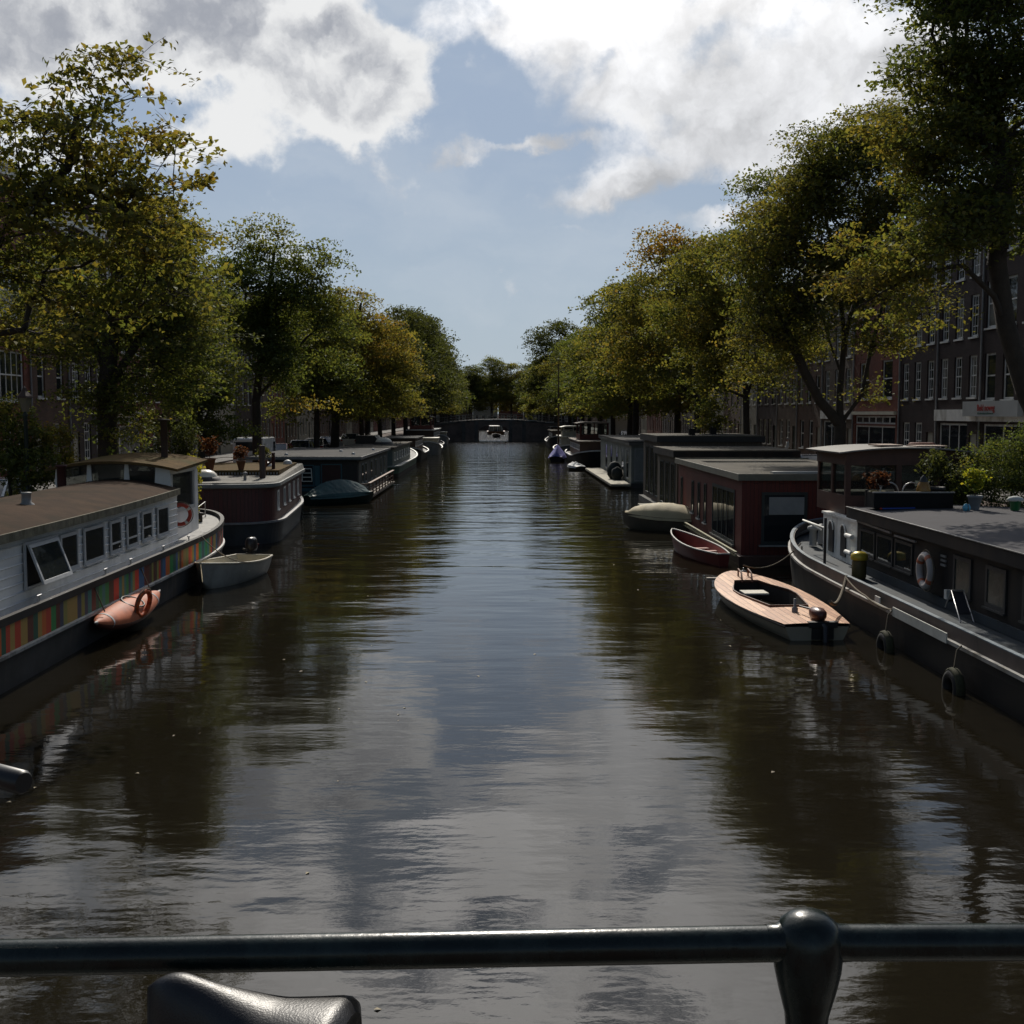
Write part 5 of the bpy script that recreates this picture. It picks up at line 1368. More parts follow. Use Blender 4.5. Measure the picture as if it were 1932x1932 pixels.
# ================================================================ LEFT 4: green barge
GREENH = M('hull_green', (.08, .16, .12), .45, .2, 1, stain=(.05, .09, .07))
def green_barge():
    t = thing('houseboat', 'long green-hulled barge with a pale flat roof and white roof dome', 'houseboat', (-9.7, 84.5, 0))
    pl = plan(0, 27, 0, 2.4, 2.5, 7, 2.2, 2.0)
    def sh(y): return .85 + .75 * max(0, (y - 17) / 10) ** 2
    obj('hull', cap(pl, -.5, band(pl, [(-.25, -.5), (-.1, .15), (0, sh)]), d=-.25), GREENH, t)
    obj('hull_foot', band(pl, [(-.07, -.1), (-.085, .3)]), HULL_BLK, t)
    obj('rubbing_strake', band(pl, [(0, lambda y: sh(y) - .1), (.07, lambda y: sh(y) - .08), (.07, lambda y: sh(y) + .02), (-.05, lambda y: sh(y) + .02)]), M('strake_pale', (.38, .42, .38), .5), t)
    obj('deck', cap(pl, lambda y: sh(y) - .05, d=-.01), DECK_GRY, t)
    obj('cabin', MB().box(-1.95, 1.95, 1.2, 18.5, .7, 2.1), M('cabin_green', (.10, .13, .115), .5, .2, 2), t)
    obj('roof', MB().box(-2.1, 2.12, 1.0, 18.8, 2.11, 2.24), ROOF_SAND, t)
    for i in range(7): opening(t, 1.95, 2.4 + i * 2.3, 3.4 + i * 2.3, 1.2, 1.8, 1, WHITE)
    obj('skylight_kerb', MB().lathe([(.8, 0), (.7, .2), (0, .2)], (.6, 8.5, 2.245), 24), M('black_flashing', (.03, .03, .03)), t)
    obj('skylight_dome', MB().lathe([(.65, .2), (.6, .34), (.4, .5), (.15, .56), (0, .57)], (.6, 8.5, 2.245), 24), M('dome_white', (.75, .7, .58)), t)
    obj('wheelhouse', MB().prism([(-1.9, 2.25), (.2, 2.25), (-.35, 2.9), (-1.9, 2.9)], 10.5, 14.0, 'y'), M('wheel_dark', (.04, .035, .03), .6), t)
    m = MB()
    for x, y in ((-.6, 4), (1.0, 3), (1.9, 5), (1.9, 9)): m.tube([(x, y, 2.24), (x, y, 2.62)], .02, 6)
    obj('roof_stanchions', m, DKMET, t)
green_barge()
# LEFT 5..7
def cabin_boat(label, loc, L, B, hull, cab, roofm, zc, yc, wheel=None, rz=0, group=None, sheer=.8, whitebow=False):
    t = thing('barge', label, 'boat', loc, rz, group)
    pl = plan(0, L, 0, B / 2, L * .16, L * .3, 2.2, 1.9)
    y1 = L
    def sh(y): return .75 + sheer * max(0, 1 - y / (L * .4)) ** 2 + sheer * .7 * max(0, (y - L * .6) / (L * .4)) ** 2
    obj('hull', cap(pl, -.5, band(pl, [(-.3, -.5), (-.15, .1), (0, sh)]), d=-.3), hull, t)
    obj('rubbing_strake', band(pl, [(0, lambda y: sh(y) - .12), (.06, lambda y: sh(y) - .1), (.06, lambda y: sh(y)), (-.06, lambda y: sh(y))]), WHITE if whitebow else GREYM, t)
    obj('deck', cap(pl, lambda y: sh(y) - .18, d=-.01), DECK_GRY, t)
    obj('cabin', MB().box(-B * .36, B * .36, yc[0], yc[1], .6, zc - .1), cab, t)
    obj('cabin_roof', MB().box(-B * .4, B * .4, yc[0] - .2, yc[1] + .2, zc - .1, zc), roofm, t)
    nw = int((yc[1] - yc[0]) / 1.6)
    sx = 1 if loc[0] < 0 else -1
    for i in range(nw): opening(t, sx * B * .36, yc[0] + .4 + i * 1.6, yc[0] + 1.3 + i * 1.6, zc - .85, zc - .35, sx, WHITE)
    if wheel:
        a, b, h, cm, rm = wheel
        obj('wheelhouse', MB().box(-B * .3, B * .3, a, b, zc + .001, zc + .5).box(-B * .3, -B * .26, a, a + .1, zc + .5, zc + h).box(B * .26, B * .3, a, a + .1, zc + .5, zc + h).box(-B * .3, -B * .26, b - .1, b, zc + .5, zc + h).box(B * .26, B * .3, b - .1, b, zc + .5, zc + h).box(-.06, .06, a, a + .08, zc + .5, zc + h), cm, t)
        obj('wheelhouse_glass', MB().box(-B * .26, B * .26, a + .03, a + .05, zc + .5, zc + h).box(B * .28, B * .285, a + .1, b - .1, zc + .5, zc + h).box(-B * .285, -B * .28, a + .1, b - .1, zc + .5, zc + h), GLASS_B, t)
        obj('wheelhouse_roof', MB().prism([(-B * .36, zc + h), (B * .36, zc + h), (B * .2, zc + h + .14), (-B * .2, zc + h + .14)], a - .3, b + .3, 'y'), rm, t)
    return t
cabin_boat('dark low barge moored behind the green-hulled barge', (-9.9, 113, 0), 18, 4.8, HULL_BLK, M('cabin_umber', (.06, .04, .03), .6), ROOF_BLK, 2.3, (2, 14), whitebow=True)
cabin_boat('small white-bowed cruiser nosing out past the dark low barge on the left', (-8.1, 132, 0), 9, 3.0, M('hull_white_dull', (.30, .29, .26), .5), M('cabin_cream', (.35, .32, .25), .5), CREAM, 1.9, (3, 7), whitebow=True)
cabin_boat('barge with red-brown wheelhouse and white-edged cabin roof far along the left bank', (-9.4, 141, 0), 20, 4.4, HULL_BLK, M('cabin_umber', (.06, .04, .03)), WHITE, 2.75, (.8, 16), wheel=(1.2, 6, 1.5, M('wheel_redbrown', (.13, .04, .03), .6), ROOF_BLK))
cabin_boat('little white boat at the far left just before the arched bridge', (-9.0, 176, 0), 8, 2.8, M('hull_white_dull', (.3, .29, .26)), M('cabin_cream', (.35, .32, .25)), CREAM, 1.9, (3, 6), whitebow=True)
# ================================================================ RIGHT 1: black barge with grey roof
RB = M('barge_black', (.014, .0135, .014), .65, .35, 1.3, spec=.22, stain=(.04, .03, .024))
SLATE = M('deck_bluegrey', (.022, .034, .046), .75, .3, 1.5, stain=(.018, .024, .028))
PALEBLUE = M('waterway_paleblue', (.17, .21, .24), .6, .3, 3, stain=(.07, .085, .09))
WHITE_AL = M('white_cabin_paint', (.80, .79, .74), .5, .08, 2, stain=(.36, .35, .31))
def right_barge():
    t = thing('houseboat', 'large black barge with a grey flat roof and brown wheelhouse on the right', 'houseboat', (10.45, 9.5, 0))
    pl = plan(0, 26.2, 0, 2.5, 3, 6.2, 2.2, 2.1)
    def sh(y): return 1.0 + .5 * max(0, (y - 18.5) / 7.7) ** 2.0
    obj('hull', cap(pl, -.8, band(pl, [(-.25, -.8), (-.06, 0), (0, .5), (0, lambda y: sh(y) - .33)]), d=-.25), RB, t)
    obj('rubbing_strake', band(pl, [(0, lambda y: sh(y) - .328), (.07, lambda y: sh(y) - .32), (.07, lambda y: sh(y) - .255), (0, lambda y: sh(y) - .247)]), M('strake_light', (.28, .27, .25), .6, .3, 3, stain=(.12, .10, .07)), t)
    obj('bulwark', band(pl, [(.002, lambda y: sh(y) - .246), (.015, lambda y: sh(y)), (-.1, lambda y: sh(y)), (-.1, lambda y: sh(y) - .15)]), M('bulwark_brown', (.11, .085, .075), .6, .3, 1.5, stain=(.05, .045, .04)), t)
    obj('bulwark_cap', band(pl, [(.02, lambda y: sh(y) + .001), (.02, lambda y: sh(y) + .02), (-.07, lambda y: sh(y) + .02), (-.07, lambda y: sh(y) + .001)]), PALEBLUE, t)
    obj('deck', cap(pl, lambda y: .86 + .22 * max(0, (y - 18.5) / 7.7) ** 2, d=-.05), SLATE, t)
    xw = -1.6; Y = 19.0
    obj('cabin', MB().box(xw, 2.3, .8, Y, .87, 2.16), RB, t)
    obj('cabin_plinth', MB().box(xw - .05, xw - .002, .8, Y, .87, 1.05), SLATE, t)
    # roof
    m = MB()
    def rr(y): 
        return [(-1.78, y, 2.38), (-.6, y, 2.43), (.8, y, 2.45), (2.5, y, 2.38)]
    m.grid([rr(.6), rr(10), rr(Y + .1)]); m.grid([[(x, y, z - .04) for x, y, z in rr(v)] for v in (.6, Y + .1)])
    obj('roof', m, ROOF_GRY, t)
    obj('roof_edge', MB().box(-1.83, -1.781, .6, Y + .12, 2.14, 2.395).box(-1.83, 2.5, Y + .121, Y + .17, 2.14, 2.40), RB, t)
    obj('roof_edge_strip', MB().box(-1.86, -1.82, .6, Y + .15, 2.396, 2.412), CHROME, t)
    # windows facing the water (x-)
    for a, b in ((17.6, 18.7), (16.35, 17.45), (15.1, 16.2)):
        opening(t, xw, a, b, 1.28, 1.92, -1, M('frame_dark', (.045, .045, .045), .5), fw=.06, glass=GLASS)
    for a in (12.0, 10.5, 9.0, 7.3, 5.6, 3.8):
        opening(t, xw, a, a + .85, 1.22, 1.98, -1, M('frame_dark', (.045, .045, .045)), fw=.08, glass=M('curtained_glass', (.055, .065, .055), .25, .1, 2))
    obj('awning_bar', MB().bar((xw - .12, 16.2, 2.06), (xw - .12, 18.6, 2.10), .05), GREYM, t)
    obj('awning_bar', MB().bar((xw - .1, 14.7, 2.02), (xw - .1, 16.0, 2.02), .04), GREYM, t)
    m = MB()
    for i in range(3): m.box(xw - .03, xw - .002, 13.25, 13.5, 1.86 - i * .09, 1.9 - i * .09)
    obj('louvre', m, GREYM, t)
    obj('wall_lamp', MB().box(xw - .1, xw - .002, 12.95, 13.08, 1.08, 1.26), WHITE, t)
    # white trunk cabin with two arched doors
    wy0, wy1 = 19.2, 22.3; xq = -1.52
    m = MB().box(xq, 2.1, wy0, wy1, .88, 1.98); m.box(xq - .04, 2.14, wy0 - .04, wy1 + .04, 1.981, 2.04)
    obj('white_cabin', m, WHITE_AL, t)
    for y in (20.35, 21.45):
        pts = [(y - .21, 1.02), (y + .21, 1.02), (y + .21, 1.62)] + [(y + .21 * math.cos(a), 1.62 + .21 * math.sin(a)) for a in [PI * k / 8 for k in range(1, 8)]] + [(y - .21, 1.62)]
        d = obj('arched_door', MB().prism(pts, xq - .035, xq - .001, 'x'), M('door_black', (.03, .03, .032), .4), t)
        hood = MB().tube([(xq - .04, y + .22 * math.cos(a), 1.62 + .22 * math.sin(a)) for a in [PI * k / 10 for k in range(11)]], .02, 6)
        obj('arch_rim', hood, WHITE_AL, d)
    for z in (1.2, 1.62): obj('fender_roll', MB().tube([(xq - .1, 19.35, z), (xq - .1, 19.85, z)], .06, 10), WHITE_AL, t)
    obj('grab_rail', MB().tube([(xq - .02, 22.4, 1.5), (xq - .45, 22.7, 1.75), (xq - .40, 20.6, 1.72)], .025, 8), WHITE_AL, t)
    # wheelhouse
    hx0, hx1, hy0, hy1 = -1.35, 1.75, 20.9, 23.6
    BRN = M('wheelhouse_brown', (.075, .035, .025), .55, .3, 3)
    m = MB().box(hx0, hx1, hy0, hy1, 2.05, 2.55).box(hx0 - .02, hx1 + .02, hy0 - .02, hy1 + .02, 3.35, 3.66)
    for yy in (hy0 - .01, hy1 - .05): m.prism([(hx0 - .02 + (hx1 - hx0 + .04) * i / 10, 3.661) for i in range(11)] + [(hx1 + .02 - (hx1 - hx0 + .04) * i / 10, 3.668 + .118 * (1 - ((i - 5) / 5) ** 2)) for i in range(11)], yy, yy + .06, 'y')
    obj('wheelhouse', m, BRN, t)
    for x in (hx0, -.02, 1.0, hx1 - .14): obj('window_post', MB().box(x, x + .14, hy0, hy0 + .12, 2.551, 3.349), BRN, t)
    for x in (hx0, 0, hx1 - .12): obj('window_post', MB().box(x, x + .12, hy1 - .12, hy1, 2.551, 3.349), BRN, t)
    obj('window_post', MB().box(hx0, hx0 + .1, hy0 + 1.2, hy0 + 1.35, 2.551, 3.349), BRN, t)
    obj('front_glass', MB().box(hx0 + .1, hx1 - .1, hy0 + .04, hy0 + .055, 2.55, 3.35), GLASS_B, t)
    obj('rear_glass', MB().box(hx0 + .1, hx1 - .1, hy1 - .055, hy1 - .04, 2.55, 3.35), GLASS_B, t)
    obj('side_glass', MB().box(hx0 + .04, hx0 + .055, hy0 + .12, hy1 - .12, 2.55, 3.35), GLASS_B, t)
    def rw(y, z): return [(hx0 - .28 + (hx1 - hx0 + .56) * i / 10, y, z + .13 * (1 - ((i - 5) / 5) ** 2)) for i in range(11)]
    m = MB().grid([rw(hy0 - .35, 3.70), rw(hy1 + .3, 3.70)], smooth=False); m.grid([rw(hy0 - .35, 3.665), rw(hy1 + .3, 3.665)], smooth=False)
    for yy in (hy0 - .35, hy1 + .3): m.grid([rw(yy, 3.70), rw(yy, 3.665)], smooth=False)
    obj('wheelhouse_roof', m, M('roof_cream_grey', (.22, .21, .19), .7, .15, 2), t)
    m = MB().box(-.4, .2, hy0 + .2, hy0 + 1.2, 3.84, 3.88).box(.5, 1.3, hy0 + .0, hy0 + .8, 3.83, 3.86)
    obj('roof_boards', m, M('boards_pale', (.40, .30, .24), .7, .2, 3), t)
    obj('roof_coil', MB().torus((1.1, hy0 + 1.3, 3.86), .3, .05, 'z', 20, 8), M('coil_red', (.16, .05, .03), .7), t)
    # foredeck
    for x, y in ((-1.55, 23.2), (-1.2, 23.6)): obj('bollard', MB().lathe([(.12, 0), (.10, .05), (.10, .42), (.17, .46), (.15, .54), (0, .58)], (x, y, .98), 14), M('bollard_pale', (.3, .3, .3), .5), t)
    obj('anchor_winch', MB().tube([(-.9, 24.2, 1.35), (.5, 24.2, 1.35)], .2, 12).box(-.8, -.7, 24, 24.4, 1, 1.6).box(.3, .4, 24, 24.4, 1, 1.6), RB, t)
    obj('ladder', MB().tube([(-.95, 23.9, 1.1), (-.95, 23.9, 2.3)], .03, 6).tube([(-.55, 23.9, 1.1), (-.55, 23.9, 2.3)], .03, 6).tube([(-.95, 23.9, 1.5), (-.55, 23.9, 1.5)], .02, 6).tube([(-.95, 23.9, 1.9), (-.55, 23.9, 1.9)], .02, 6), BRN, t)
    # bulwark fittings
    obj('mooring_pole', MB().tube([(-2.42, 18.9, .2), (-2.42, 18.9, 2.15)], .035, 8), DKMET, t)
    obj('white_plank', MB().box(-2.60, -2.575, 10.6, 13.4, .68, .86), M('plank_white', (.5, .5, .45), .6, .2, 2), t)
    obj('white_tag', MB().box(-2.60, -2.575, 14.2, 14.5, .8, .92), WHITE, t)
    return t
right_barge()
BX, BY = 10.45, 9.5
lifebuoy('lifebuoy', 'white lifebuoy with faded orange bands on the black cabin wall', (BX - 1.78, BY + 13.9, 1.52), 'x', .31, .075, M('buoy_pale', (.42, .38, .36), .6, .1, 3), M('buoy_band', (.40, .12, .06), .6))
g = thing('gas_bottle', 'yellow gas bottle with brass cap standing on the black barge side deck', 'gas bottle', (BX - 2.05, BY + 17.35, .87))
obj('bottle', MB().lathe([(.15, 0), (.165, .04), (.165, .38), (.14, .46), (.06, .5), (0, .51)], (0, 0, 0), 18), M('bottle_brown', (.12, .09, .03), .5), g)
obj('cap', MB().lathe([(.19, .44), (.20, .48), (.19, .57), (.12, .62), (0, .64)], (0, 0, 0), 20), M('cap_yellow', (.50, .38, .04), .3, .1, 3, metal=.2), g)
def fender(label, y, dz):
    t = thing('tyre_fender', label, 'tyre', (BX - 2.72, y, dz), 0, 'tyre fenders along the black barge')
    obj('tyre', MB().torus((0, 0, 0), .24, .1, 'x', 28, 12), RUBBER, t)
    obj('tread', MB().torus((0, 0, 0), .315, .04, 'x', 28, 8, 2.0), M('mossy_tread', (.05, .05, .025), .9, .4, 8), t)
    obj('line', MB().tube([(0, 0, .33), (.05, .02, .7 - dz), (.12, 0, .78 - dz)], .015, 6), ROPE, t)
fender('tyre fender half in the water, farther of the two on the black barge', 22.9, .03)
fender('mossy tyre fender, nearer of the two hanging from the black barge', 19.4, .05)

# planters and pots on the grey roof
def planter():
    t = thing('planter_box', 'long black planter box at the front end of the grey roof', 'planter', (BX - .55, BY + 18.4, 2.45))
    obj('box', MB().box(-.95, .95, -.3, .3, 0, .05).box(-.95, .95, -.3, -.26, .05, .36).box(-.95, .95, .26, .3, .05, .36).box(-.95, -.91, -.26, .26, .05, .36).box(.91, .95, -.26, .26, .05, .36), M('planter_black', (.012, .012, .013), .8, spec=.15), t)
    obj('rim', MB().box(-.98, .98, -.33, -.25, .361, .39), GREYM, t)
    obj('soil', MB().box(-.9, .9, -.25, .25, .051, .28), M('soil', (.04, .03, .02), .95), t)
    for x in (-.96, .9): obj('leg', MB().box(x, x + .06, .301, .36, 0, .4), RB, t)
planter()
def roofpot(label, x, y, s, mat_, mu, seed, pm, tall=1.0, z=2.44):
    return pot('potted_plant', label, (BX + x, BY + y, z), s, mat_, mu, seed, potmat=pm, tall=tall)
roofpot('basket of rust-orange heather on the right barge roof left of the planter box', -1.2, 18.75, 1.05, LEAF_RED, .25, 61, M('basket', (.12, .10, .03), .8), .5)
roofpot('bright yellow-green leafy plant in a grey tub on the grey roof', .75, 17.7, .95, LEAF_BR, .5, 62, M('tub_grey', (.16, .18, .2), .6), 1.3)
roofpot('dark bushy pot plant behind the planter box by the wheelhouse window', .25, 18.9, 1.3, LEAF_DK, .5, 63, M('tub_dark', (.03, .03, .03), .6), 1.3)
b = thing('bucket', 'dark green bucket heaped with white cloth on the grey roof', 'bucket', (BX + 1.75, BY + 17.8, 2.42))
obj('pail', MB().lathe([(.10, 0), (.13, .22), (.14, .23), (.13, .25)], (0, 0, 0), 18), M('pail_green', (.02, .12, .04), .4), b)
obj('cloth', MB().lathe([(.13, .22), (.16, .25), (.12, .31), (.04, .34), (0, .34)], (0, 0, 0), 14, sx=1.3), M('cloth_white', (.5, .52, .5), .8), b)
b = thing('garden_gnome_lamp', 'small bell-shaped ornament with golden gleam on the black planter box', 'ornament', (BX - .25, BY + 18.3, 2.82))
obj('body', MB().lathe([(.15, -.06), (.17, .05), (.13, .2), (.06, .3), (.05, .36), (0, .4)], (0, 0, 0), 18), M('ochre_glaze', (.25, .13, .03), .25, .2, 6), b)
obj('cap', MB().lathe([(.1, .24), (.08, .34), (0, .42)], (0, 0, 0), 14), M('tip_dark', (.03, .03, .03), .3), b)
b = thing('hoop_rail', 'bent steel hoops standing behind the black planter box', 'hoop', (BX - .9, BY + 18.82, 2.45))
for x in (0, .55):
    obj('hoop', MB().tube([(x + .22 * math.cos(a), 0, .35 + .22 * math.sin(a)) for a in [PI * k / 10 for k in range(11)]], .018, 6).tube([(x + .22, 0, 0), (x + .22, 0, .35)], .018, 6).tube([(x - .22, 0, 0), (x - .22, 0, .35)], .018, 6), CHROME, b)
b = thing('glass_float', 'pale blue glass ball at the foot of the grey tub', 'glass ball', (BX + .42, BY + 17.35, 2.52))
obj('ball', MB().lathe([(0, -.1), (.06, -.085), (.1, 0), (.06, .085), (0, .1)], (0, 0, 0), 18), M('blue_glass', (.10, .35, .5), .1, .1, 3), b)
obj('net', MB().torus((0, 0, 0), .1, .008, 'x', 18, 5), ROPE, b)
b = thing('boat_pole', 'thin blue pole lying along the front edge of the grey roof', 'pole', (BX - .9, BY + 17.95, 2.45))
obj('shaft', MB().tube([(-.45, 0, 0), (.35, .05, .01)], .018, 8), M('pole_blue', (.02, .06, .3), .4), b)
obj('tip', MB().tube([(-.5, -.003, 0), (-.45, 0, 0)], .022, 8), M('pole_red', (.3, .03, .02), .4), b)
b = thing('satellite_dish', 'small white dish glinting inside the wheelhouse window', 'dish', (BX - .55, BY + 20.6, 2.66))
obj('dish', MB().lathe([(0, 0), (.1, .015), (.16, .05), (.165, .055), (.1, .03), (0, .015)], (0, 0, 0), 18).move(Matrix.Translation((0, 0, .3)) @ Matrix.Rotation(R(75), 4, 'X') @ Matrix.Rotation(R(20), 4, 'Y')), WHITE, b)
obj('stalk', MB().tube([(0, 0, -.62), (0, 0, .3)], .012, 6), GREYM, b)
b = thing('folding_chair', 'folded dark chair with pale tubes leaning on the black barge side deck', 'chair', (BX - 1.95, BY + 11.6, .87))
obj('frame', MB().tube([(0, 0, 0), (.05, .6, .5), (.1, 1.0, .12)], .014, 6).tube([(.25, 0, 0), (.28, .6, .5), (.3, 1.0, .12)], .014, 6).tube([(.05, .6, .5), (.28, .6, .5)], .014, 6), CHROME, b)
obj('seat', MB().add([(0.02, .15, .14), (.27, .15, .14), (.28, .6, .48), (.05, .6, .48)], [(0, 1, 2, 3)]).add([(0.02, .15, .12), (.27, .15, .12), (.28, .6, .46), (.05, .6, .46)], [(0, 1, 2, 3)]), M('canvas_dark', (.02, .02, .025), .8), b)

# orange-decked day boat
def wooden_boat():
    L, B, H = 7.2, 2.1, .29
    t = thing('wooden_boat', 'white day boat with a varnished orange plank deck and angular cockpit', 'boat', (6.62, 23.85, 0), R(2.6))
    n = 26
    def hb(q): return (B / 2) * (.64 + .36 * math.sin(min(1, q / .5) * PI / 2)) if q < .5 else (B / 2) * max(0, 1 - ((q - .5) / .5) ** 2.3) ** .75
    qs = [1 - (1 - i / n) ** 1.3 for i in range(n + 1)]
    outer = []
    for q in qs:
        b = max(.01, hb(q)); s = H + .12 * q ** 2; y = q * L; row = []
        for k in range(-8, 9):
            f = abs(k) / 8; row.append(((b * f ** .4) * (1 if k > 0 else -1) if k else 0, y - (1 - f ** 1.5) * .5 * max(0, (q - .8) / .2), -.22 + (s + .22) * f ** 1.7))
        outer.append(row)
    m = MB().grid(outer); m.add(outer[0], [tuple(range(17))]); obj('hull', m, M('hull_offwhite', (.30, .27, .20), .5, .15, 1.5, stain=(.22, .21, .17)), t)
    g = MB()
    for k in (0, 16): g.tube([(r[k][0], r[k][1], r[k][2]) for r in outer], .028, 6)
    obj('rubbing_strake', g, M('strake_dark', (.05, .04, .035), .6), t)
    # deck with cockpit opening: strips from cockpit edge to gunwale
    ca, cb_, cw = .28 * L, .80 * L, .68
    def cock(y):
        if y <= ca or y >= cb_: return 0
        a = (y - ca) / (cb_ - ca)
        return cw * (.62 + .38 * min(1, a / .45)) * (1 if a < .62 else 1 - .55 * (a - .62) / .38)
    m = MB(); ys = sorted([q * L for q in qs] + [ca - .001, ca + .001, cb_ - .001, cb_ + .001])
    def dz(y, f): return H + .12 * (y / L) ** 2 + .03 + .05 * (1 - f * f)
    for s in (-1, 1):
        rows = []
        for y in ys:
            b = max(.01, hb(y / L)) + .02; c = cock(y)
            rows.append([(s * (c + (b - c) * k / 3), y, dz(y, (c + (b - c) * k / 3) / (B / 2))) for k in range(4)])
        m.grid(rows, smooth=False)
    obj('deck', m, plank_mat('varnished_planks', (.72, .41, .23), (.44, .20, .095), (.16, .06, .035), width=.15, length=1.6, axis='Y', rough=.6), t)
    m = MB()
    cp = [(cock(y), y) for y in ys if ca < y < cb_]; cp = cp + [(-x, y) for x, y in reversed(cp)]
    m.grid([[(x, y, H + .10) for x, y in cp], [(x, y, -.02) for x, y in cp]], smooth=False, closed=True); m.add([(x, y, -.02) for x, y in cp], [tuple(range(len(cp)))])
    obj('cockpit', m, M('cockpit_dark', (.02, .017, .015), .7), t)
    obj('coaming', MB().grid([[(x, y, H + .06) for x, y in off(cp, .0)], [(x, y, H + .13) for x, y in off(cp, .0)], [(x, y, H + .13) for x, y in off(cp, .03)], [(x, y, H + .06) for x, y in off(cp, .03)]], smooth=False, closed=True), M('coaming_wood', (.12, .05, .03), .5), t)
    obj('thwart', MB().box(-.40, .20, .60 * L, .60 * L + .55, .28, .32), M('thwart_pale', (.58, .55, .46), .7), t)
    obj('bailer', MB().lathe([(.07, 0), (.09, .14), (0, .14)], (.1, .48 * L, .02), 12), WHITE, t)
    for x in (-.12, .14): obj('handrail', MB().tube([(x, .80 * L - .1, H + .1), (x + .03, .82 * L, H + .32), (x + .06, .88 * L, H + .36), (x + .06, .88 * L, H + .12)], .022, 8), M('oxide', (.12, .04, .02), .6), t)
    e = obj('outboard_motor', MB().grid([[(.12 + .17 * wx * math.cos(2 * PI * k / 14), .35 + .34 * wy * math.sin(2 * PI * k / 14), H + .12 + h) for k in range(14)] for wx, wy, h in ((0, 0, 0), (.8, .85, 0), (.95, 1, .06), (.95, .95, .14), (.7, .75, .2), (0, 0, .22))], closed=True), M('cowl_oxblood', (.11, .035, .025), .35, .2, 5), t)
    obj('shaft', MB().tube([(.12, .3, H + .1), (.12, -.18, H + .0), (.12, -.2, -.4)], .06, 8), DKMET, e)
    obj('tiller', MB().tube([(.08, .6, H + .26), (-.02, 1.15, H + .24)], .022, 8), DKMET, e)
    obj('pump', MB().lathe([(.07, .0), (.07, .1), (.03, .12), (.03, .3), (0, .3)], (-.08, 1.3, H + .08), 10), GREYM, t)
    obj('bracket', MB().box(-.18, .42, -.05, .1, H - .02, H + .1), M('bracket_black', (.02, .02, .02), .5), t)
    obj('transom_pad', MB().box(-.12, .34, -.04, -.005, .02, H - .03), M('bracket_black', (.02, .02, .02)), t)
wooden_boat()
rope('rope', 'slack brown line from the orange-decked boat stern up to the black barge', [(7.0, 24.3, .75), (7.95, 26.3, 1.0)], .04, .5)
rope('rope', 'thin line from the orange-decked boat bow to the black barge bow', [(6.4, 30.2, .75), (8.3, 31.7, 1.15)], .018, .5)
rope('rope', 'tangled pale rope hanging off the rail at the black barge bow', [(8.25, 31.4, 1.1), (8.15, 31.0, .45), (8.2, 30.6, .95), (8.0, 30.2, .35), (8.05, 29.8, .75)], .022, .6)
rope('rope', 'grey fender line looped along the black barge rubbing strake', [(7.85, 26.0, 1.0), (7.84, 24.6, .82), (7.84, 22.9, .8)], .02, .12)

# ================================================================ RIGHT 2: red houseboat
REDB = plank_mat('red_boards', (.13, .021, .014), (.10, .018, .013), (.035, .01, .01), width=.13, length=4, axis='Z', rough=.6)
FRD = M('frame_dark_green', (.035, .045, .045), .5, .2, 3)
def red_house():
    t = thing('houseboat', 'red boarded flat-roofed houseboat with dark framed glass doors', 'houseboat', (7.6, 36.2, 0))
    L, Wd = 12.8, 5.4
    obj('pontoon', MB().box(-.15, Wd + .1, -.4, L + .1, -.5, .28), M('pontoon_rust', (.07, .04, .03), .8, .4, 1.5), t)
    obj('wall', MB().box(0, Wd, 0, L, .281, 2.62), REDB, t)
    obj('roof', MB().box(-.12, Wd + .12, -.12, L + .12, 2.70, 2.78), ROOF_SAND, t)
    obj('fascia', MB().box(-.15, Wd + .15, -.15, -.121, 2.621, 2.83).box(-.15, -.121, -.12, L + .12, 2.621, 2.83).box(-.12, Wd + .12, L + .121, L + .15, 2.62, 2.83), M('fascia_olive', (.17, .165, .13), .6, .2, 3), t)
    for a, b, c, d in ((8.9, 9.35, .9, 2.1), (7.5, 7.95, .8, 2.12), (6.15, 6.6, .75, 2.15), (11.6, 12.05, .9, 2.1)):
        opening(t, 0, a, b, c, d, -1, FRD, fw=.05)
        obj('white_sill', MB().box(-.08, -.002, a - .05, b + .05, c - .1, c - .04), WHITE, t)
    dd = opening(t, 0, 1.0, 4.9, .5, 2.25, -1, FRD, fw=.1, sill=False)
    m = MB()
    for y in (2.2, 3.0, 3.8): m.box(-.045, -.034, y - .04, y + .04, .6, 2.15)
    obj('mullions', m, FRD, dd)
    obj('door_sill', MB().box(-.1, -.031, .9, 5.0, .44, .498), M('fascia_olive', (.17, .165, .13)), t)
    w = opening_y(t, 0, .62, 2.05, .62, 2.25, frame=FRD, fw=.09)
    obj('blind', MB().box(.85, 1.95, -.036, -.026, 1.55, 2.1), M('blind_grey', (.30, .31, .31), .7, .15, 2), w)
    obj('white_sill', MB().box(.55, 2.1, -.14, -.002, .55, .6), M('sill_grey', (.32, .32, .31), .6), t)
    obj('corner_post', MB().box(2.65, 2.72, -.06, -.002, .3, 2.6), FRD, t)
    m = MB()
    for z in (.30, .40): m.box(-.30, -.22, -.5, L + .2, z, z + .05)
    obj('timber_fender', m, M('timber_yellow', (.26, .24, .13), .7, .3, 2, stain=(.14, .14, .09)), t)
    obj('roof_strip', MB().box(1.2, Wd - .3, 1.0, 1.4, 2.781, 2.84), M('alu_strip', (.45, .44, .42), .4), t)
    obj('puddle_patch', MB().box(.6, Wd - .5, 9.5, 11.0, 2.781, 2.786), M('wet_patch', (.06, .06, .06), .12, .2, 1), t)
    m = MB()
    for i in range(12): m.box(Wd - 1.3, Wd - .9, -.2 - .02, -.12 - .04, .5 + i * .17, .53 + i * .17)
    obj('louvre_screen', m, M('screen_brown', (.06, .035, .025), .6), t)
red_house()
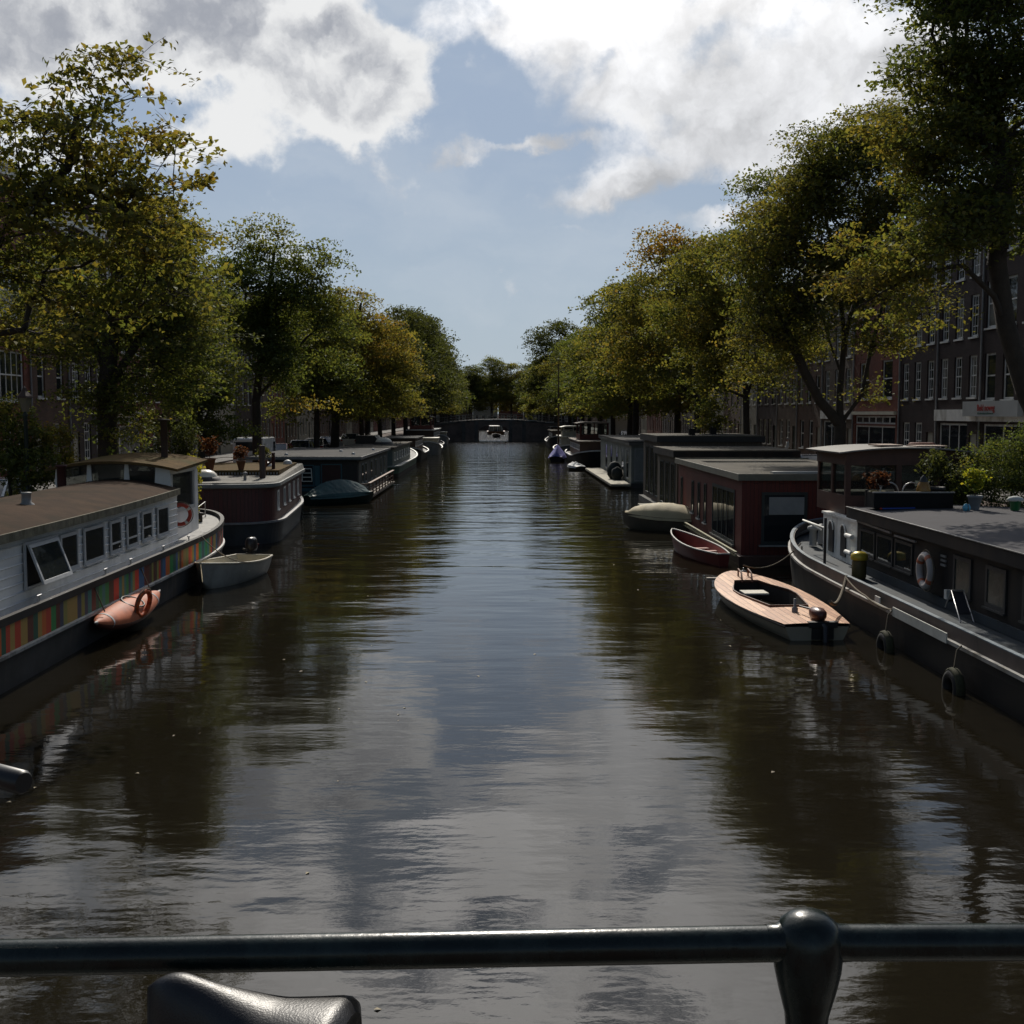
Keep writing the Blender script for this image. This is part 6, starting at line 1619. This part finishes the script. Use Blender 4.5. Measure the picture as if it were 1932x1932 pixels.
t = thing('rowing_boat', 'narrow red rowing boat with a white rim lying along the red houseboat', 'rowing boat', (6.95, 35.6, 0), R(9.5))
open_boat(t, 4.9, 1.05, .38, M('boat_red', (.16, .03, .025), .45, .2, 2), M('boat_inner_red', (.22, .04, .03), .5, .2, 2), M('rim_pale', (.42, .40, .36), .5), 3, seatmat=M('seat_red', (.30, .09, .06), .6), tr=.35, bowrise=.28)
t = thing('covered_boat', 'boat under a beige ribbed canvas cover beside the red houseboat', 'boat', (7.6, 45.6, 0), R(80))
bpy.data.objects.remove(t)
tarp_boat('covered_boat', 'boat under a beige ribbed canvas cover beside the red houseboat', 'boat', (8.3, 46.2, 0), R(66), 3.4, 1.9, .55, M('hull_olive', (.14, .12, .09), .5, .2, 2), M('canvas_beige', (.42, .35, .20), .7, .1, 2), ridge=.5, ribs=7)
tag(obj('floating_plank', MB().box(5.95, 6.6, 32.9, 33.02, .0, .03), M('plank_pink', (.45, .38, .32), .7)), 'short pale plank floating on the water by the red rowing boat', 'plank')
b = thing('mooring_buoy', 'tiny dark mooring buoy between the rowing boat and the orange deck', 'buoy', (7.05, 33.2, .05))
obj('float', MB().lathe([(0, -.1), (.1, -.05), (.12, .05), (.08, .14), (0, .17)], (0, 0, 0), 14), GREYM, b); obj('ring', MB().torus((0, 0, .19), .04, .01, 'x', 12, 5), CHROME, b)

# RIGHT 3, 4: flat dark houseboats
def flat_house(label, x, y, L, Wd, h, wall, roofm, side, n=3, fas=None, over=.2, windows=None):
    t = thing('houseboat', label, 'houseboat', (x, y, 0))
    obj('pontoon', MB().box(-.25, Wd, -.1, L, -.5, .28), M('concrete_dark', (.07, .07, .065)), t)
    obj('wall', MB().box(0, Wd, 0, L, .281, h - .2), wall, t)
    obj('roof', MB().box(-over, Wd + .1, -over, L + .1, h - .05, h), roofm, t)
    obj('fascia', MB().box(-over, Wd + .1, -over, L + .1, h - .32, h - .052), fas or RB, t)
    for i in range(n):
        a = .5 + (L - 1) * i / n; b = a + (L - 1) / n * .7
        opening(t, 0, a, b, .5, h - .6, -1, FRD, fw=.08, sill=False)
    opening_y(t, 0, .5, Wd * .4, .8, h - .7, frame=FRD)
    opening_y(t, 0, Wd * .5, Wd * .85, .8, h - .7, frame=FRD)
    return t
t = flat_house('low dark houseboat with a wide grey-brown roof just beyond the red one', 7.75, 50.4, 6.2, 5.2, 3.12, M('wall_sepia', (.09, .07, .05), .7, .3, 2), ROOF_SAND, 1)
t = flat_house('tall black-edged houseboat with pale roof gravel, third from the near right', 7.95, 57.1, 6.6, 5.0, 3.62, BROWN_BD, ROOF_SAND, 1, fas=M('fascia_black', (.018, .018, .022), .5))
for x, y in ((1.6, 1.2), (3, 3)): obj('roof_vent', MB().box(x, x + .3, y, y + .3, 3.621, 3.95), RB, t)
t = thing('jetty', 'narrow timber jetty at water level beside the sepia houseboat', 'jetty', (7.2, 50.5, 0))
obj('planks', MB().box(-.35, .2, 0, 6.5, .22, .3), M('deck_wood_pale', (.30, .28, .22), .8, .3, 3), t)
obj('float', MB().box(-.3, .15, .1, 6.4, -.2, .219), RB, t)
# RIGHT 5: grey panelled
def grey_panel():
    t = thing('houseboat', 'grey-green panelled houseboat with a pale floating side deck', 'houseboat', (8.35, 73.5, 0))
    L, Wd, h = 22, 4.6, 2.95
    G1 = M('panel_greygreen', (.17, .19, .18), .6, .2, 2)
    obj('pontoon', MB().box(0, Wd, -.1, L, -.5, .3), M('concrete_dark', (.07, .07, .065)), t)
    obj('wall', MB().box(.05, Wd, 0, L, .301, h - .25), G1, t)
    obj('roof', MB().box(-.15, Wd + .1, -.25, L + .1, h - .06, h), ROOF_BLK, t)
    obj('fascia', MB().box(-.12, Wd + .1, -.2, L, h - .25, h - .062), M('fascia_grey2', (.13, .13, .12), .6), t)
    opening_y(t, 0, .25, 1.15, .45, 2.5, frame=M('frame_palegrey', (.26, .28, .28), .5), glass=M('net_curtain', (.20, .22, .22), .6, .15, 3))
    obj('corner_panel', MB().box(1.3, 1.9, -.04, -.002, .35, 2.6), RB, t)
    for i, y in enumerate((1.2, 4.2, 8.0, 12, 16)): opening(t, .05, y, y + 1.6, .45, 2.45, -1, M('frame_palegrey', (.26, .28, .28)), fw=.12, sill=False)
    obj('side_deck', MB().box(-1.3, -.05, -.8, L - 1, .16, .30), M('deck_sand', (.38, .35, .27), .8, .2, 2), t)
    m = MB().lathe([(.3, 0), (.5, .3), (.5, .7), (.3, 1.1), (0, 1.2)], (-.5, 5.0, .3), 10).lathe([(.25, 0), (.4, .3), (.35, .7), (0, .9)], (-.45, 3.8, .3), 10)
    obj('covered_furniture', m, M('cover_black', (.02, .025, .022), .7), t)
grey_panel()
# RIGHT 6+
cabin_boat('dark barge with a cream foredeck and brown wheelhouse beyond the grey-green houseboat', (9.3, 103.5, 0), 24, 4.7, HULL_BLK, M('cabin_brown', (.09, .05, .035), .6), M('roof_tan', (.3, .25, .2), .7), 2.15, (5, 20), wheel=(9.5, 14.5, 1.6, M('wheel_redbrown', (.13, .04, .03)), M('roof_tan', (.3, .25, .2))), sheer=.7, whitebow=True)
cabin_boat('grey steel cruiser with cream bow moored between two dark barges', (8.3, 124, 0), 16, 3.8, M('hull_steel', (.12, .13, .13), .5), M('cabin_cream', (.35, .32, .25)), CREAM, 2.2, (4, 13), wheel=(5, 9, 1.0, M('cabin_cream', (.35, .32, .25)), CREAM), whitebow=True, sheer=.7)
cabin_boat('dark work barge with rounded bow rails near the arched bridge', (9.2, 160, 0), 20, 4.4, M('hull_umber', (.05, .045, .045), .5), M('cabin_umber', (.06, .04, .03)), ROOF_SAND, 2.3, (4, 16), whitebow=True, sheer=1.0)
cabin_boat('low brown barge lying right against the arched bridge', (9.9, 181, 0), 14, 4.2, HULL_BLK, M('cabin_brown', (.09, .05, .035)), ROOF_BLK, 2.6, (2, 12))
tt = thing('mast', 'tall thin wooden mast rising above the cream-bowed cruiser', 'mast', (6.75, 131, 1.5))
obj('spar', MB().tube([(0, 0, -.6), (0, 0, 4), (.02, 0, 9.6)], [.10, .09, .05], 8), M('mast_brown', (.09, .05, .03), .6), tt)
obj('rigging', MB().tube([(0, 0, 9.3), (1.2, 3, 1)], .012, 4).tube([(0, 0, 9.3), (-.4, 5, .6)], .012, 4).tube([(0, 0, 3), (1.4, .6, 3.4)], .03, 5), DKMET, tt)
tt = tarp_boat('covered_boat', 'small boat draped in a violet-blue tarpaulin off the cruiser bow', 'boat', (5.6, 113.5, 0), R(-8), 4.4, 1.7, .45, HULL_BLK, M('tarp_violet', (.14, .14, .42), .6, .2, 2), ridge=1.15)
tt = tarp_boat('covered_boat', 'tiny dinghy with a whitish wrinkled cover beneath the dark barge bow', 'boat', (6.9, 96.5, 0), R(20), 2.4, 1.2, .3, HULL_BLK, M('tarp_white', (.45, .47, .48), .6, .2, 2), ridge=.35, lump=4)
# launch under the arch
tt = thing('tour_launch', 'glass-roofed canal launch passing just beyond the bridge arch', 'boat', (-.5, 258, 0), 0)
obj('hull', cap(plan(0, 14, 0, 2.0, 2.0, 2.5), .75, band(plan(0, 14, 0, 2.0, 2, 2.5), [(-.25, -.3), (0, .75)])), M('launch_hull', (.25, .12, .05), .4), tt)
obj('cabin', MB().prism([(-1.7, .76), (1.7, .76), (1.45, 1.85), (-1.45, 1.85)], 1.5, 11, 'y'), glass_mat('launch_glass', (.05, .06, .06)), tt)
obj('roof', MB().box(-1.5, 1.5, 1.4, 11.2, 1.851, 1.95), WHITE, tt)
for x in (-1.6, -.6, .4, 1.4): obj('window_post', MB().bar((x, 1.45, .76), (x * .88, 1.45, 1.85), .1), WHITE, tt)

tt = thing('motor_dinghy', 'small dark dinghy silhouetted in glittering water under the arch', 'dinghy', (-.1, 226, 0), R(10))
open_boat(tt, 3.4, 1.6, .55, HULL_BLK, M('cockpit_dark', (.02, .017, .015)), DKMET, 1)
# ---------------------------------------------------------------- vehicles
def car(name, label, cat, loc, rz, paint, L=4.2, Wd=1.72, H=1.45, van=False, group='vehicles parked along the quays'):
    t = thing(name, label, cat, loc, rz, group)
    h = Wd / 2
    if van: prof = [(-L/2, .35), (L/2, .35), (L/2, .95), (L/2 - .55, 1.15), (L/2 - 1.0, H - .08), (L/2 - 1.3, H), (-L/2 + .1, H), (-L/2, H - .1)]
    else: prof = [(-L/2, .32), (L/2, .32), (L/2, .68), (L/2 - .15, .80), (L/2 - 1.05, .93), (-L/2 + .55, .95), (-L/2 + .05, .9)]
    rows = []
    for f, s in ((-1, .93), (-.97, 1), (0, 1.0), (.97, 1), (1, .93)):
        rows.append([(f * h, y * (1 if abs(f) < 1 else .985), z if abs(f) < 1 else .35 + (z - .35) * .96) for y, z in prof])
    m = MB().grid(rows, smooth=False, closed=True); n = len(prof); m.f.append(tuple(range(n))); m.f.append(tuple(4 * n + k for k in range(n))); m.sm += [False] * 2
    obj('body', m, paint, t, bevel=.04)
    if not van:
        g = [(L/2 - 1.1, .93), (L/2 - 1.75, H - .05), (-L/2 + 1.1, H - .03), (-L/2 + .3, .95)]
        gl = MB(); a, b = h * .92, h * .76
        for q in (-1, 1): pass
        rows = [[(q * (a if z < 1 else b), y, z) for y, z in g] for q in (-1, 1)]
        gl.grid(rows, smooth=False, closed=True); gl.f += [(0, 1, 2, 3), (4, 5, 6, 7)]; gl.sm += [False] * 2
        obj('windows', gl, GLASS, t)
        obj('roof', MB().box(-b, b, -L/2 + 1.08, L/2 - 1.72, H - .045, H), paint, t, bevel=.03)
        m = MB()
        for q in (-1, 1):
            for (y0, z0), (y1, z1) in ((g[0], g[1]), (g[3], g[2]), ((-.2, .95), (-.3, H - .05))):
                m.bar((q * (a + .005), y0, z0), (q * (b + .01), y1, z1), .07)
        obj('pillars', m, paint, t)
    else:
        for bx_ in ((-h * .8, h * .8, -L/2 - .02, -L/2 + .04, 1.2, H - .25), (-h - .01, -h + .02, L/2 - 1.7, L/2 - 1.0, 1.1, H - .3), (h - .02, h + .01, L/2 - 1.7, L/2 - 1.0, 1.1, H - .3)): obj('window', MB().box(*bx_), GLASS, t)
    for q in (-1, 1):
        for y in (-L/2 + .75, L/2 - .8):
            w = obj('wheel', MB().lathe([(.12, -.1), (.29, -.1), (.32, -.06), (.32, .06), (.29, .1), (.12, .1)], (0, 0, 0), 18).move(Matrix.Translation((q * (h - .1), y, .32)) @ Matrix.Rotation(R(90), 4, 'Y')), RUBBER, t)
            obj('rim', MB().lathe([(0, -.085), (.19, -.085), (.19, .085), (0, .085)], (0, 0, 0), 14).move(Matrix.Translation((q * (h - .1), y, .32)) @ Matrix.Rotation(R(90), 4, 'Y')), CHROME, w)
        obj('tail_light', MB().box(q * h * .85 - .12, q * h * .85 + .12, -L/2 - .03, -L/2 + .06, .68, .84), M('tail_red', (.25, .01, .01), .2), t)
        obj('headlight', MB().box(q * h * .75 - .15, q * h * .75 + .15, L/2 - .05, L/2 + .02, .56, .7), M('lamp_clear', (.5, .5, .5), .1), t)
    return t
def paint(n, c): return M('car_' + n, c, .25, .03, 2, spec=.5, coat=.8)
SILV = M('car_silver', (.36, .38, .40), .3, .03, 2, metal=.5, coat=.6)
car('parked_car', 'pale silver car parked behind the left lamp post', 'car', (-16.0, 37.5, QZ), R(2), SILV)
car('parked_car', 'silver car nearest the left edge, only its roof showing', 'car', (-15.6, 33.0, QZ), R(4), M('car_bluegrey', (.16, .20, .24), .3, .03, 2, metal=.5, coat=.6), H=1.4)
car('parked_van', 'white van parked side of the tree trunk behind the maroon barge', 'van', (-15.4, 74.5, QZ), R(0), paint('white', (.8, .8, .78)), L=4.8, Wd=1.9, H=2.0, van=True)
car('parked_car', 'dark red car beside the trunk right of the white van', 'car', (-15.2, 81.5, QZ), 0, paint('red', (.25, .02, .02)))
car('parked_car', 'light silver car parked behind the flat black houseboat', 'car', (-15.2, 91, QZ), 0, SILV)
car('parked_car', 'blue-black car right of the light silver car on the left quay', 'car', (-15.2, 98, QZ), 0, paint('navy', (.02, .025, .04)))
car('parked_car', 'pale grey car farther along the left quay behind the green barge', 'car', (-15.2, 106, QZ), 0, M('car_grey', (.3, .3, .3), .3, .03, 2, metal=.3, coat=.6))
car('parked_car', 'cream car farthest visible along the left quay', 'car', (-15.2, 121, QZ), 0, paint('cream', (.5, .48, .4)))
car('parked_car', 'dark blue car with shiny roof behind the red houseboat roof', 'car', (15.2, 57.5, QZ), R(8), paint('darkblue', (.03, .04, .07)), H=1.5)
car('parked_car', 'black car parked on the right quay beyond the forked elm', 'car', (15.2, 72, QZ), 0, paint('black', (.015, .015, .015)))
car('parked_car', 'silver car parked far along the right quay before the lorry', 'car', (15.2, 138, QZ), 0, SILV)
lo = thing('parked_lorry', 'white box lorry parked far along the right quay under the trees', 'lorry', (15.4, 152, QZ), 0, 'vehicles parked along the quays')
obj('cab', MB().prism([(1.9, .4), (3.6, .4), (3.6, 1.5), (3.3, 2.3), (1.9, 2.4)], -1.0, 1.0, 'x'), paint('white', (.7, .7, .68)), lo)
obj('cargo_box', MB().box(-1.1, 1.1, -3.4, 1.8, .8, 3.05), M('box_white', (.55, .54, .5), .5, .08, 1), lo)
obj('windscreen', MB().box(-.85, .85, 3.46, 3.63, 1.45, 1.6).box(-1.02, -.98, 2.3, 3.1, 1.5, 2.1), GLASS, lo)
for q in (-1, 1):
    for y in (-2.3, 2.7): obj('wheel', MB().lathe([(0, -.12), (.42, -.12), (.42, .12), (0, .12)], (0, 0, 0), 16).move(Matrix.Translation((q * .92, y, .42)) @ Matrix.Rotation(R(90), 4, 'Y')), RUBBER, lo)

# ---------------------------------------------------------------- street lamps
def street_lamp(label, loc, H=4.1):
    t = thing('street_lamp', label, 'street lamp', loc, 0, 'street lamps')
    obj('post', MB().lathe([(.16, 0), (.16, .3), (.11, .4), (.085, .9), (.06, 1.0), (.055, H - .7), (.08, H - .66), (.03, H - .55)], (0, 0, 0), 14), M('lamp_green', (.02, .03, .026), .5), t)
    ln = obj('lantern', MB().lathe([(.10, H - .55), (.20, H - .15)], (0, 0, 0), 6, smooth=False), glass_mat('lantern_glass', (.2, .19, .15), .3), t)
    obj('lantern_roof', MB().lathe([(.24, H - .15), (.22, H - .1), (.08, H + .05), (.05, H + .15), (0, H + .2)], (0, 0, 0), 6, smooth=False), M('lamp_brown', (.07, .04, .03), .6), ln)
    return t
street_lamp('old lantern street lamp on the left quay beside the pale-leaved bush', (-13.75, 34.2, QZ))
street_lamp('lantern street lamp far along the left quay', (-13.8, 126, QZ))
t = thing('bridge_lamp', 'thin T-shaped lamp standing left of the arched bridge', 'street lamp', (-11.4, 201, 3.0), 0, 'street lamps')
obj('post', MB().tube([(0, 0, 0), (0, 0, 4.6)], .06, 8), DKMET, t); obj('arm', MB().box(-.95, .95, -.05, .05, 4.6, 4.7), GREYM, t)
t = thing('bridge_lamp', 'small lamp over the middle of the arched bridge railing', 'street lamp', (-5.6, 207, 3.4), 0, 'street lamps')
obj('post', MB().tube([(0, 0, 0), (0, 0, 4.0)], .05, 8), DKMET, t); obj('head', MB().lathe([(.05, 4.0), (.3, 4.02), (.25, 4.15), (0, 4.2)], (0, 0, 0), 10), GREYM, t)

# ---------------------------------------------------------------- people
def person(label, loc, rz, jacket, trousers, hair, sit=False, lean=0.0):
    t = thing('person', label, 'person', loc, rz)
    sk = {'pelvis': (0, 0, .92, .13, .10), 'belly': (0, 0, 1.08, .125, .09), 'chest': (0, 0, 1.28, .15, .10), 'neck0': (0, .0, 1.45, .06, .06), 'neck': (0, .01, 1.52, .05, .05), 'head': (0, .015, 1.60, .075, .085), 'crown': (0, .01, 1.69, .07, .08), 'tip': (0, .0, 1.74, .035, .04)}
    ed = [('pelvis', 'belly'), ('belly', 'chest'), ('chest', 'neck0'), ('neck0', 'neck'), ('neck', 'head'), ('head', 'crown'), ('crown', 'tip')]
    for s, n in ((-1, 'l'), (1, 'r')):
        sk.update({'sh' + n: (s * .17, 0, 1.41, .055, .055), 'el' + n: (s * .24, .02, 1.13, .04, .04), 'wr' + n: (s * .25, .12, .90, .028, .028), 'ha' + n: (s * .25, .15, .82, .03, .02), 'hi' + n: (s * .09, 0, .86, .085, .085), 'kn' + n: (s * .10, .03, .48, .058, .058), 'an' + n: (s * .10, -.01 + .08 * s, .09, .04, .04), 'to' + n: (s * .11, .14 + .08 * s, .035, .035, .03)})
        ed += [('chest', 'sh' + n), ('sh' + n, 'el' + n), ('el' + n, 'wr' + n), ('wr' + n, 'ha' + n), ('pelvis', 'hi' + n), ('hi' + n, 'kn' + n), ('kn' + n, 'an' + n), ('an' + n, 'to' + n)]
    def skin(name, keys, mat, grow_=0.0):
        ks = [k for k in sk if k in keys] if keys else list(sk)
        bm = bmesh.new(); lay = bm.verts.layers.skin.verify(); vs = {}
        for k in ks:
            x, y, z, rx, ry = sk[k]; v = bm.verts.new((x, y + lean * max(0, z - .9), z)); v[lay].radius = (rx + grow_, ry + grow_); vs[k] = v
        bm.verts.ensure_lookup_table(); vs[ks[0]][lay].use_root = True
        for a, b in ed:
            if a in vs and b in vs: bm.edges.new((vs[a], vs[b]))
        me = bpy.data.meshes.new(name); bm.to_mesh(me); bm.free(); me.materials.append(mat)
        o = bpy.data.objects.new(name, me); C.objects.link(o); o.parent = t
        o.modifiers.new('skin', 'SKIN').use_smooth_shade = True; sb = o.modifiers.new('sub', 'SUBSURF'); sb.levels = 1; sb.render_levels = 1
        return o
    skin('body', None, M('skin', (.45, .27, .2), .6, .05, 5))
    skin('jacket', ['pelvis', 'belly', 'chest', 'neck0', 'shl', 'ell', 'wrl', 'shr', 'elr', 'wrr'], jacket, .02)
    skin('trousers', ['pelvis', 'hil', 'knl', 'anl', 'hir', 'knr', 'anr'], trousers, .018)
    obj('hair', MB().lathe([(.095, 0), (.105, .06), (.09, .12), (.05, .155), (0, .165)], (0, -.015 + lean * .7, 1.615), 16), hair, t)
    f = MB()
    for x in (-.03, .03): f.lathe([(0, -.008), (.012, 0), (0, .008)], (x, .095 + lean * .7, 1.64), 8)
    f.prism([(-.012, 1.60), (.012, 1.60), (0, 1.64)], .09 + lean * .7, .115 + lean * .7, 'y'); f.box(-.025, .025, .085 + lean * .7, .095 + lean * .7, 1.565, 1.575)
    obj('face', f, M('face_dark', (.12, .06, .05), .6), t)
CL = lambda n, c: M('cloth_' + n, c, .85, .15, 8)
HB = M('hair_dark', (.02, .014, .01), .6); HG = M('hair_grey', (.25, .24, .22), .6)
person('person with dark hair beyond the left wheelhouse roof, left of a pair', (-17.7, 57.0, QZ), R(70), CL('navy', (.02, .02, .035)), CL('jeans', (.03, .04, .07)), HB)
person('person with brown hair beyond the left wheelhouse roof, right of a pair', (-17.0, 57.5, QZ), R(-110), CL('black', (.015, .015, .015)), CL('jeans', (.03, .04, .07)), M('hair_brown', (.06, .03, .015), .6))
person('person in dark jacket walking behind the brown wheelhouse roof', (18.2, 54.5, QZ), R(95), CL('plum', (.05, .02, .03)), CL('jeans', (.03, .04, .07)), M('hair_brown', (.06, .03, .015), .6))
person('grey-haired person walking right of the wheelhouse before the shopfront', (20.4, 53.0, QZ), R(-80), CL('slate', (.05, .055, .06)), CL('black', (.015, .015, .015)), HG)
person('person in a white top standing in the doorway beside the blue poster', (21.0, 84.5, QZ), R(90), CL('white', (.45, .45, .43)), CL('jeans', (.03, .04, .07)), HG)
person('pale-topped person on the right quay over the sepia houseboat roof', (19.3, 97.5, QZ), R(-90), CL('grey', (.25, .25, .25)), CL('black', (.015, .015, .015)), HG)

# bicycles parked along the quays
def make_bike(label, loc, rz, frame, group=None, saddle_label=None, s=1.0):
    t = thing('bicycle', label, 'bicycle', loc, rz, group)
    for y in (-.53, .56):
        w = obj('wheel', MB().torus((0, y, .34), .325, .018, 'x', 30, 8), RUBBER, t)
        m = MB()
        for k in range(12):
            a = PI * k / 6; m.tube([(0, y, .34), (0, y + .32 * math.cos(a), .34 + .32 * math.sin(a))], .0015, 3)
        m.lathe([(0, -.03), (.02, -.03), (.02, .03), (0, .03)], (0, 0, 0), 8)
        obj('spokes', MB().add(m.v[:-32], [f for f in m.f if max(f) < len(m.v) - 32]), CHROME, w)
    r = .016
    obj('frame', MB().tube([(0, -.53, .34), (0, -.08, .29), (0, -.24, .82)], r, 8).tube([(0, -.53, .34), (0, -.22, .74)], r * .6, 6).tube([(0, -.08, .29), (0, .40, .76)], r, 8).tube([(0, -.21, .72), (0, .37, .86)], r, 8).tube([(0, .36, .96), (0, .42, .7), (0, .56, .34)], r, 8), frame, t)
    obj('handlebar', MB().tube([(0, .36, .94), (0, .34, 1.06), (.12, .36, 1.09), (.28, .22, 1.08), (.30, .06, 1.07)], .011, 8).tube([(0, .34, 1.06), (-.12, .36, 1.09), (-.28, .22, 1.08), (-.30, .06, 1.07)], .011, 8), CHROME, t)
    return t
bk = 0
for x, y, rz in ((-14.5, 52, 80), (-14.6, 53, 95), (-14.5, 59, 85), (14.4, 43.2, 90), (14.5, 51.2, 85), (14.4, 69, 95), (14.5, 76, 90), (14.5, 88, 85)):
    where = ['at the kerb left of the maroon barge', 'second at the kerb beside the maroon barge', 'near the second elm of the left quay', 'by the kerb in front of the forked elm', 'by the kerb behind the forked elm', 'behind the pale houseboat roof on the right', 'under the tall green elm on the right', 'under the browning elm on the right'][bk]
    t = make_bike('dark city bicycle parked ' + where, (x, y, QZ), R(rz), DKMET, 'bicycles parked at the kerbs'); bk += 1
    obj('saddle', MB().lathe([(0, -.03), (.1, -.01), (.11, .02), (0, .05)], (0, -.27, .90), 12, sx=.8, sy=1.3), RUBBER, t)

# ---------------------------------------------------------------- foreground: railing, bicycle
RAIL = M('railing_green', (.006, .012, .0115), .25, .4, 22, .0004, spec=.35, stain=(.018, .03, .028))
def railing():
    t = thing('bridge_railing', 'dark green iron railing tube with a round-headed post across the foreground', 'railing', (0, 0, 0))
    yr = 1.46
    post = P0(1530, 1787, yr)
    zr = post.z; xp = post.x
    lft = P0(-60, 1817, yr + .0)
    r = .0232
    dx = xp - lft.x; sl = (zr - lft.z) / dx
    m = MB().tube([(xp - 4.5, yr, zr - 4.5 * sl), (xp - .02, yr, zr)], r, 28)
    obj('rail', m, RAIL, t)
    m = MB().tube([(xp + .02, yr, zr), (xp + 4.0, yr, zr - .004)], r, 28); obj('rail', m, RAIL, t)
    for dz in (.36, .72):
        obj('lower_rail', MB().tube([(xp - 4.5, yr, zr - dz - 4.5 * sl), (xp, yr, zr - dz), (xp + 4.0, yr, zr - dz)], .015, 14), RAIL, t)
    for k in (-2, -1, 0, 1, 2):
        x = xp + k * 1.95; z = zr + (k * 1.95 * sl if k < 0 else 0)
        prof = [(.032, -1.2), (.029, -.30), (.0255, -.13), (.0285, -.095), (.0375, -.06), (.0430, -.034), (.0450, -.010), (.0435, .010), (.0365, .027), (.024, .038), (.010, .042), (0, .0425)]
        p = obj('post', MB().lathe(prof, (x, yr, z), 32), RAIL, t)
        for s in (): m.tube([(x + s * .030, yr, z), (x + s * .046, yr, z), (x + s * .062, yr, z)], [.034, .0265, r + .0006], 24, caps=False)
        for s, nm in ((-1, 0), (1, 1)):
            obj('collar', MB().tube([(x + s * .030, yr, z), (x + s * .041, yr, z), (x + s * .054, yr, z)], [.030, .0240, r + .0004], 24, caps=False), RAIL, p)
def P0(u, v, y):
    """world point at depth y in front of the viewer for a place in the photograph"""
    d = Vector(((u - 966) / 2222.0, (966 - v) / 2222.0, -1.0)); d = cam.rotation_euler.to_matrix() @ d
    return Vector((0, 0, 4.7)) + d * (y / d.y)
railing()

def near_bike():
    """the bicycle stands along the railing, front wheel to the left"""
    zs = P0(1530, 1782, 1.46).z - .035
    def PZ(u, v, z):
        q = P0(u, v, 1.0); c = cam.location; d = q - c; return c + d * ((z - c.z) / d.z)
    nose, rear = PZ(272, 1850, zs + .02), PZ(654, 1920, zs)
    d = (nose - rear); rz = math.atan2(-d.x, d.y); L = math.hypot(d.x, d.y)
    # the middle of the saddle sits at local (0, -.27)
    mid = (nose + rear) / 2; f = Vector((-math.sin(rz), math.cos(rz), 0))
    loc = mid + f * .27
    t = make_bike('black bicycle leaning along the foreground railing, black saddle showing', (loc.x, loc.y, 3.02), rz, M('bike_black', (.015, .015, .016), .3, coat=.5))
    zt = zs - 3.02
    rows = []
    for i in range(33):
        q = i / 32                                # 0 = rear, 1 = nose
        w = .080 * (1 - .56 * min(1, (q / .70)) ** 1.45) if q < .70 else .0352 - .003 * (q - .7) / .3
        if q < .10: w *= .62 + .38 * math.sqrt(1 - (1 - q / .10) ** 2)
        if q > .80: w *= math.sqrt(max(0.02, 1 - ((q - .80) / .20) ** 2))
        z = .002 * max(0, 1 - q / .3) + .040 * max(0, (q - .35) / .65) ** 1.2
        if q > .78: z -= .034 * ((q - .78) / .22) ** 2.2
        if q < .08: z -= .012 * ((.08 - q) / .08) ** 2
        y = -.27 - L * .5 + q * L
        drop = .032 + .045 * min(1, q * 1.5)
        rows.append([(w * math.sin(k / 10 * PI / 2), y, zt + z - drop * (1 - math.cos(k / 10 * PI / 2)) ** 1.15) for k in range(-10, 11)])
    m = MB().grid(rows)
    low = [[(x * .9, y + (.012 if i == 0 else 0), z - .028) for x, y, z in r] for i, r in enumerate(rows)]
    for k in (0, 20): m.grid([[r[k] for r in rows], [r[k] for r in low]])
    m.grid([rows[0], low[0]]); m.grid([rows[-1], low[-1]])
    o = obj('saddle', m, M('saddle_black', (.014, .014, .016), .38, .15, 60, .0005, spec=.45), t)
    m = MB()
    for s in (-1, 1): m.tube([(s * .03, -.33, zt - .03), (s * .022, -.25, zt - .055), (s * .012, -.18, zt - .03)], .0035, 6)
    m.tube([(0, -.27, .80), (0, -.27, zt - .05)], .0135, 12)
    obj('seat_post', m, CHROME, t)
    return t
nb_ = near_bike()
def grip():
    a, b = P0(-90, 1448, 1.42), P0(36, 1482, 1.36)
    g = MB().tube([a.lerp(b, f) for f in (0, .5, .97)] + [b], [.0145, .0145, .0145, .012], 20)
    inv = (Matrix.Translation(nb_.location) @ Matrix.Rotation(nb_.rotation_euler.z, 4, 'Z')).inverted()
    g.move(inv); obj('grip', g, M('grip_black', (.015, .015, .016), .4, .2, 20, spec=.5), nb_)
    h = [c for c in nb_.children if c.name.startswith('handlebar')][0]
    la, lb_ = inv @ a, inv @ b
    d = (la - lb_).normalized()
    m = MB().tube([lb_ + d * .05, la + d * .04, la + d * .10 + Vector((.0, .04, .0)), Vector((la.x * .4, la.y + .20, la.z - .02)), Vector((0, .34 if la.y < .3 else la.y + .18, la.z - .05)), Vector((0, .36, .94))], .011, 10)
    me = bpy.data.meshes.new('handlebar'); me.from_pydata(m.v, [], m.f); me.materials.append(CHROME); h.data = me
grip()

# ---------------------------------------------------------------- drifting leaves on the water
rng = np.random.default_rng(77)
n = 80
P = np.stack([rng.uniform(-7, 7, n), 5 + rng.uniform(0, 1, n) ** 1.6 * 45, np.full(n, .006)], 1)
Nn = rng.normal(size=(n, 3)) * .12; Nn[:, 2] = 1; Nn /= np.linalg.norm(Nn, axis=1)[:, None]
lm = leaf_mesh('floating_leaves', P, Nn, .06, rng.uniform(.4, 1.2, n), rng)
o = mesh_obj('floating_leaves', lm, M('fallen_leaf', (.35, .30, .2), .8, .4, 1))
o['kind'] = 'stuff'
